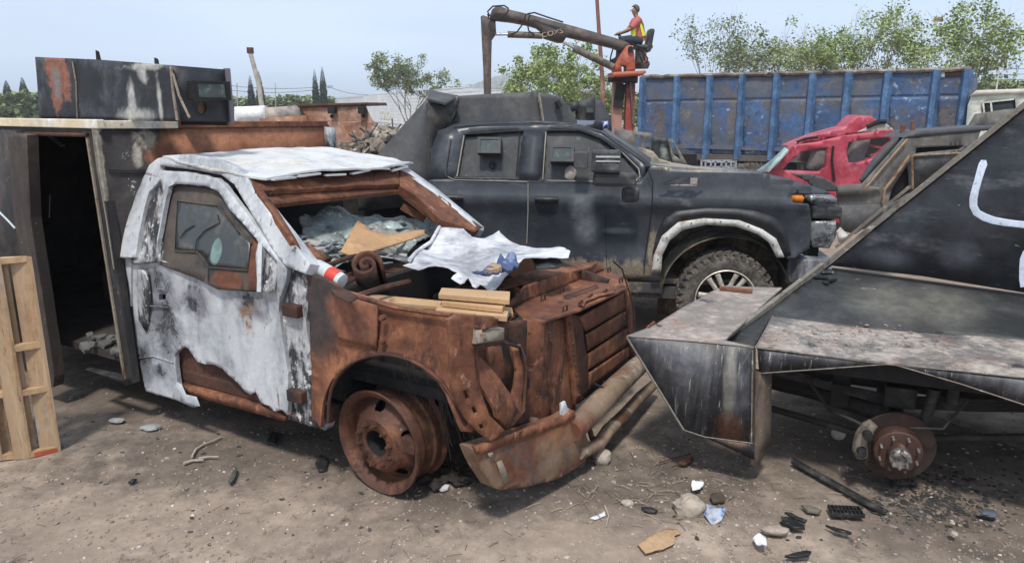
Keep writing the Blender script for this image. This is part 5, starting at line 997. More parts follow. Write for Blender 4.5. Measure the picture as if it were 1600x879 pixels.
# ------------------------------------------------------------------ crushed red car
RC = Frame(6.0, 12.6, -4)
rc = empty('crushed_car', RC, 'crushed crimson red car with torn roof and empty windows by the blue trailer', 'car')
RP = ('y', 0.)
M_red = mat('dusty_crimson_paint', (.40, .035, .065), .5, 0, [dict(c=(.50, .10, .13), s=2.5, t=.54, w=.14), dict(c=(.20, .012, .03), s=4, t=.60, w=.08), dict(c=(.55, .45, .42), s=18, t=.71, w=.03)], bump=.2, bscale=12)
sheet(RC, 'body_side', M_red, [(1196, 272), (1202, 266), (1235, 228), (1282, 221), (1310, 214), (1380, 203), (1396, 203), (1404, 212), (1406, 222), (1398, 224), (1380, 246), (1362, 262), (1347, 280), (1330, 350), (1190, 340)], RP, rc, t=.10, g=.08, dent=.02, dscale=1.6,
      holes=[[(1222, 266), (1236, 251), (1256, 237), (1293, 230), (1290, 262), (1280, 268)], [(1326, 222), (1388, 214), (1392, 220), (1364, 248), (1340, 254), (1326, 255), (1322, 240)]])
sheet(RC, 'roof', M_red, [(1234, 228), (1250, 222), (1282, 209), (1322, 198), (1334, 186), (1342, 180), (1350, 185), (1362, 181), (1370, 188), (1380, 194), (1372, 204), (1310, 214), (1270, 222)], ('y', .25), rc, t=.5, g=.07, dent=.06, dscale=2.2)
sheet(RC, 'torn_roof_lining', mat('roof_lining', (.45, .42, .38), .8, 0, [dict(c=(.08, .08, .08), s=6, t=.55)]), [(1340, 206), (1362, 196), (1380, 190), (1388, 196), (1398, 203), (1376, 206)], ('y', .05), rc, t=.05, g=.06, dent=.03)
mb = MB(); mb.tube([RC.pt(u, v, ('y', .02)) for u, v in ((1245, 222), (1258, 217), (1278, 214))], .025, 6); mb.tube([RC.pt(u, v, ('y', .02)) for u, v in ((1355, 198), (1372, 190), (1384, 190))], .04, 6); mb.build('roof_rail', M_black, rc)['kind'] = 'stuff'
sheet(RC, 'windscreen', mat('green_tint_glass', (.33, .47, .42), .2, 0, [dict(c=(.6, .68, .64), s=7, t=.55, w=.1)]), [(1180, 268), (1205, 250), (1226, 230), (1232, 234), (1216, 252), (1200, 268)], ('3', (*RC.pt(1226, 231, RP),), (*RC.pt(1196, 268, RP),), (RC.pt(1226, 231, RP).x, 1.4, RC.pt(1226, 231, RP).z)), rc, t=.02)
M_seat = mat('grey_seat_cloth', (.20, .19, .18), .9)
for (u, v, w_, h_, y) in ((1276, 250, .22, .38, .5), (1258, 240, .25, .3, 1.0), (1336, 240, .28, .6, .4), (1274, 226, .16, .16, .5)):
    MB().box(RC.pt(u, v, ('y', y)), (w_, .3, h_), Matrix.Rotation(.25, 3, 'Y')).build('seat', M_seat, rc, bevel=.07)
mb = MB(); mb.tube([RC.pt(1222 + 8 * math.cos(t), 259 + 10 * math.sin(t), ('y', .4)) for t in [k * .5 for k in range(13)]], .02, 6); mb.build('steering_wheel', M_black, rc)
mb = MB(); mb.box((.25, 1.55, 1.0), (1.6, .05, 1.1)); mb.box((.2, .8, .75), (1.8, 1.4, .3)); mb.build('interior', M_black, rc)
mb = MB(); q = [RC.pt(u, v, ('y', -.04)) for u, v in ((1302, 228), (1300, 250), (1304, 283))]; mb.tube(q, .02, 5); mb.build('door_gap', M_black, rc)
mb = MB()
for (u, v, du, dv) in ((1348, 250, 18, -4), (1352, 226, 30, 6), (1358, 244, 10, -3)): mb.bar(RC.pt(u, v, ('y', .5)), RC.pt(u + du, v + dv, ('y', .6)), .04)
mb.build('torn_interior_trim', M_red, rc)['kind'] = 'stuff'
# ------------------------------------------------------------------ blue dump trailer
TL = at(1003, 150, 22.0); TR = at(1516, 150, 17.6)
th = math.degrees(math.atan2(TR.y - TL.y, TR.x - TL.x)); TF = Frame(TL.x, TL.y, th); L = (Vector((TR.x, TR.y)) - Vector((TL.x, TL.y))).length
tr = empty('dump_trailer', TF, 'long blue steel scrap trailer with upright ribs and rusted dented panels', 'trailer')
M_blue = mat('scraped_blue_paint', (.045, .098, .215), .65, .1, [dict(c=(.075, .14, .27), s=1.2, t=.52, w=.15), dict(c=(.12, .105, .10), s=1.5, t=.52, w=.10, st=(1, 1, 1)), dict(c=(.16, .12, .10), s=2.6, t=.67, w=.1), dict(c=(.34, .42, .52), s=5, t=.64, w=.05), dict(c=(.06, .06, .075), s=6, t=.62, w=.05)], bump=.4, bscale=8, vscale=1)
M_blued = mat('rust_scoured_blue', (.11, .122, .15), .7, .1, [dict(c=(.05, .12, .27), s=1.4, t=.51, w=.12), dict(c=(.17, .145, .13), s=2.2, t=.57, w=.14), dict(c=(.30, .36, .44), s=5, t=.66, w=.04)], bump=.4, bscale=8)
M_bluer = mat('blue_rib', (.055, .118, .235), .6, .1, [dict(c=(.11, .21, .36), s=3, t=.52, w=.12), dict(c=(.1, .07, .05), s=6, t=.67, w=.04)], bump=.2)
TP = ('y', 0.); ribs = [1004, 1058, 1109, 1160, 1214, 1270, 1326, 1388, 1464, 1512]
def topv(u): return 120 - (u - 1003) * 12 / 513
def midv(u): return 158 - (u - 1003) * 10 / 513
def botv(u): return 246 + (u - 1003) * 12 / 513
for i in range(len(ribs) - 1):
    a, b = ribs[i] + 2, ribs[i + 1] - 2
    sheet(TF, 'side_panel', M_blued if i != 7 and i != 8 else M_blue, [(a, topv(a) + 2), (b, topv(b) + 2), (b, midv(b)), (a, midv(a))], ('y', .06), tr, t=.03, g=.12, dent=.035, dscale=1.5)
    sheet(TF, 'side_panel', M_blue if i in (0, 3, 5, 7, 8) else M_blued, [(a, midv(a) + 2), (b, midv(b) + 2), (b, botv(b) - 8), (a, botv(a) - 8)], ('y', .05), tr, t=.03, g=.12, dent=.035, dscale=1.5)
for i, u in enumerate(ribs):
    a = TF.pt(u, topv(u), TP); b = TF.pt(u, botv(u), TP); w_ = .13
    m = MB(); m.hexa([Vector((a.x - w_, .10, b.z)), Vector((a.x - w_ * .4, -.10, b.z)), Vector((a.x + w_ * .4, -.10, b.z)), Vector((a.x + w_, .10, b.z)), Vector((a.x - w_, .10, a.z)), Vector((a.x - w_ * .4, -.10, a.z)), Vector((a.x + w_ * .4, -.10, a.z)), Vector((a.x + w_, .10, a.z))]); m.build('rib', M_bluer, tr)
mb = MB(); za_, zb2 = TF.pt(1004, botv(1004) - 4, TP).z, 0
lo = [TF.pt(u, botv(u) - 3, TP) for u in (1003, 1514)]; hi_ = [TF.pt(u, topv(u), TP) for u in (1003, 1518)]
mb.bar(lo[0], lo[1], .12, .16); mb.build('bottom_rail', mat('grime_rail', (.10, .085, .07), .85, 0, [dict(c=(.05, .09, .17), s=2, t=.6, w=.1)], bump=.3), tr)
mb = MB(); n = 40; q = [hi_[0].lerp(hi_[1], k / n) + Vector((0, .02, .03 * fractal((k * .7, 0, 0), 1, 3))) for k in range(n + 1)]; mb.tube(q, .055, 6); mb.build('top_rail', mat('battered_top_rail', (.17, .13, .10), .85, 0, [dict(c=(.34, .30, .25), s=3, t=.55, w=.1), dict(c=(.02, .02, .03), s=4, t=.6)], bump=.4), tr)
mb = MB(); mb.box((L / 2, 2.4, 1.9), (L, .1, 2.0)); mb.box((L / 2, 1.2, 1.0), (L, 2.4, .1)); mb.box((0.0, 1.2, 1.8), (.1, 2.4, 1.9)); mb.box((L, 1.2, 1.8), (.1, 2.4, 1.9)); mb.box((L / 2, 1.2, .6), (L, .8, .5)); mb.build('trailer_body', M_blued, tr)
sheet(TF, 'tail_notch_plate', mat('notch_brown', (.10, .05, .035), .8), [(1468, 113), (1508, 110), (1508, 118), (1468, 121)], ('y', .04), tr, t=.01)
sheet(TF, 'white_patch', mat('white_patch', (.75, .75, .73), .6), [(1467, 114), (1476, 113), (1476, 121), (1467, 122)], ('y', .03), tr, t=.01)
mb = MB(); q = TF.pt(1504, 160, ('y', -.02)); mb.bar(q, Vector((q.x - .1, q.y, q.z - 1.3)), .05); mb.build('gate_slot', M_black, tr)
for k in range(3):
    xx = L * .35 + k * 1.3; make_tyre(tr, Matrix.Translation((xx, .1, .5)), .5, .3, .28, 24)
# white truck cab at the trailer's right end
WC = Frame(*at(1512, 180, 17.0).to_2d() if False else (at(1512, 180, 17.0).x, 17.0), -30)
wc_ = empty('truck_cab', WC, 'white flat sided lorry cab standing at the right end of the blue trailer', 'truck')
M_wh = mat('faded_white_paint', (.66, .70, .62), .5, 0, [dict(c=(.55, .52, .45), s=2, t=.56, w=.1), dict(c=(.3, .2, .12), s=6, t=.7, w=.04)], bump=.1)
sheet(WC, 'cab_side', M_wh, [(1506, 240), (1512, 165), (1518, 148), (1528, 142), (1570, 140), (1680, 139), (1680, 260), (1506, 260)], TP, wc_, t=.05, holes=[[(1535, 161), (1586, 155), (1588, 172), (1535, 178)]])
sheet(WC, 'cab_window', mat('dark_cab_glass', (.06, .07, .075), .2), [(1532, 158), (1590, 152), (1590, 176), (1532, 181)], ('y', .07), wc_, t=.02)
mb = MB()
for (a, b) in (((1536, 160), (1538, 178)), ((1548, 159), (1550, 177)), ((1538, 160), (1584, 155))): mb.bar(WC.pt(*a, ('y', -.03)), WC.pt(*b, ('y', -.03)), .035)
mb.build('window_bars', M_wh, wc_)['kind'] = 'stuff'
sheet(WC, 'roof_edge', mat('roof_dirty_white', (.58, .55, .48), .7, 0, [dict(c=(.3, .2, .12), s=5, t=.62)]), [(1516, 150), (1526, 141), (1680, 136), (1680, 144), (1530, 149)], ('y', -.06), wc_, t=1.8)
mb = MB(); mb.box((2.2, 1.1, 1.5), (4.2, 1.9, 1.4)); mb.build('cab_body', M_wh, wc_)
# ------------------------------------------------------------------ crane with operator
CY = 18.0; CF = Frame(at(985, 160, CY).x, CY, 0)
CP = ('y', 0.)
cr = empty('scrap_loader_crane', CF, 'dark steel scrap loader crane with orange slewing bracket, its boom folded over to the left', 'crane')
M_boom = mat('grimy_boom_paint', (.085, .070, .062), .7, .1, [dict(c=(.16, .12, .10), s=1.6, t=.55, w=.1), dict(c=(.04, .035, .033), s=2.5, t=.6, w=.08)], bump=.2)
M_org = mat('faded_orange_paint', (.42, .105, .05), .6, 0, [dict(c=(.38, .09, .05), s=2.5, t=.55, w=.1), dict(c=(.12, .06, .04), s=5, t=.64, w=.05)], bump=.2)
M_redc = mat('dull_red_column', (.30, .055, .04), .7, 0, [dict(c=(.12, .035, .03), s=2, t=.55, w=.1), dict(c=(.42, .16, .10), s=4, t=.6, w=.08)], bump=.2)
bo = sheet(CF, 'boom', M_boom, [(765, 25), (769, 15), (775, 10), (782, 10), (795, 15), (825, 22), (855, 30), (900, 42), (963, 60), (985, 68), (980, 76), (973, 81), (960, 75), (920, 65), (886, 57), (880, 66), (872, 66), (850, 59), (847, 50), (838, 43), (825, 39), (800, 34), (773, 31), (766, 29)], CP, cr, t=.34)
sheet(CF, 'dipper_arm', M_boom, [(751, 26), (755, 24), (774, 31), (775, 52), (768, 62), (767, 110), (767, 185), (757, 185), (755, 110), (753, 70)], ('y', .04), cr, t=.26)
sheet(CF, 'slew_bracket', M_org, [(958, 107), (962, 100), (972, 82), (979, 72), (984, 70), (989, 73), (991, 82), (993, 110), (987, 113), (962, 113)], ('y', -.12), cr, t=.5, holes=[[(971, 104), (972, 102), (979, 103), (979, 112), (972, 112)]])
sheet(CF, 'slew_plate', M_org, [(957, 113), (1008, 110), (1010, 113), (1004, 118), (958, 121)], ('y', -.2), cr, t=.9)
MB().lathe([(0, -.06), (.06, -.06), (.065, 0)], Matrix.Translation(CF.pt(985, 77, ('y', -.12))), 16).build('pivot_pin', M_black, cr)
mb = MB(); mb.tube([CF.pt(958, 124, ('y', .2)), CF.pt(990, 124, ('y', .2))], .01, 6)
a = CF.pt(958, 121, CP); b_ = CF.pt(993, 121, CP)
mb = MB(); mb.lathe([(.34, 0), (.36, .0), (.36, .1), (.34, .1)], Matrix.Translation(((a.x + b_.x) / 2, .25, a.z - .1)) @ Matrix.Rotation(R(90), 4, 'X'), 24); mb.build('slew_ring', M_black, cr)
mb = MB(); q = CF.pt(986, 165, CP); q2 = CF.pt(970, 165, CP); q3 = CF.pt(960, 140, CP)
MB().box((q.x, .25, 1.9), (.20, .3, 1.9)).build('column', M_redc, cr)
MB().box((q2.x - .05, .35, 1.9), (.22, .3, 1.9)).build('column_leg', mat('pinkish_primer', (.38, .20, .15), .8), cr)
MB().box(((q.x + q2.x) / 2, .3, 2.75), (.55, .4, .22)).build('column_head', M_redc, cr)
MB().box((q2.x - .02, .15, 2.35), (.22, .1, .55), Matrix.Rotation(.12, 3, 'Y')).build('valve_block', M_black, cr)
MB().box((q.x + .02, .05, 2.2), (.05, .1, 1.0), Matrix.Rotation(-.10, 3, 'Y')).build('column_brace', M_boom, cr)
def cyl(a, b, r, m, nm, y=.1):
    mb = MB(); mb.tube([CF.pt(*a, ('y', y)), CF.pt(*b, ('y', y))], r, 12); return mb.build(nm, m, cr, smooth=50)
M_cyl = mat('tan_grimy_cylinder', (.19, .155, .12), .6, .2, [dict(c=(.08, .065, .055), s=3, t=.55)]); M_rod = mat('polished_rod', (.6, .6, .58), .2, .8)
cyl((793, 54), (848, 56), .075, M_cyl, 'hydraulic_cylinder'); cyl((774, 54), (794, 54), .03, M_rod, 'piston_rod')
cyl((896, 75), (958, 105), .085, M_cyl, 'hydraulic_cylinder', -.1); cyl((880, 66), (897, 75), .035, M_rod, 'piston_rod', -.1)
for pth in ([(765, 26), (762, 18), (770, 10), (788, 9), (795, 14)], [(795, 15), (790, 24), (778, 31), (764, 29), (762, 22)], [(822, 22), (818, 36), (808, 50), (798, 54)], [(828, 24), (824, 36), (826, 48), (835, 55)], [(824, 22), (835, 20), (855, 27), (880, 35)], [(958, 76), (955, 86), (953, 95), (960, 92), (968, 84)], [(986, 68), (995, 72), (1004, 82), (1008, 95)], [(990, 70), (1001, 74), (1012, 92), (1010, 99)], [(994, 78), (1000, 88), (1004, 98)]):
    m = MB(); qs = [CF.pt(u, v, ('y', -.10)) for u, v in pth]; sm_ = []
    for i in range(len(qs) - 1): sm_ += [qs[i].lerp(qs[i + 1], k / 3) for k in range(3)]
    m.tube(sm_ + [qs[-1]], .018, 5); m.build('hydraulic_hose', M_black, cr, smooth=60)
mb = MB(); mb.box(CF.pt(1001, 88, ('y', .3)), (.22, .35, .35)); mb.build('valve_bank', M_boom, cr, bevel=.02)
mb = MB(); mb.lathe([(0, -.05), (.18, -.05), (.22, .05), (.2, .12)], Matrix.Translation(CF.pt(1001, 104, ('y', .3))) @ Matrix.Rotation(R(90), 4, 'X'), 16); mb.build('slew_motor', M_boom, cr, smooth=50)
sheet(CF, 'orange_rear_plate', M_org, [(1007, 80), (1013, 92), (1011, 100), (1004, 98), (1008, 94)], ('y', .1), cr, t=.2)
mb = MB(); s0_ = CF.pt(1014, 64, ('y', .3)); mb.box(s0_, (.12, .48, .52), Matrix.Rotation(.15, 3, 'Y')); mb.build('seat_back', M_plas, cr, bevel=.05)
mb = MB(); mb.box(CF.pt(1004, 74, ('y', .3)), (.42, .46, .10)); mb.build('seat_cushion', M_plas, cr, bevel=.04)
mb = MB(); mb.tube([CF.pt(968, 62, ('y', .2)), CF.pt(966, 52, ('y', .2))], .018, 6); mb.build('control_lever', M_black, cr)
mb = MB(); mb.tube([CF.pt(972, 62, ('y', .4)), CF.pt(968, 53, ('y', .4))], .018, 6); mb.build('control_lever', M_black, cr)
mb = MB(); mb.box((0, .4, .5), (1.6, 1.6, .9)); mb.build('carrier_base', M_redc, cr)
q = CF.pt(863, 52, ('y', -.012)); text('LOGLIFT' if False else 'COXS', 'boom_lettering', .19, Matrix.Translation(q) @ Matrix.Rotation(R(-12), 4, 'Y') @ Matrix.Rotation(R(90), 4, 'X') @ Matrix.Diagonal((1, .8, 1, 1)), mat('worn_cream_letters', (.55, .40, .28), .7, 0, [dict(c=(.085, .07, .062), s=9, t=.55)]), cr, .003)
# operator: one continuous skinned body
def person():
    sx = CF.pt(1001, 67, ('y', .3)); base = CF.w(sx)   # hips
    PF = Frame(base.x, base.y, 0, base.z)
    root = empty('person', PF, 'person in salmon shirt and yellow safety vest seated on the crane, hands on the levers', 'person')
    me = bpy.data.meshes.new('body'); V = []; E = []; Rr = []
    def j(p, r, par=None):
        V.append(p); Rr.append(r)
        if par is not None: E.append((par, len(V) - 1))
        return len(V) - 1
    pel = j((0, 0, .06), .14); sp = j((-.02, 0, .25), .135, pel); ch = j((-.06, 0, .43), .15, sp); nk = j((-.12, 0, .57), .055, ch); hd0 = j((-.145, 0, .63), .06, nk); hd = j((-.165, 0, .70), .088, hd0); ht = j((-.165, 0, .79), .07, hd)
    for s_ in (-1, 1):
        sh = j((-.08, s_ * .19, .50), .065, ch); el = j((-.26, s_ * .20, .30), .045, sh); wr_ = j((-.47, s_ * .15, .22), .030, el); ha = j((-.55, s_ * .14, .20), .036, wr_)
        for f in range(4): j((-.61 - .006 * (f % 2), s_ * .14 + (f - 1.5) * .022, .185), .010, ha)
        j((-.57, s_ * .14 - s_ * .04, .22), .011, ha)
        hp_ = j((-.02, s_ * .10, .02), .10, pel); kn = j((-.42, s_ * .12, .06), .07, hp_); an = j((-.50, s_ * .12, -.36), .045, kn); j((-.62, s_ * .12, -.40), .04, an)
    me.from_pydata(V, E, []); o = link('body', me, mat('skin', (.32, .16, .10), .6, bump=0), root)
    sk = o.modifiers.new('skin', 'SKIN'); sk.use_smooth_shade = True
    for i, sv in enumerate(me.skin_vertices[0].data): sv.radius = (Rr[i], Rr[i])
    me.skin_vertices[0].data[0].use_root = True
    ss = o.modifiers.new('sub', 'SUBSURF'); ss.levels = 1; ss.render_levels = 1
    msh = mat('salmon_shirt', (.50, .14, .13), .9, bump=.2); mvs = mat('hi_vis_yellow', (.80, .85, .05), .8, bump=0); mtr = mat('dark_trousers', (.03, .035, .05), .9)
    def el_(name, prof, m_, M0=None, sc=(1, 1)):
        b = MB(); b.lathe(prof, (M0 or Matrix.Identity(4)) @ Matrix.Rotation(R(-90), 4, 'X') @ Matrix.Diagonal((sc[0], 1, sc[1], 1)), 18); return b.build(name, m_, root, smooth=70)
    tilt = Matrix.Rotation(R(-17), 4, 'Y')
    el_('shirt', [(.165, -.02), (.175, -.12), (.165, -.25), (.185, -.40), (.17, -.50), (.07, -.585)], msh, tilt, (.85, 1.15))
    for s_ in (-1, 1):
        b = MB(); b.tube([(-.08, s_ * .17, .51), (-.16, s_ * .21, .42), (-.25, s_ * .21, .32)], [.09, .085, .07], 12, False); b.build('sleeve', msh, root, smooth=60)
        b = MB(); b.tube([(0, s_ * .09, .04), (-.22, s_ * .11, .06), (-.42, s_ * .12, .065), (-.48, s_ * .12, -.15), (-.50, s_ * .12, -.36)], [.13, .11, .09, .08, .065], 12, False); b.build('trouser_leg', mtr, root, smooth=60)
        b = MB(); b.box((-.57, s_ * .12, -.42), (.26, .10, .10)); b.build('boot', M_black, root, bevel=.03)
    b = MB(); pr = [(.10, -.56), (.185, -.49), (.20, -.40), (.185, -.25), (.19, -.12)]
    Vv = []; Fv = []; n = 12
    M0 = tilt @ Matrix.Rotation(R(-90), 4, 'X') @ Matrix.Diagonal((.87, 1, 1.15, 1))
    for (r_, y) in pr:
        for k in range(n + 1): t = R(-75) + R(150) * k / n; Vv.append(M0 @ Vector((r_ * math.cos(t), y, r_ * math.sin(t))))
    for i in range(len(pr) - 1):
        for k in range(n): Fv.append([i * (n + 1) + k, i * (n + 1) + k + 1, (i + 1) * (n + 1) + k + 1, (i + 1) * (n + 1) + k])
    b.add(Vv, Fv); b.build('safety_vest', mvs, root, smooth=70)
    b = MB(); b.tube([(-.14, -.16, .42), (-.20, -.13, .25), (-.19, -.12, .06)], [.05, .07, .06], 8); b.build('vest_front', mvs, root, smooth=60)
    bm = bmesh.new(); bmesh.ops.create_icosphere(bm, subdivisions=2, radius=.105)
    for v in bm.verts: v.co.z *= 1.1
    bmesh.ops.delete(bm, geom=[v for v in bm.verts if v.co.z < .02 and v.co.x < -.01 or v.co.z < -.07], context='VERTS')
    mh = bpy.data.meshes.new('hair'); bm.to_mesh(mh); bm.free()
    for v in mh.vertices: v.co += Vector((-.152, 0, .745))
    link('hair', mh, mat('grey_hair', (.10, .09, .085), .9), root)
    b = MB(); b.box((-.255, 0, .72), (.03, .03, .04)); b.build('nose', bpy.data.materials['skin'], root, bevel=.01)
person()
# ------------------------------------------------------------------ far wall, trees, poles, fence, other wrecks
wp0, wp1 = at(820, 130, 44), None
wd = Vector((-15.5, 41, 0)).normalized(); wth = math.degrees(math.atan2(wd.y, wd.x))
WF = Frame(wp0.x, wp0.y, wth); wall = empty('block_wall', WF, 'long whitewashed concrete block wall running away behind the wrecks', 'wall')
M_wall = mat('whitewashed_block', (.86, .88, .87), .9, 0, [dict(c=(.74, .76, .76), s=.8, t=.52, w=.12), dict(c=(.55, .57, .57), s=5, t=.64, w=.08)], bump=.3, bscale=10, vscale=.6)
M_wally = mat('yellow_painted_block', (.66, .60, .22), .9, 0, [dict(c=(.6, .6, .5), s=3, t=.5, w=.1)])
WH = wp0.z
mb = MB(); mb.box((185, -.12, WH / 2 - .05), (370, .20, WH - .1)); mb.build('wall_core', mat('wall_mortar', (.72, .74, .73), .9), wall)
# blocks: the ones that show, as single parts; the remainder joined
bm1 = MB(); bm1.box((0, 0, 0), (.575, .06, .275)); proto = None; cnt = 0; rest = MB(); rw = random.Random(4)
rows = int((WH) / .30)
import itertools
for ri in range(rows):
    z_ = WH - .16 - ri * .30
    if z_ < .3: break
    for ci in range(90):
        x_ = .3 + ci * .60 + (.3 if ri % 2 else 0)
        if cnt < 300 and ci < 50 and ri < 6:
            if proto is None: proto = bm1.build('block', M_wall, wall); proto.location = (x_, .0, z_)
            else: c = proto.copy(); COL.objects.link(c); c.location = (x_, rw.uniform(-.012, .012), z_)
            cnt += 1
        else: rest.box((x_, 0, z_), (.575, .06, .275))
rest.build('block_courses', M_wall, wall)['kind'] = 'stuff'
cp_ = MB(); cp_.bar((0, -.1, WH + .03), (370, -.1, WH + .03), .3, .07); cp_.build('wall_coping', M_wall, wall)
# faded yellow lettering on the wall, facing the yard (+y side)
for (u, v) in ((602, 181),):
    q = WF.pt(u, v, ('y', .05)); text('SOLO', 'wall_lettering', 1.9, Matrix.Translation(q) @ Matrix.Rotation(R(180), 4, 'Z') @ Matrix.Rotation(R(90), 4, 'X') @ Matrix.Diagonal((1.15, .62, 1, 1)), M_wally, wall, .01)
# trees --------------------------------------------------------------
def leafmat(name, c, c2): return mat(name, c, .6, 0, [dict(c=c2, s=1.2, t=.5, w=.1), dict(c=tuple(x * .5 for x in c), s=3, t=.58, w=.08)], bump=0, vscale=2)
M_lf = [leafmat('fresh_green_leaf', (.25, .33, .10), (.33, .40, .15)), leafmat('olive_leaf', (.25, .29, .13), (.18, .23, .09)), leafmat('dark_needle', (.028, .045, .025), (.04, .06, .03))]
M_bark = mat('grey_brown_bark', (.15, .12, .095), .9, 0, [dict(c=(.26, .22, .18), s=5, t=.55)], bump=.4)
def tree(px_base, v_base, Y, H_, W_, lm, leaf, n, label, seed, group='sparse trees behind the yard', stems=4, name='broadleaf_tree', low=.25):
    rt = random.Random(seed); b = at(px_base, v_base, Y); fr = Frame(b.x, Y, 0); root = empty(name, fr, label, 'tree', group)
    z0 = 0; br = MB(); tips = []
    def grow(p, d, L_, r_, dep):
        q = p + d * L_ * .5 + Vector((rt.uniform(-1, 1), rt.uniform(-1, 1), 0)) * L_ * .06; e = p + d * L_
        br.tube([p, q, e], [r_, r_ * .8, r_ * .55], 5 if dep < 2 else 3, False)
        tips.append((e, dep)); tips.append((q, dep))
        if dep >= 4: return
        for k in range(3 if dep < 3 else 2):
            nd = (d + Vector((rt.uniform(-1, 1), rt.uniform(-1, 1), rt.uniform(-.35, .6))) * .72).normalized(); grow(e if k else q.lerp(e, .6), nd, L_ * rt.uniform(.6, .85), r_ * .55, dep + 1)
    for s_ in range(stems):
        a = rt.random() * 6.28; sp_ = W_ / H_ * .9
        d = Vector((math.cos(a) * sp_ * rt.uniform(.2, .8), math.sin(a) * sp_ * rt.uniform(.2, .8), 1)).normalized()
        grow(Vector((rt.uniform(-.2, .2) * stems / 4, rt.uniform(-.2, .2), 0)), d, H_ * .34, .018 * H_ / (1 + .2 * stems), 0)
    mx = max(t[0].z for t in tips); k_ = H_ / mx; kx = W_ / 2 / max(.1, sorted(abs(t[0].x) for t in tips)[int(len(tips) * .97)])
    S_ = Matrix.Diagonal((kx, kx, k_, 1)); br.v = [tuple(S_ @ Vector(v)) for v in br.v]; trunk = br.build('trunk', M_bark, root)
    tips = [(S_ @ t[0], t[1]) for t in tips if t[1] >= 2]; V = []; F_ = []
    tips = [t for t in tips if t[0].z > H_ * low]
    cl = [(t[0], rt.uniform(.5, 1.1)) for t in rt.sample(tips, min(len(tips), 130))]
    for k in range(int(n * 1.35)):
        c, w_ = cl[int(rt.random() ** 1.3 * len(cl)) % len(cl)]; s_ = H_ * .036 * w_
        p = c + Vector((rt.gauss(0, 1) * s_, rt.gauss(0, 1) * s_, rt.gauss(0, .8) * s_))
        L_ = leaf * .62 * rt.uniform(.6, 1.3); a = Vector((rt.uniform(-1, 1), rt.uniform(-1, 1), rt.uniform(-.8, .5))).normalized() * L_; bb_ = a.cross(Vector((rt.uniform(-1, 1), rt.uniform(-1, 1), rt.uniform(-1, 1)))).normalized() * L_ * .32
        i = len(V); V += [p, p + a * .5 + bb_, p + a, p + a * .5 - bb_]; F_.append([i, i + 1, i + 2, i + 3])
    me = bpy.data.meshes.new('crown'); me.from_pydata(V, [], F_); link('crown', me, lm, root); return root
tree(640, 170, 62, 6.5, 6.2, M_lf[1], .30, 5200, 'rounded thin crowned tree above the white wall, left of the crane arm', 21, stems=4)
tree(705, 170, 66, 4.4, 4.5, M_lf[0], .28, 1500, 'small pale bush poking over the white wall beside the rounded tree', 22, stems=3)
tree(850, 170, 40, 5.6, 7.0, M_lf[0], .26, 8500, 'wide bright green tree seen under the raised crane boom', 23, stems=7)
tree(915, 190, 42, 4.0, 3.5, M_lf[1], .22, 1200, 'low dry shrub at the foot of the crane column', 28, stems=6, name='dry_shrub', low=.1)
tree(1118, 170, 36, 6.6, 4.0, M_lf[1], .20, 1800, 'thin sparse tree furthest left above the blue trailer', 24, stems=3)
tree(1190, 170, 37, 5.9, 3.8, M_lf[1], .20, 2300, 'slender airy tree second from the left above the blue trailer', 25, stems=5)
tree(1285, 170, 35, 5.9, 4.6, M_lf[0], .20, 3800, 'bushy green tree over the middle of the blue trailer', 26, stems=5)
tree(1375, 170, 34, 6.7, 5.4, M_lf[0], .20, 4600, 'full green tree between the bushy one and the tallest tree', 27, stems=5)
tree(1485, 170, 33, 7.0, 4.6, M_lf[0], .24, 3800, 'tallest open tree above the right end of the blue trailer', 29, stems=4)
tree(1560, 170, 44, 4.2, 6.0, M_lf[0], .24, 2600, 'low pale green thicket behind the wire fence at far right', 30, stems=7, name='thicket_shrub', low=.1)
def cypress(u, vtop, vb, Y, hw_, label, seed):
    rt = random.Random(seed); t = at(u, vtop, Y); b = at(u, vb, Y); fr = Frame(t.x, Y, 0); root = empty('cypress_tree', fr, label, 'tree', 'dark cypresses on the skyline')
    m = MB(); m.tube([(0, 0, 0), (0, 0, t.z * .8)], [.2, .08], 6); m.build('trunk', M_bark, root); V = []; F_ = []
    for k in range(2200):
        h = rt.random(); z_ = 1 + (t.z - 1) * h; r_ = hw_ * (math.sin(min(1, h * 1.3 + .25) * math.pi / 2) * (1 - h) ** .65 + .03) * rt.uniform(.5, 1.05); a = rt.random() * 6.28; p = Vector((r_ * math.cos(a), r_ * math.sin(a), z_)); L_ = hw_ * .5 * (1.08 - h)
        d = Vector((math.cos(a) * .5, math.sin(a) * .5, 1)).normalized() * L_ * rt.uniform(.5, 1.2); s_ = d.cross(Vector((rt.uniform(-1, 1), rt.uniform(-1, 1), 0))).normalized() * L_ * .35; i = len(V); V += [p - d * .3, p + s_, p + d, p - s_]; F_.append([i, i + 1, i + 2, i + 3])
    me = bpy.data.meshes.new('crown'); me.from_pydata(V, [], F_); link('crown', me, M_lf[2], root)
cypress(9, 126, 160, 110, 1.0, 'rounded dark cypress furthest left behind the black parapet', 1); cypress(34, 121, 160, 110, .95, 'pointed cypress just left of the black parapet', 2)
cypress(390, 118, 160, 95, .6, 'left one of two cypresses behind the leaning pale pole', 3); cypress(404, 112, 160, 95, .65, 'right one of two cypresses behind the leaning pale pole', 4)
cypress(491, 109, 160, 105, .65, 'left one of the tall cypress pair in the gap before the round tree', 5); cypress(503, 104, 160, 105, .7, 'right one of the tall cypress pair in the gap before the round tree', 6)
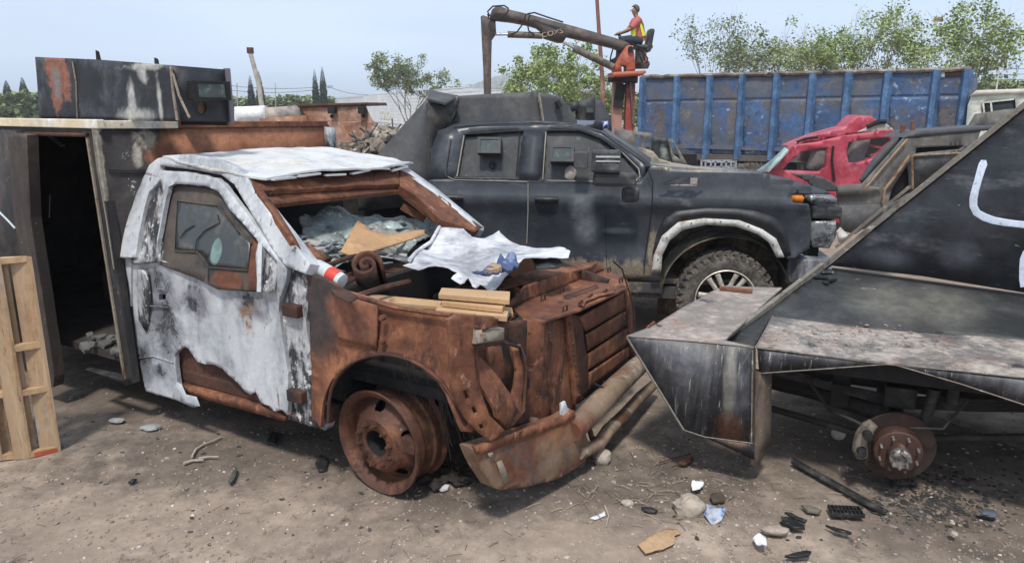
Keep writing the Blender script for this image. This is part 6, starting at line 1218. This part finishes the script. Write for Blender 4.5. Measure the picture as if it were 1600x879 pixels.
def woods(u0, u1, vt, Y, n, lm, seed, sz=.9):
    rt = random.Random(seed); V = []; F_ = []
    for k in range(n):
        u = rt.uniform(u0, u1); p0 = at(u, 165, Y); top_ = at(u, vt + 5 * fractal((u * .02, 0, 0), 1, seed) * 1.5 + 3, Y).z; p = Vector((p0.x, Y + rt.uniform(-3, 3), .3 + (top_ - .3) * rt.random() ** .5))
        a = Vector((rt.uniform(-1, 1), rt.uniform(-1, 1), rt.uniform(-.6, .6))).normalized() * sz; s_ = a.cross(Vector((rt.uniform(-1, 1), rt.uniform(-1, 1), 1))).normalized() * sz * .4; i = len(V); V += [p, p + a * .5 + s_, p + a, p + a * .5 - s_]; F_.append([i, i + 1, i + 2, i + 3])
    me = bpy.data.meshes.new('hedge_woods'); me.from_pydata(V, [], F_); o = link('hedge_woods', me, lm); o['kind'] = 'stuff'
woods(-120, 60, 150, 90, 5000, M_lf[1], 1); woods(360, 520, 152, 120, 4000, M_lf[1], 2); woods(520, 620, 156, 150, 1200, M_lf[0], 3); woods(1500, 1720, 128, 40, 4500, M_lf[1], 4, .35); woods(880, 1010, 140, 46, 2500, M_lf[1], 5, .3)
# poles
def pole(name, pts, Y, r0, r1, m, label, cat='pole'):
    P = [at(u, v, Y) for u, v in pts]; fr = Frame(P[0].x, Y, 0, 0); mb = MB(); q = [fr.I @ p for p in P]; q[0].z = 0 if q[0].z < 2.5 else q[0].z
    mb.tube(q, [r0 + (r1 - r0) * i / (len(q) - 1) for i in range(len(q))], 10); o = mb.build(name, m, None, smooth=50); o.matrix_world = fr.M; return tag(o, label, cat)
pole('steel_mast', [(947, 210), (941, 120), (936, 50), (932, -12)], 24, .075, .055, mat('red_oxide_mast', (.22, .085, .06), .7, 0, [dict(c=(.36, .20, .14), s=1, t=.55, w=.1)]), 'thin rust red mast rising behind the crane boom')
o = pole('utility_pole', [(414, 186), (404, 130), (391, 82)], 48, .17, .13, mat('pale_concrete', (.45, .41, .35), .9, 0, [dict(c=(.3, .27, .23), s=2, t=.55)]), 'leaning pale concrete pole left of the cypress pair')
q = at(391, 79, 48); m = MB(); m.box(o.matrix_world.inverted() @ q, (.34, .3, .35)); m.build('pole_head', M_rustd, o)
for i, (u, vt, Y) in enumerate(((370, 130, 80), (430, 130, 100))):
    pole('distant_pole', [(u, 170), (u, vt)], Y, .07, .05, bpy.data.materials['pale_concrete'], ('thin far pole just left of the leaning pole', 'thin far pole just right of the leaning pole')[i])
def wire(name, a, b, Ya, Yb, sag, label):
    A, Bq = at(*a, Ya), at(*b, Yb); m = MB(); m.tube([A.lerp(Bq, k / 10) - Vector((0, 0, sag * 4 * (k / 10) * (1 - k / 10))) for k in range(11)], .022, 4); o = m.build(name, M_black); tag(o, label, 'wire', 'overhead wires on the left skyline')
wire('overhead_wire', (360, 134), (520, 134), 80, 80, .3, 'upper overhead wire crossing behind the two tall cypresses'); wire('overhead_wire', (360, 141), (520, 136), 80, 82, .4, 'lower overhead wire crossing behind the two tall cypresses'); wire('overhead_wire', (505, 132), (575, 148), 82, 90, .3, 'wire running down to the right of the tall cypresses')
# netting roof behind the arm
sn = sheet(WORLD, 'shade_net', mat('grey_netting', (.42, .46, .48), .8), [(735, 133), (765, 122), (800, 112), (812, 128), (812, 140), (735, 138)], ((0, 47, 0), (0, 1, 0)), None, t=.02, dent=.1, dscale=.6)
tag(sn, 'grey shade netting roof behind the crane dipper arm', 'netting')
# wire fence with razor coils, far right
FY = 30; fr = Frame(at(1518, 150, FY).x, FY, -25); fc = empty('wire_fence', fr, 'wire mesh fence topped with razor coils behind the white lorry cab', 'fence')
for k in range(4): MB().bar((k * 1.9 + .8, 0, 0), (k * 1.9 + .8, 0, 3.55), .05).build('fence_post', M_trim, fc)
mb = MB()
for k in range(60): x = -.5 + k * .14; mb.tube([(x, 0, .2), (x + 1.0, 0, 3.1)], .006, 3, False); mb.tube([(x + 1.0, 0, .2), (x, 0, 3.1)], .006, 3, False)
for z_ in (3.1, 3.3, 3.5): mb.tube([(-.5, 0, z_), (8, 0, z_)], .010, 3, False)
mb.build('wire_mesh', M_tanp, fc)['kind'] = 'stuff'
mb = MB(); mb.tube([(-.5 + k * .022, .22 * math.cos(k * .42), 3.6 + .24 * math.sin(k * .42)) for k in range(380)], .009, 3, False); mb.build('razor_coil', M_tanp, fc)
sg_ = at(1466, 32, 34); mb = MB(); mb.box((0, 0, 0), (.42, .03, .13)); 
for k in range(3): mb.box((-.13 + .13 * k, -.02, .1), (.09, .06, .08))
o = mb.build('bracket_in_tree', mat('sand_bracket', (.42, .30, .18), .8)); o.location = sg_; o['kind'] = 'stuff'; del o['kind']; tag(o, 'small tan crate like bracket high in the tallest tree', 'bracket')
# rusty armoured box wreck behind
RB = Frame(at(470, 200, 14).x, 14, -8); rb = empty('rusty_armoured_box', RB, 'rust orange faceted armoured box body standing behind the burnt truck', 'armoured vehicle')
M_ro = mat('orange_rust_plate', (.26, .105, .055), .8, 0, [dict(c=(.42, .26, .19), s=1.5, t=.52, w=.12), dict(c=(.14, .06, .035), s=2, t=.58, w=.1), dict(c=(.55, .48, .40), s=2.2, t=.66, w=.05)], bump=.3)
sheet(RB, 'upper_plate', M_ro, [(468, 166), (570, 163), (577, 180), (583, 190), (520, 191), (482, 190), (476, 178)], TP, rb, t=.03, dent=.02)
sheet(RB, 'lower_plate', M_ro, [(478, 191), (583, 189), (586, 205), (586, 240), (482, 240)], ('y', -.03), rb, t=.03, dent=.02)
sheet(RB, 'roof_edge_plate', M_rustd, [(464, 163), (572, 160), (574, 165), (466, 168)], ('y', -.05), rb, t=1.2)
M_pl = mat('pale_scorched_panel', (.50, .42, .34), .75, 0, [dict(c=(.18, .17, .17), s=1.2, t=.47, w=.12), dict(c=(.32, .15, .08), s=2.5, t=.60, w=.08)], bump=.2)
sheet(RB, 'pale_panel', M_pl, [(414, 168), (468, 165), (475, 178), (476, 192), (414, 192)], ('y', .05), rb, t=.03)
sheet(RB, 'sill_plate', M_ro, [(405, 185), (478, 180), (484, 200), (405, 200)], ('y', -.06), rb, t=.03)
for (u, v) in ((519, 172), (566, 172)): MB().box(RB.pt(u, v, ('y', -.10)), (.13, .14, .12)).build('gun_port', M_black, rb, bevel=.01)
for (u, v) in ((519, 182), (568, 181), (473, 192)): MB().lathe([(0, -.02), (.035, -.02), (.035, 0)], Matrix.Translation(RB.pt(u, v, ('y', -.04))), 10).build('port_hole', M_black, rb)
mb = MB(); mb.box((.15, .9, .95), (1.6, 1.3, 1.5)); mb.build('box_core', M_rustd, rb)
ws = sheet(WORLD, 'white_lowloader_side', M_wall, [(366, 167), (414, 165), (414, 188), (366, 190)], ((0, 20, 0), (0, 1, 0)), None, t=.2); tag(ws, 'dirty white panel body seen left of the rusty box', 'panel')
# scrap heap
sc_ = MB(); rr = random.Random(9)
for k in range(260):
    u = rr.uniform(548, 640); v = rr.uniform(206, 246); c = at(u, v, 9.5 + rr.uniform(-.5, .8)); d = Vector((rr.uniform(-1, 1), rr.uniform(-.5, .5), rr.uniform(-.6, .6))).normalized() * rr.uniform(.06, .25)
    if v < 206 + max(0, (590 - u)) * .6: continue
    if k % 3: sc_.tube([c - d, c + Vector((0, 0, .05)), c + d], rr.uniform(.008, .03), 5)
    else: sc_.box(c, (rr.uniform(.06, .22), rr.uniform(.05, .2), rr.uniform(.02, .14)), Matrix.Rotation(rr.random() * 3, 3, 'Z') @ Matrix.Rotation(rr.random(), 3, 'X'))
sc_.box((at(595, 240, 9.8).x, 9.9, .9), (.9, .7, 1.1))
o = sc_.build('scrap_heap', mat('mixed_scrap', (.20, .165, .13), .8, .1, [dict(c=(.40, .35, .28), s=4, t=.52, w=.06), dict(c=(.05, .045, .04), s=5, t=.55, w=.06), dict(c=(.25, .11, .06), s=3, t=.62, w=.05)])); o['kind'] = 'stuff'; tag(o, 'tangled heap of scrap metal beyond the white cab')
# small black turret wreck behind the pickup roof
SF = Frame(at(915, 180, 11).x, 11, 0); sw = empty('armoured_turret', SF, 'small faceted black turret with a square port beyond the pickup roof', 'armoured vehicle')
sheet(SF, 'front_plate', M_gr2, [(900, 160), (926, 150), (930, 152), (929, 204), (898, 204)], TP, sw, t=.03)
sheet(SF, 'side_plate', M_pk2, [(926, 150), (941, 158), (955, 186), (956, 204), (927, 204)], ('3', tuple(SF.pt(927, 150, TP)), tuple(SF.pt(927, 200, TP)), tuple(SF.pt(927, 150, TP) + Vector((1, .5, 0)))), sw, t=.03)
sheet(SF, 'left_port_box', M_gr2, [(890, 161), (904, 158), (903, 173), (892, 175)], ('y', -.2), sw, t=.2)
port(SF, 'gun_port', sw, M_gr2, M_pg, SF.pt(921, 171, TP), .12, .10, .05, (0, -1, 0))
mb = MB(); mb.box((.15, .6, 1.0), (.5, .9, 1.5)); mb.build('turret_core', M_black, sw)
# dark cab wreck with windows between pickup and trailer
DF = Frame(at(1030, 230, 9.6).x, 9.6, -6); dw = empty('stripped_cab_wreck', DF, 'stripped dark cab wreck with square port windows behind the pickup bonnet', 'vehicle wreck')
sheet(DF, 'slatted_side', M_gr, [(960, 200), (990, 205), (1019, 208), (1019, 262), (960, 262)], ('y', .1), dw, t=.03, holes=[[(995, 213), (1001, 213), (1001, 235), (995, 235)], [(1009, 216), (1016, 218), (1016, 238), (1009, 236)]])
sheet(DF, 'door_frame', M_gr2, [(1018, 212), (1028, 215), (1044, 217), (1050, 258), (1030, 258), (1018, 238)], TP, dw, t=.03, holes=[[(1029, 221), (1043, 223), (1047, 253), (1033, 252)]])
sheet(DF, 'window_glass', mat('milky_green_glass', (.30, .34, .30), .25, 0, [dict(c=(.12, .14, .13), s=3, t=.5)]), [(1027, 219), (1045, 221), (1049, 255), (1031, 254)], ('y', .04), dw, t=.02)
sheet(DF, 'windscreen_frame', M_gr, [(1043, 217), (1050, 217), (1060, 232), (1074, 256), (1070, 260), (1052, 258)], ('y', -.02), dw, t=.03, holes=[[(1048, 222), (1052, 224), (1064, 250), (1051, 240)]])
mb = MB(); mb.box((.0, .8, .9), (1.0, 1.3, 1.2)); mb.build('cab_core', M_black, dw)
jf = at(1022, 255, 9.0); o = sheet(WORLD, 'dusty_cowl_heap', mat('tan_dust', (.36, .30, .23), .9), [(1005, 232), (1020, 236), (1030, 248), (1062, 258), (1090, 262), (1090, 270), (1000, 270)], ((0, 9.0, 0), (0, 1, 0)), None, t=.4, g=.05, dent=.04); tag(o, 'dust covered panel lying behind the pickup bonnet', 'panel')
tt = Frame(at(1160, 258, 15).x, 15, 10); o = empty('loose_tyre', tt, 'old grey tyre lying under the edge of the blue trailer', 'tyre'); make_tyre(o, Matrix.Translation((0, 0, .66)) @ Matrix.Rotation(R(75), 4, 'X'), .46, .25, .28, 24)
mb = MB(); c = at(1122, 262, 14); 
for i in range(4):
    for (dx, dy) in ((-.25, -.15), (.25, -.15), (.25, .15), (-.25, .15)): pass
for z_ in (-.12, 0, .12): mb.bar(c + Vector((-.28, -.15, z_)), c + Vector((.28, -.15, z_)), .03); mb.bar(c + Vector((-.28, .15, z_)), c + Vector((.28, .15, z_)), .03)
for x in (-.28, -.1, .1, .28): mb.bar(c + Vector((x, -.15, -.14)), c + Vector((x, -.15, .14)), .03); mb.bar(c + Vector((x, .15, -.14)), c + Vector((x, .15, .14)), .03)
mb.bar(c + Vector((0, 0, -.15)), Vector((c.x, c.y, 0)), .3)
o = mb.build('plastic_crate', mat('grey_crate', (.35, .36, .38), .6)); tag(o, 'grey slatted crate between the pickup bonnet and the blue trailer', 'crate')
# ------------------------------------------------------------------ pallet standing at the left
pb = gz(46, 716); PFm = Frame(pb.x, pb.y, 14)
pal = empty('wooden_pallet', PFm, 'pale wooden pallet standing on end at the left edge of the yard', 'pallet')
# local: -x along the deck width (left), +y depth (pallet thickness direction is to the right/away)
Hp = 1.255; TH = .17; ax = Vector((math.cos(R(22)), math.sin(R(22)), 0))   # thickness direction
M_w2 = mat('pallet_pine', (.43, .30, .185), .8, 0, [dict(c=(.33, .20, .10), s=4, t=.52, w=.12, st=(3, 3, .4)), dict(c=(.20, .13, .08), s=14, t=.64, w=.05, st=(3, 3, .3)), dict(c=(.33, .29, .25), s=3, t=.62, w=.08)], bump=.35, bscale=50, stretch=(4, 4, .4))
M_w3 = mat('pallet_stringer', (.50, .33, .18), .8, 0, [dict(c=(.30, .18, .10), s=6, t=.56, w=.1), dict(c=(.10, .17, .20), s=4, t=.70, w=.04)], bump=.3)
def pbox(x0, x1, t0, t1, z0, z1, name, m, par=pal):
    mb = MB(); dl = Vector((-1, 0, 0)); P = []
    for z_ in (z0, z1):
        for (x, t) in ((x1, t0), (x0, t0), (x0, t1), (x1, t1)): P.append(dl * x + ax * t + Vector((0, 0, z_)))
    mb.hexa(P); return mb.build(name, m, par, bevel=.003)
for (x0, w_) in ((.0, .085), (.16, .09), (.36, .09), (.56, .09), (.76, .10)):
    pbox(x0, x0 + w_, 0, .018, 0, Hp, 'deck_board', M_w2)
for (x0, w_) in ((.0, .10), (.13, .10), (.27, .10), (.42, .10), (.58, .10), (.74, .12)):
    pbox(x0, x0 + w_, TH - .018, TH, 0.0, Hp - .01, 'back_board', M_w2)
for z_, h_ in ((.0, .04), (.40, .04), (.68, .045), (Hp - .045, .04)):
    pbox(.004, .86, .019, TH - .019, z_ + .002, z_ + h_, 'stringer', M_w3)
pbox(-.002, .02, .03, TH - .02, .0, .03, 'red_end_mark', mat('red_lumber_mark', (.42, .09, .04), .8))
# ------------------------------------------------------------------ ground litter
def flat(name, px, m, label, cat, t=.004, z=.01, dent=.006, group=None, rag=.003):
    o = sheet(WORLD, name, m, px, ('z', z), None, t=t, g=.02, dent=dent, dscale=14, rag=rag); return tag(o, label, cat, group)
M_card = mat('brown_card', (.46, .30, .17), .85, 0, [dict(c=(.36, .23, .13), s=9, t=.56)]); M_pap = mat('white_paper', (.75, .75, .77), .8); M_blk = mat('black_plastic_litter', (.02, .021, .022), .45, 0, [dict(c=(.08, .075, .07), s=30, t=.6)])
flat('cardboard', [(996, 848), (1010, 840), (1025, 832), (1040, 825), (1058, 826), (1064, 832), (1054, 836), (1054, 848), (1036, 856), (1008, 863)], M_card, 'flat torn piece of brown cardboard on the dirt at the bottom centre', 'cardboard', z=.02)
flat('paper_scrap', [(922, 806), (934, 801), (945, 799), (946, 804), (930, 810)], M_pap, 'thin white paper scrap left of the big pale stone', 'paper', z=.02, dent=.015)
flat('paper_scrap', [(1081, 752), (1090, 748), (1100, 752), (1098, 757), (1094, 764), (1082, 765), (1080, 758)], M_pap, 'crumpled white paper scrap behind the big pale stone', 'paper', z=.03, dent=.03)
flat('paper_scrap', [(1176, 840), (1186, 837), (1196, 842), (1198, 854), (1190, 856), (1182, 848)], M_pap, 'crumpled white paper scrap right of the cardboard', 'paper', z=.03, dent=.03)
flat('plastic_wrapper', [(1098, 792), (1108, 785), (1124, 787), (1134, 797), (1128, 808), (1112, 812), (1102, 804)], mat('blue_white_wrapper', (.42, .48, .58), .3, 0, [dict(c=(.08, .14, .34), s=14, t=.54), dict(c=(.35, .33, .30), s=9, t=.56)], bump=.4), 'crumpled blue and white plastic wrapper beside the big pale stone', 'wrapper', z=.03, dent=.035)
def rock(u, v, r, label, m, seed, group=None, sq=(1, 1, .7)):
    p = gz(u, v); o = blob_rock('stone', m, p + Vector((0, 0, r * .45)), (r * sq[0], r * sq[1], r * sq[2]), None, seed, sub=3, amp=.28); return tag(o, label, 'stone', group)
M_st = mat('pale_limestone', (.42, .36, .29), .9, 0, [dict(c=(.26, .21, .17), s=9, t=.55, w=.1)], bump=.6, bscale=30)
rock(1076, 800, .075, 'big pale stone among the litter at the bottom right of centre', M_st, 3, sq=(1.1, .9, .8)); rock(941, 722, .062, 'pale stone propped under the end of the rusty bumper', M_st, 4, sq=(.85, .8, 1.1)); rock(980, 789, .03, 'small round stone left of the big pale stone', M_st, 5)
rock(1490, 836, .02, 'small pale stone near the bottom right, below the black hull', M_st, 6); rock(1488, 818, .012, 'pea sized pale stone near the bottom right corner', M_st, 7)
rock(236, 672, .045, 'lump of grey melted ash on the dirt in front of the white door', mat('grey_slag', (.30, .30, .29), .8, 0, [dict(c=(.1, .1, .1), s=15, t=.55)], bump=.8), 8, sq=(1.4, .9, .45))
rock(1210, 834, .05, 'brown clod of earth between the cardboard and the plastic bits', M_peb, 9, sq=(1.4, .7, .4)); rock(1545, 806, .04, 'dark blue grey stone under the right side of the black hull', mat('slate_stone', (.08, .095, .12), .7), 10, sq=(1.2, .7, .35)); rock(182, 660, .04, 'grey ash clod beside the wooden pallet', bpy.data.materials['grey_slag'], 11, sq=(1.3, .8, .3))
# long dark metal strip
a, b = gz(1240, 724), gz(1383, 803); mb = MB(); mb.bar(a + Vector((0, 0, .02)), b + Vector((0, 0, .012)), .052, .012); mb.bar(a + Vector((0, .02, .028)), b + Vector((0, .02, .02)), .01, .012); o = mb.build('metal_strip', mat('dark_trim_strip', (.045, .048, .05), .4, .3, [dict(c=(.13, .12, .11), s=9, t=.55)]), bevel=.002); tag(o, 'long dark metal trim strip lying in front of the brake disc', 'metal strip')
# grille fragment
gc = gz(1321, 804); gr = empty('grille_fragment', Frame(gc.x, gc.y, -6, .015), 'small black slotted plastic grille fragment on the dirt', 'plastic part')
MB().box((0, 0, 0), (.165, .085, .008)).build('backing', M_blk, gr)
for k in range(9): MB().box((-.076 + .019 * k, 0, .011), (.006, .085, .016)).build('rib', M_blk, gr)
for k in range(3): MB().box((0, -.039 + .039 * k, .012), (.165, .005, .013)).build('cross_rib', M_blk, gr)
def shard(px, lab, m=M_blk, cat='plastic piece', t=.012, nm='plastic_shard'): flat(nm, px, m, lab, cat, t=t, z=.02, dent=.006)
shard([(1221, 806), (1232, 806), (1256, 820), (1258, 825), (1240, 825), (1222, 812)], 'wide black plastic piece, lower of the pair left of the grille fragment'); shard([(1226, 799), (1236, 800), (1261, 812), (1258, 815), (1240, 808)], 'narrow black plastic strip, upper of the pair left of the grille fragment')
shard([(1290, 819), (1308, 824), (1331, 831), (1328, 833), (1306, 828)], 'thin black sliver just below the grille fragment'); shard([(1226, 867), (1240, 862), (1260, 859), (1268, 860), (1264, 867), (1240, 869)], 'black plastic fin at the bottom edge below the white paper')
shard([(1112, 770), (1126, 769), (1134, 775), (1132, 781), (1114, 783), (1109, 776)], 'dark brown flat chip just behind the wrapper', mat('dark_chip', (.07, .05, .035), .8)); shard([(1002, 791), (1016, 791), (1028, 796), (1025, 799), (1006, 797)], 'small black chip left of the big pale stone')
shard([(1252, 787), (1266, 788), (1284, 795), (1280, 799), (1262, 796)], 'olive twisted strip right of the wrapper', mat('olive_strip', (.16, .15, .11), .8)); shard([(356, 750), (362, 738), (369, 728), (371, 734), (366, 748), (360, 753)], 'dark grey splinter on the dirt below the white door', mat('grey_splinter', (.07, .07, .06), .8)); shard([(200, 751), (208, 746), (214, 747), (206, 752)], 'tiny black chip near the lower left')
shard([(415, 690), (424, 672), (436, 676), (430, 692)], 'black burnt crumb under the cab, left of the bare wheel'); shard([(492, 722), (500, 710), (512, 714), (510, 732), (498, 734)], 'sooty burnt lump just left of the bare wheel')
shard([(1060, 722), (1066, 716), (1082, 712), (1084, 716), (1070, 724)], 'rusty flat bit below the nose of the black hull', M_rust); shard([(686, 762), (695, 756), (703, 756), (700, 762), (690, 765)], 'white plastic chip below the bare wheel', M_pap)
def twig(px, r, label, m, z=.015, group=None):
    q = [gz(u, v, z) for u, v in px]; mb = MB(); mb.tube(q, [r * (1 - .5 * i / len(q)) for i in range(len(q))], 6); o = mb.build('twig', m, smooth=60); tag(o, label, 'twig', group)
M_tw = mat('bleached_twig', (.40, .34, .27), .85, 0, [], bump=.3)
twig([(300, 713), (306, 702), (318, 694), (334, 688), (346, 682)], .009, 'pale bent twig in front of the white door', M_tw); twig([(287, 724), (300, 719), (318, 718)], .010, 'short thick pale twig, lowest of the group in front of the door', M_tw); twig([(310, 716), (325, 713), (342, 713)], .008, 'short pale twig beside the bent one', M_tw)
twig([(1030, 722), (1050, 716), (1080, 708), (1078, 720), (1050, 730)], .004, 'thin bent wire below the nose of the black hull', M_rustd); twig([(945, 790), (951, 806), (947, 822)], .006, 'small upright dry twig left of the cardboard', M_tw)
# scattered dry grass stalks and litter: uncountable
rr = random.Random(33); mb = MB()
for k in range(260):
    u, v = (rr.gauss(1000, 90), rr.gauss(760, 30)) if k < 130 else (rr.uniform(0, 1600), rr.uniform(640, 879))
    p = gz(u, v, .006); p.z = ground_h(p.x, p.y) + .008; a = rr.random() * 6.28; L_ = rr.uniform(.02, .10); d = Vector((math.cos(a), math.sin(a), rr.uniform(-.02, .12))) * L_; mb.tube([p, p + d * .5 + Vector((0, 0, .006)), p + d], .0022, 3, False)
mb.build('dry_straw', mat('dry_straw', (.26, .21, .15), .9), None)['kind'] = 'stuff'
# dark litter under the hull on the right
scatter('blackened_grit', M_char, 1500, lambda rr: (rr.gauss(1480, 60), rr.gauss(770, 22)), .004, .020, 8, .4)

# ------------------------------------------------------------------ hazy air
hz = MB(); hz.box((0, 0, 6.0), (6400, 6400, 14)); ho = hz.build('haze', None); ho['kind'] = 'stuff'
hm = bpy.data.materials.new('pale_haze'); hm.use_nodes = True; hm.node_tree.nodes.clear()
pv = hm.node_tree.nodes.new('ShaderNodeVolumePrincipled'); mo = hm.node_tree.nodes.new('ShaderNodeOutputMaterial')
pv.inputs['Color'].default_value = (.96, .98, 1, 1); pv.inputs['Density'].default_value = .0009; pv.inputs['Anisotropy'].default_value = .2
hm.node_tree.links.new(pv.outputs[0], mo.inputs['Volume']); ho.data.materials.append(hm)
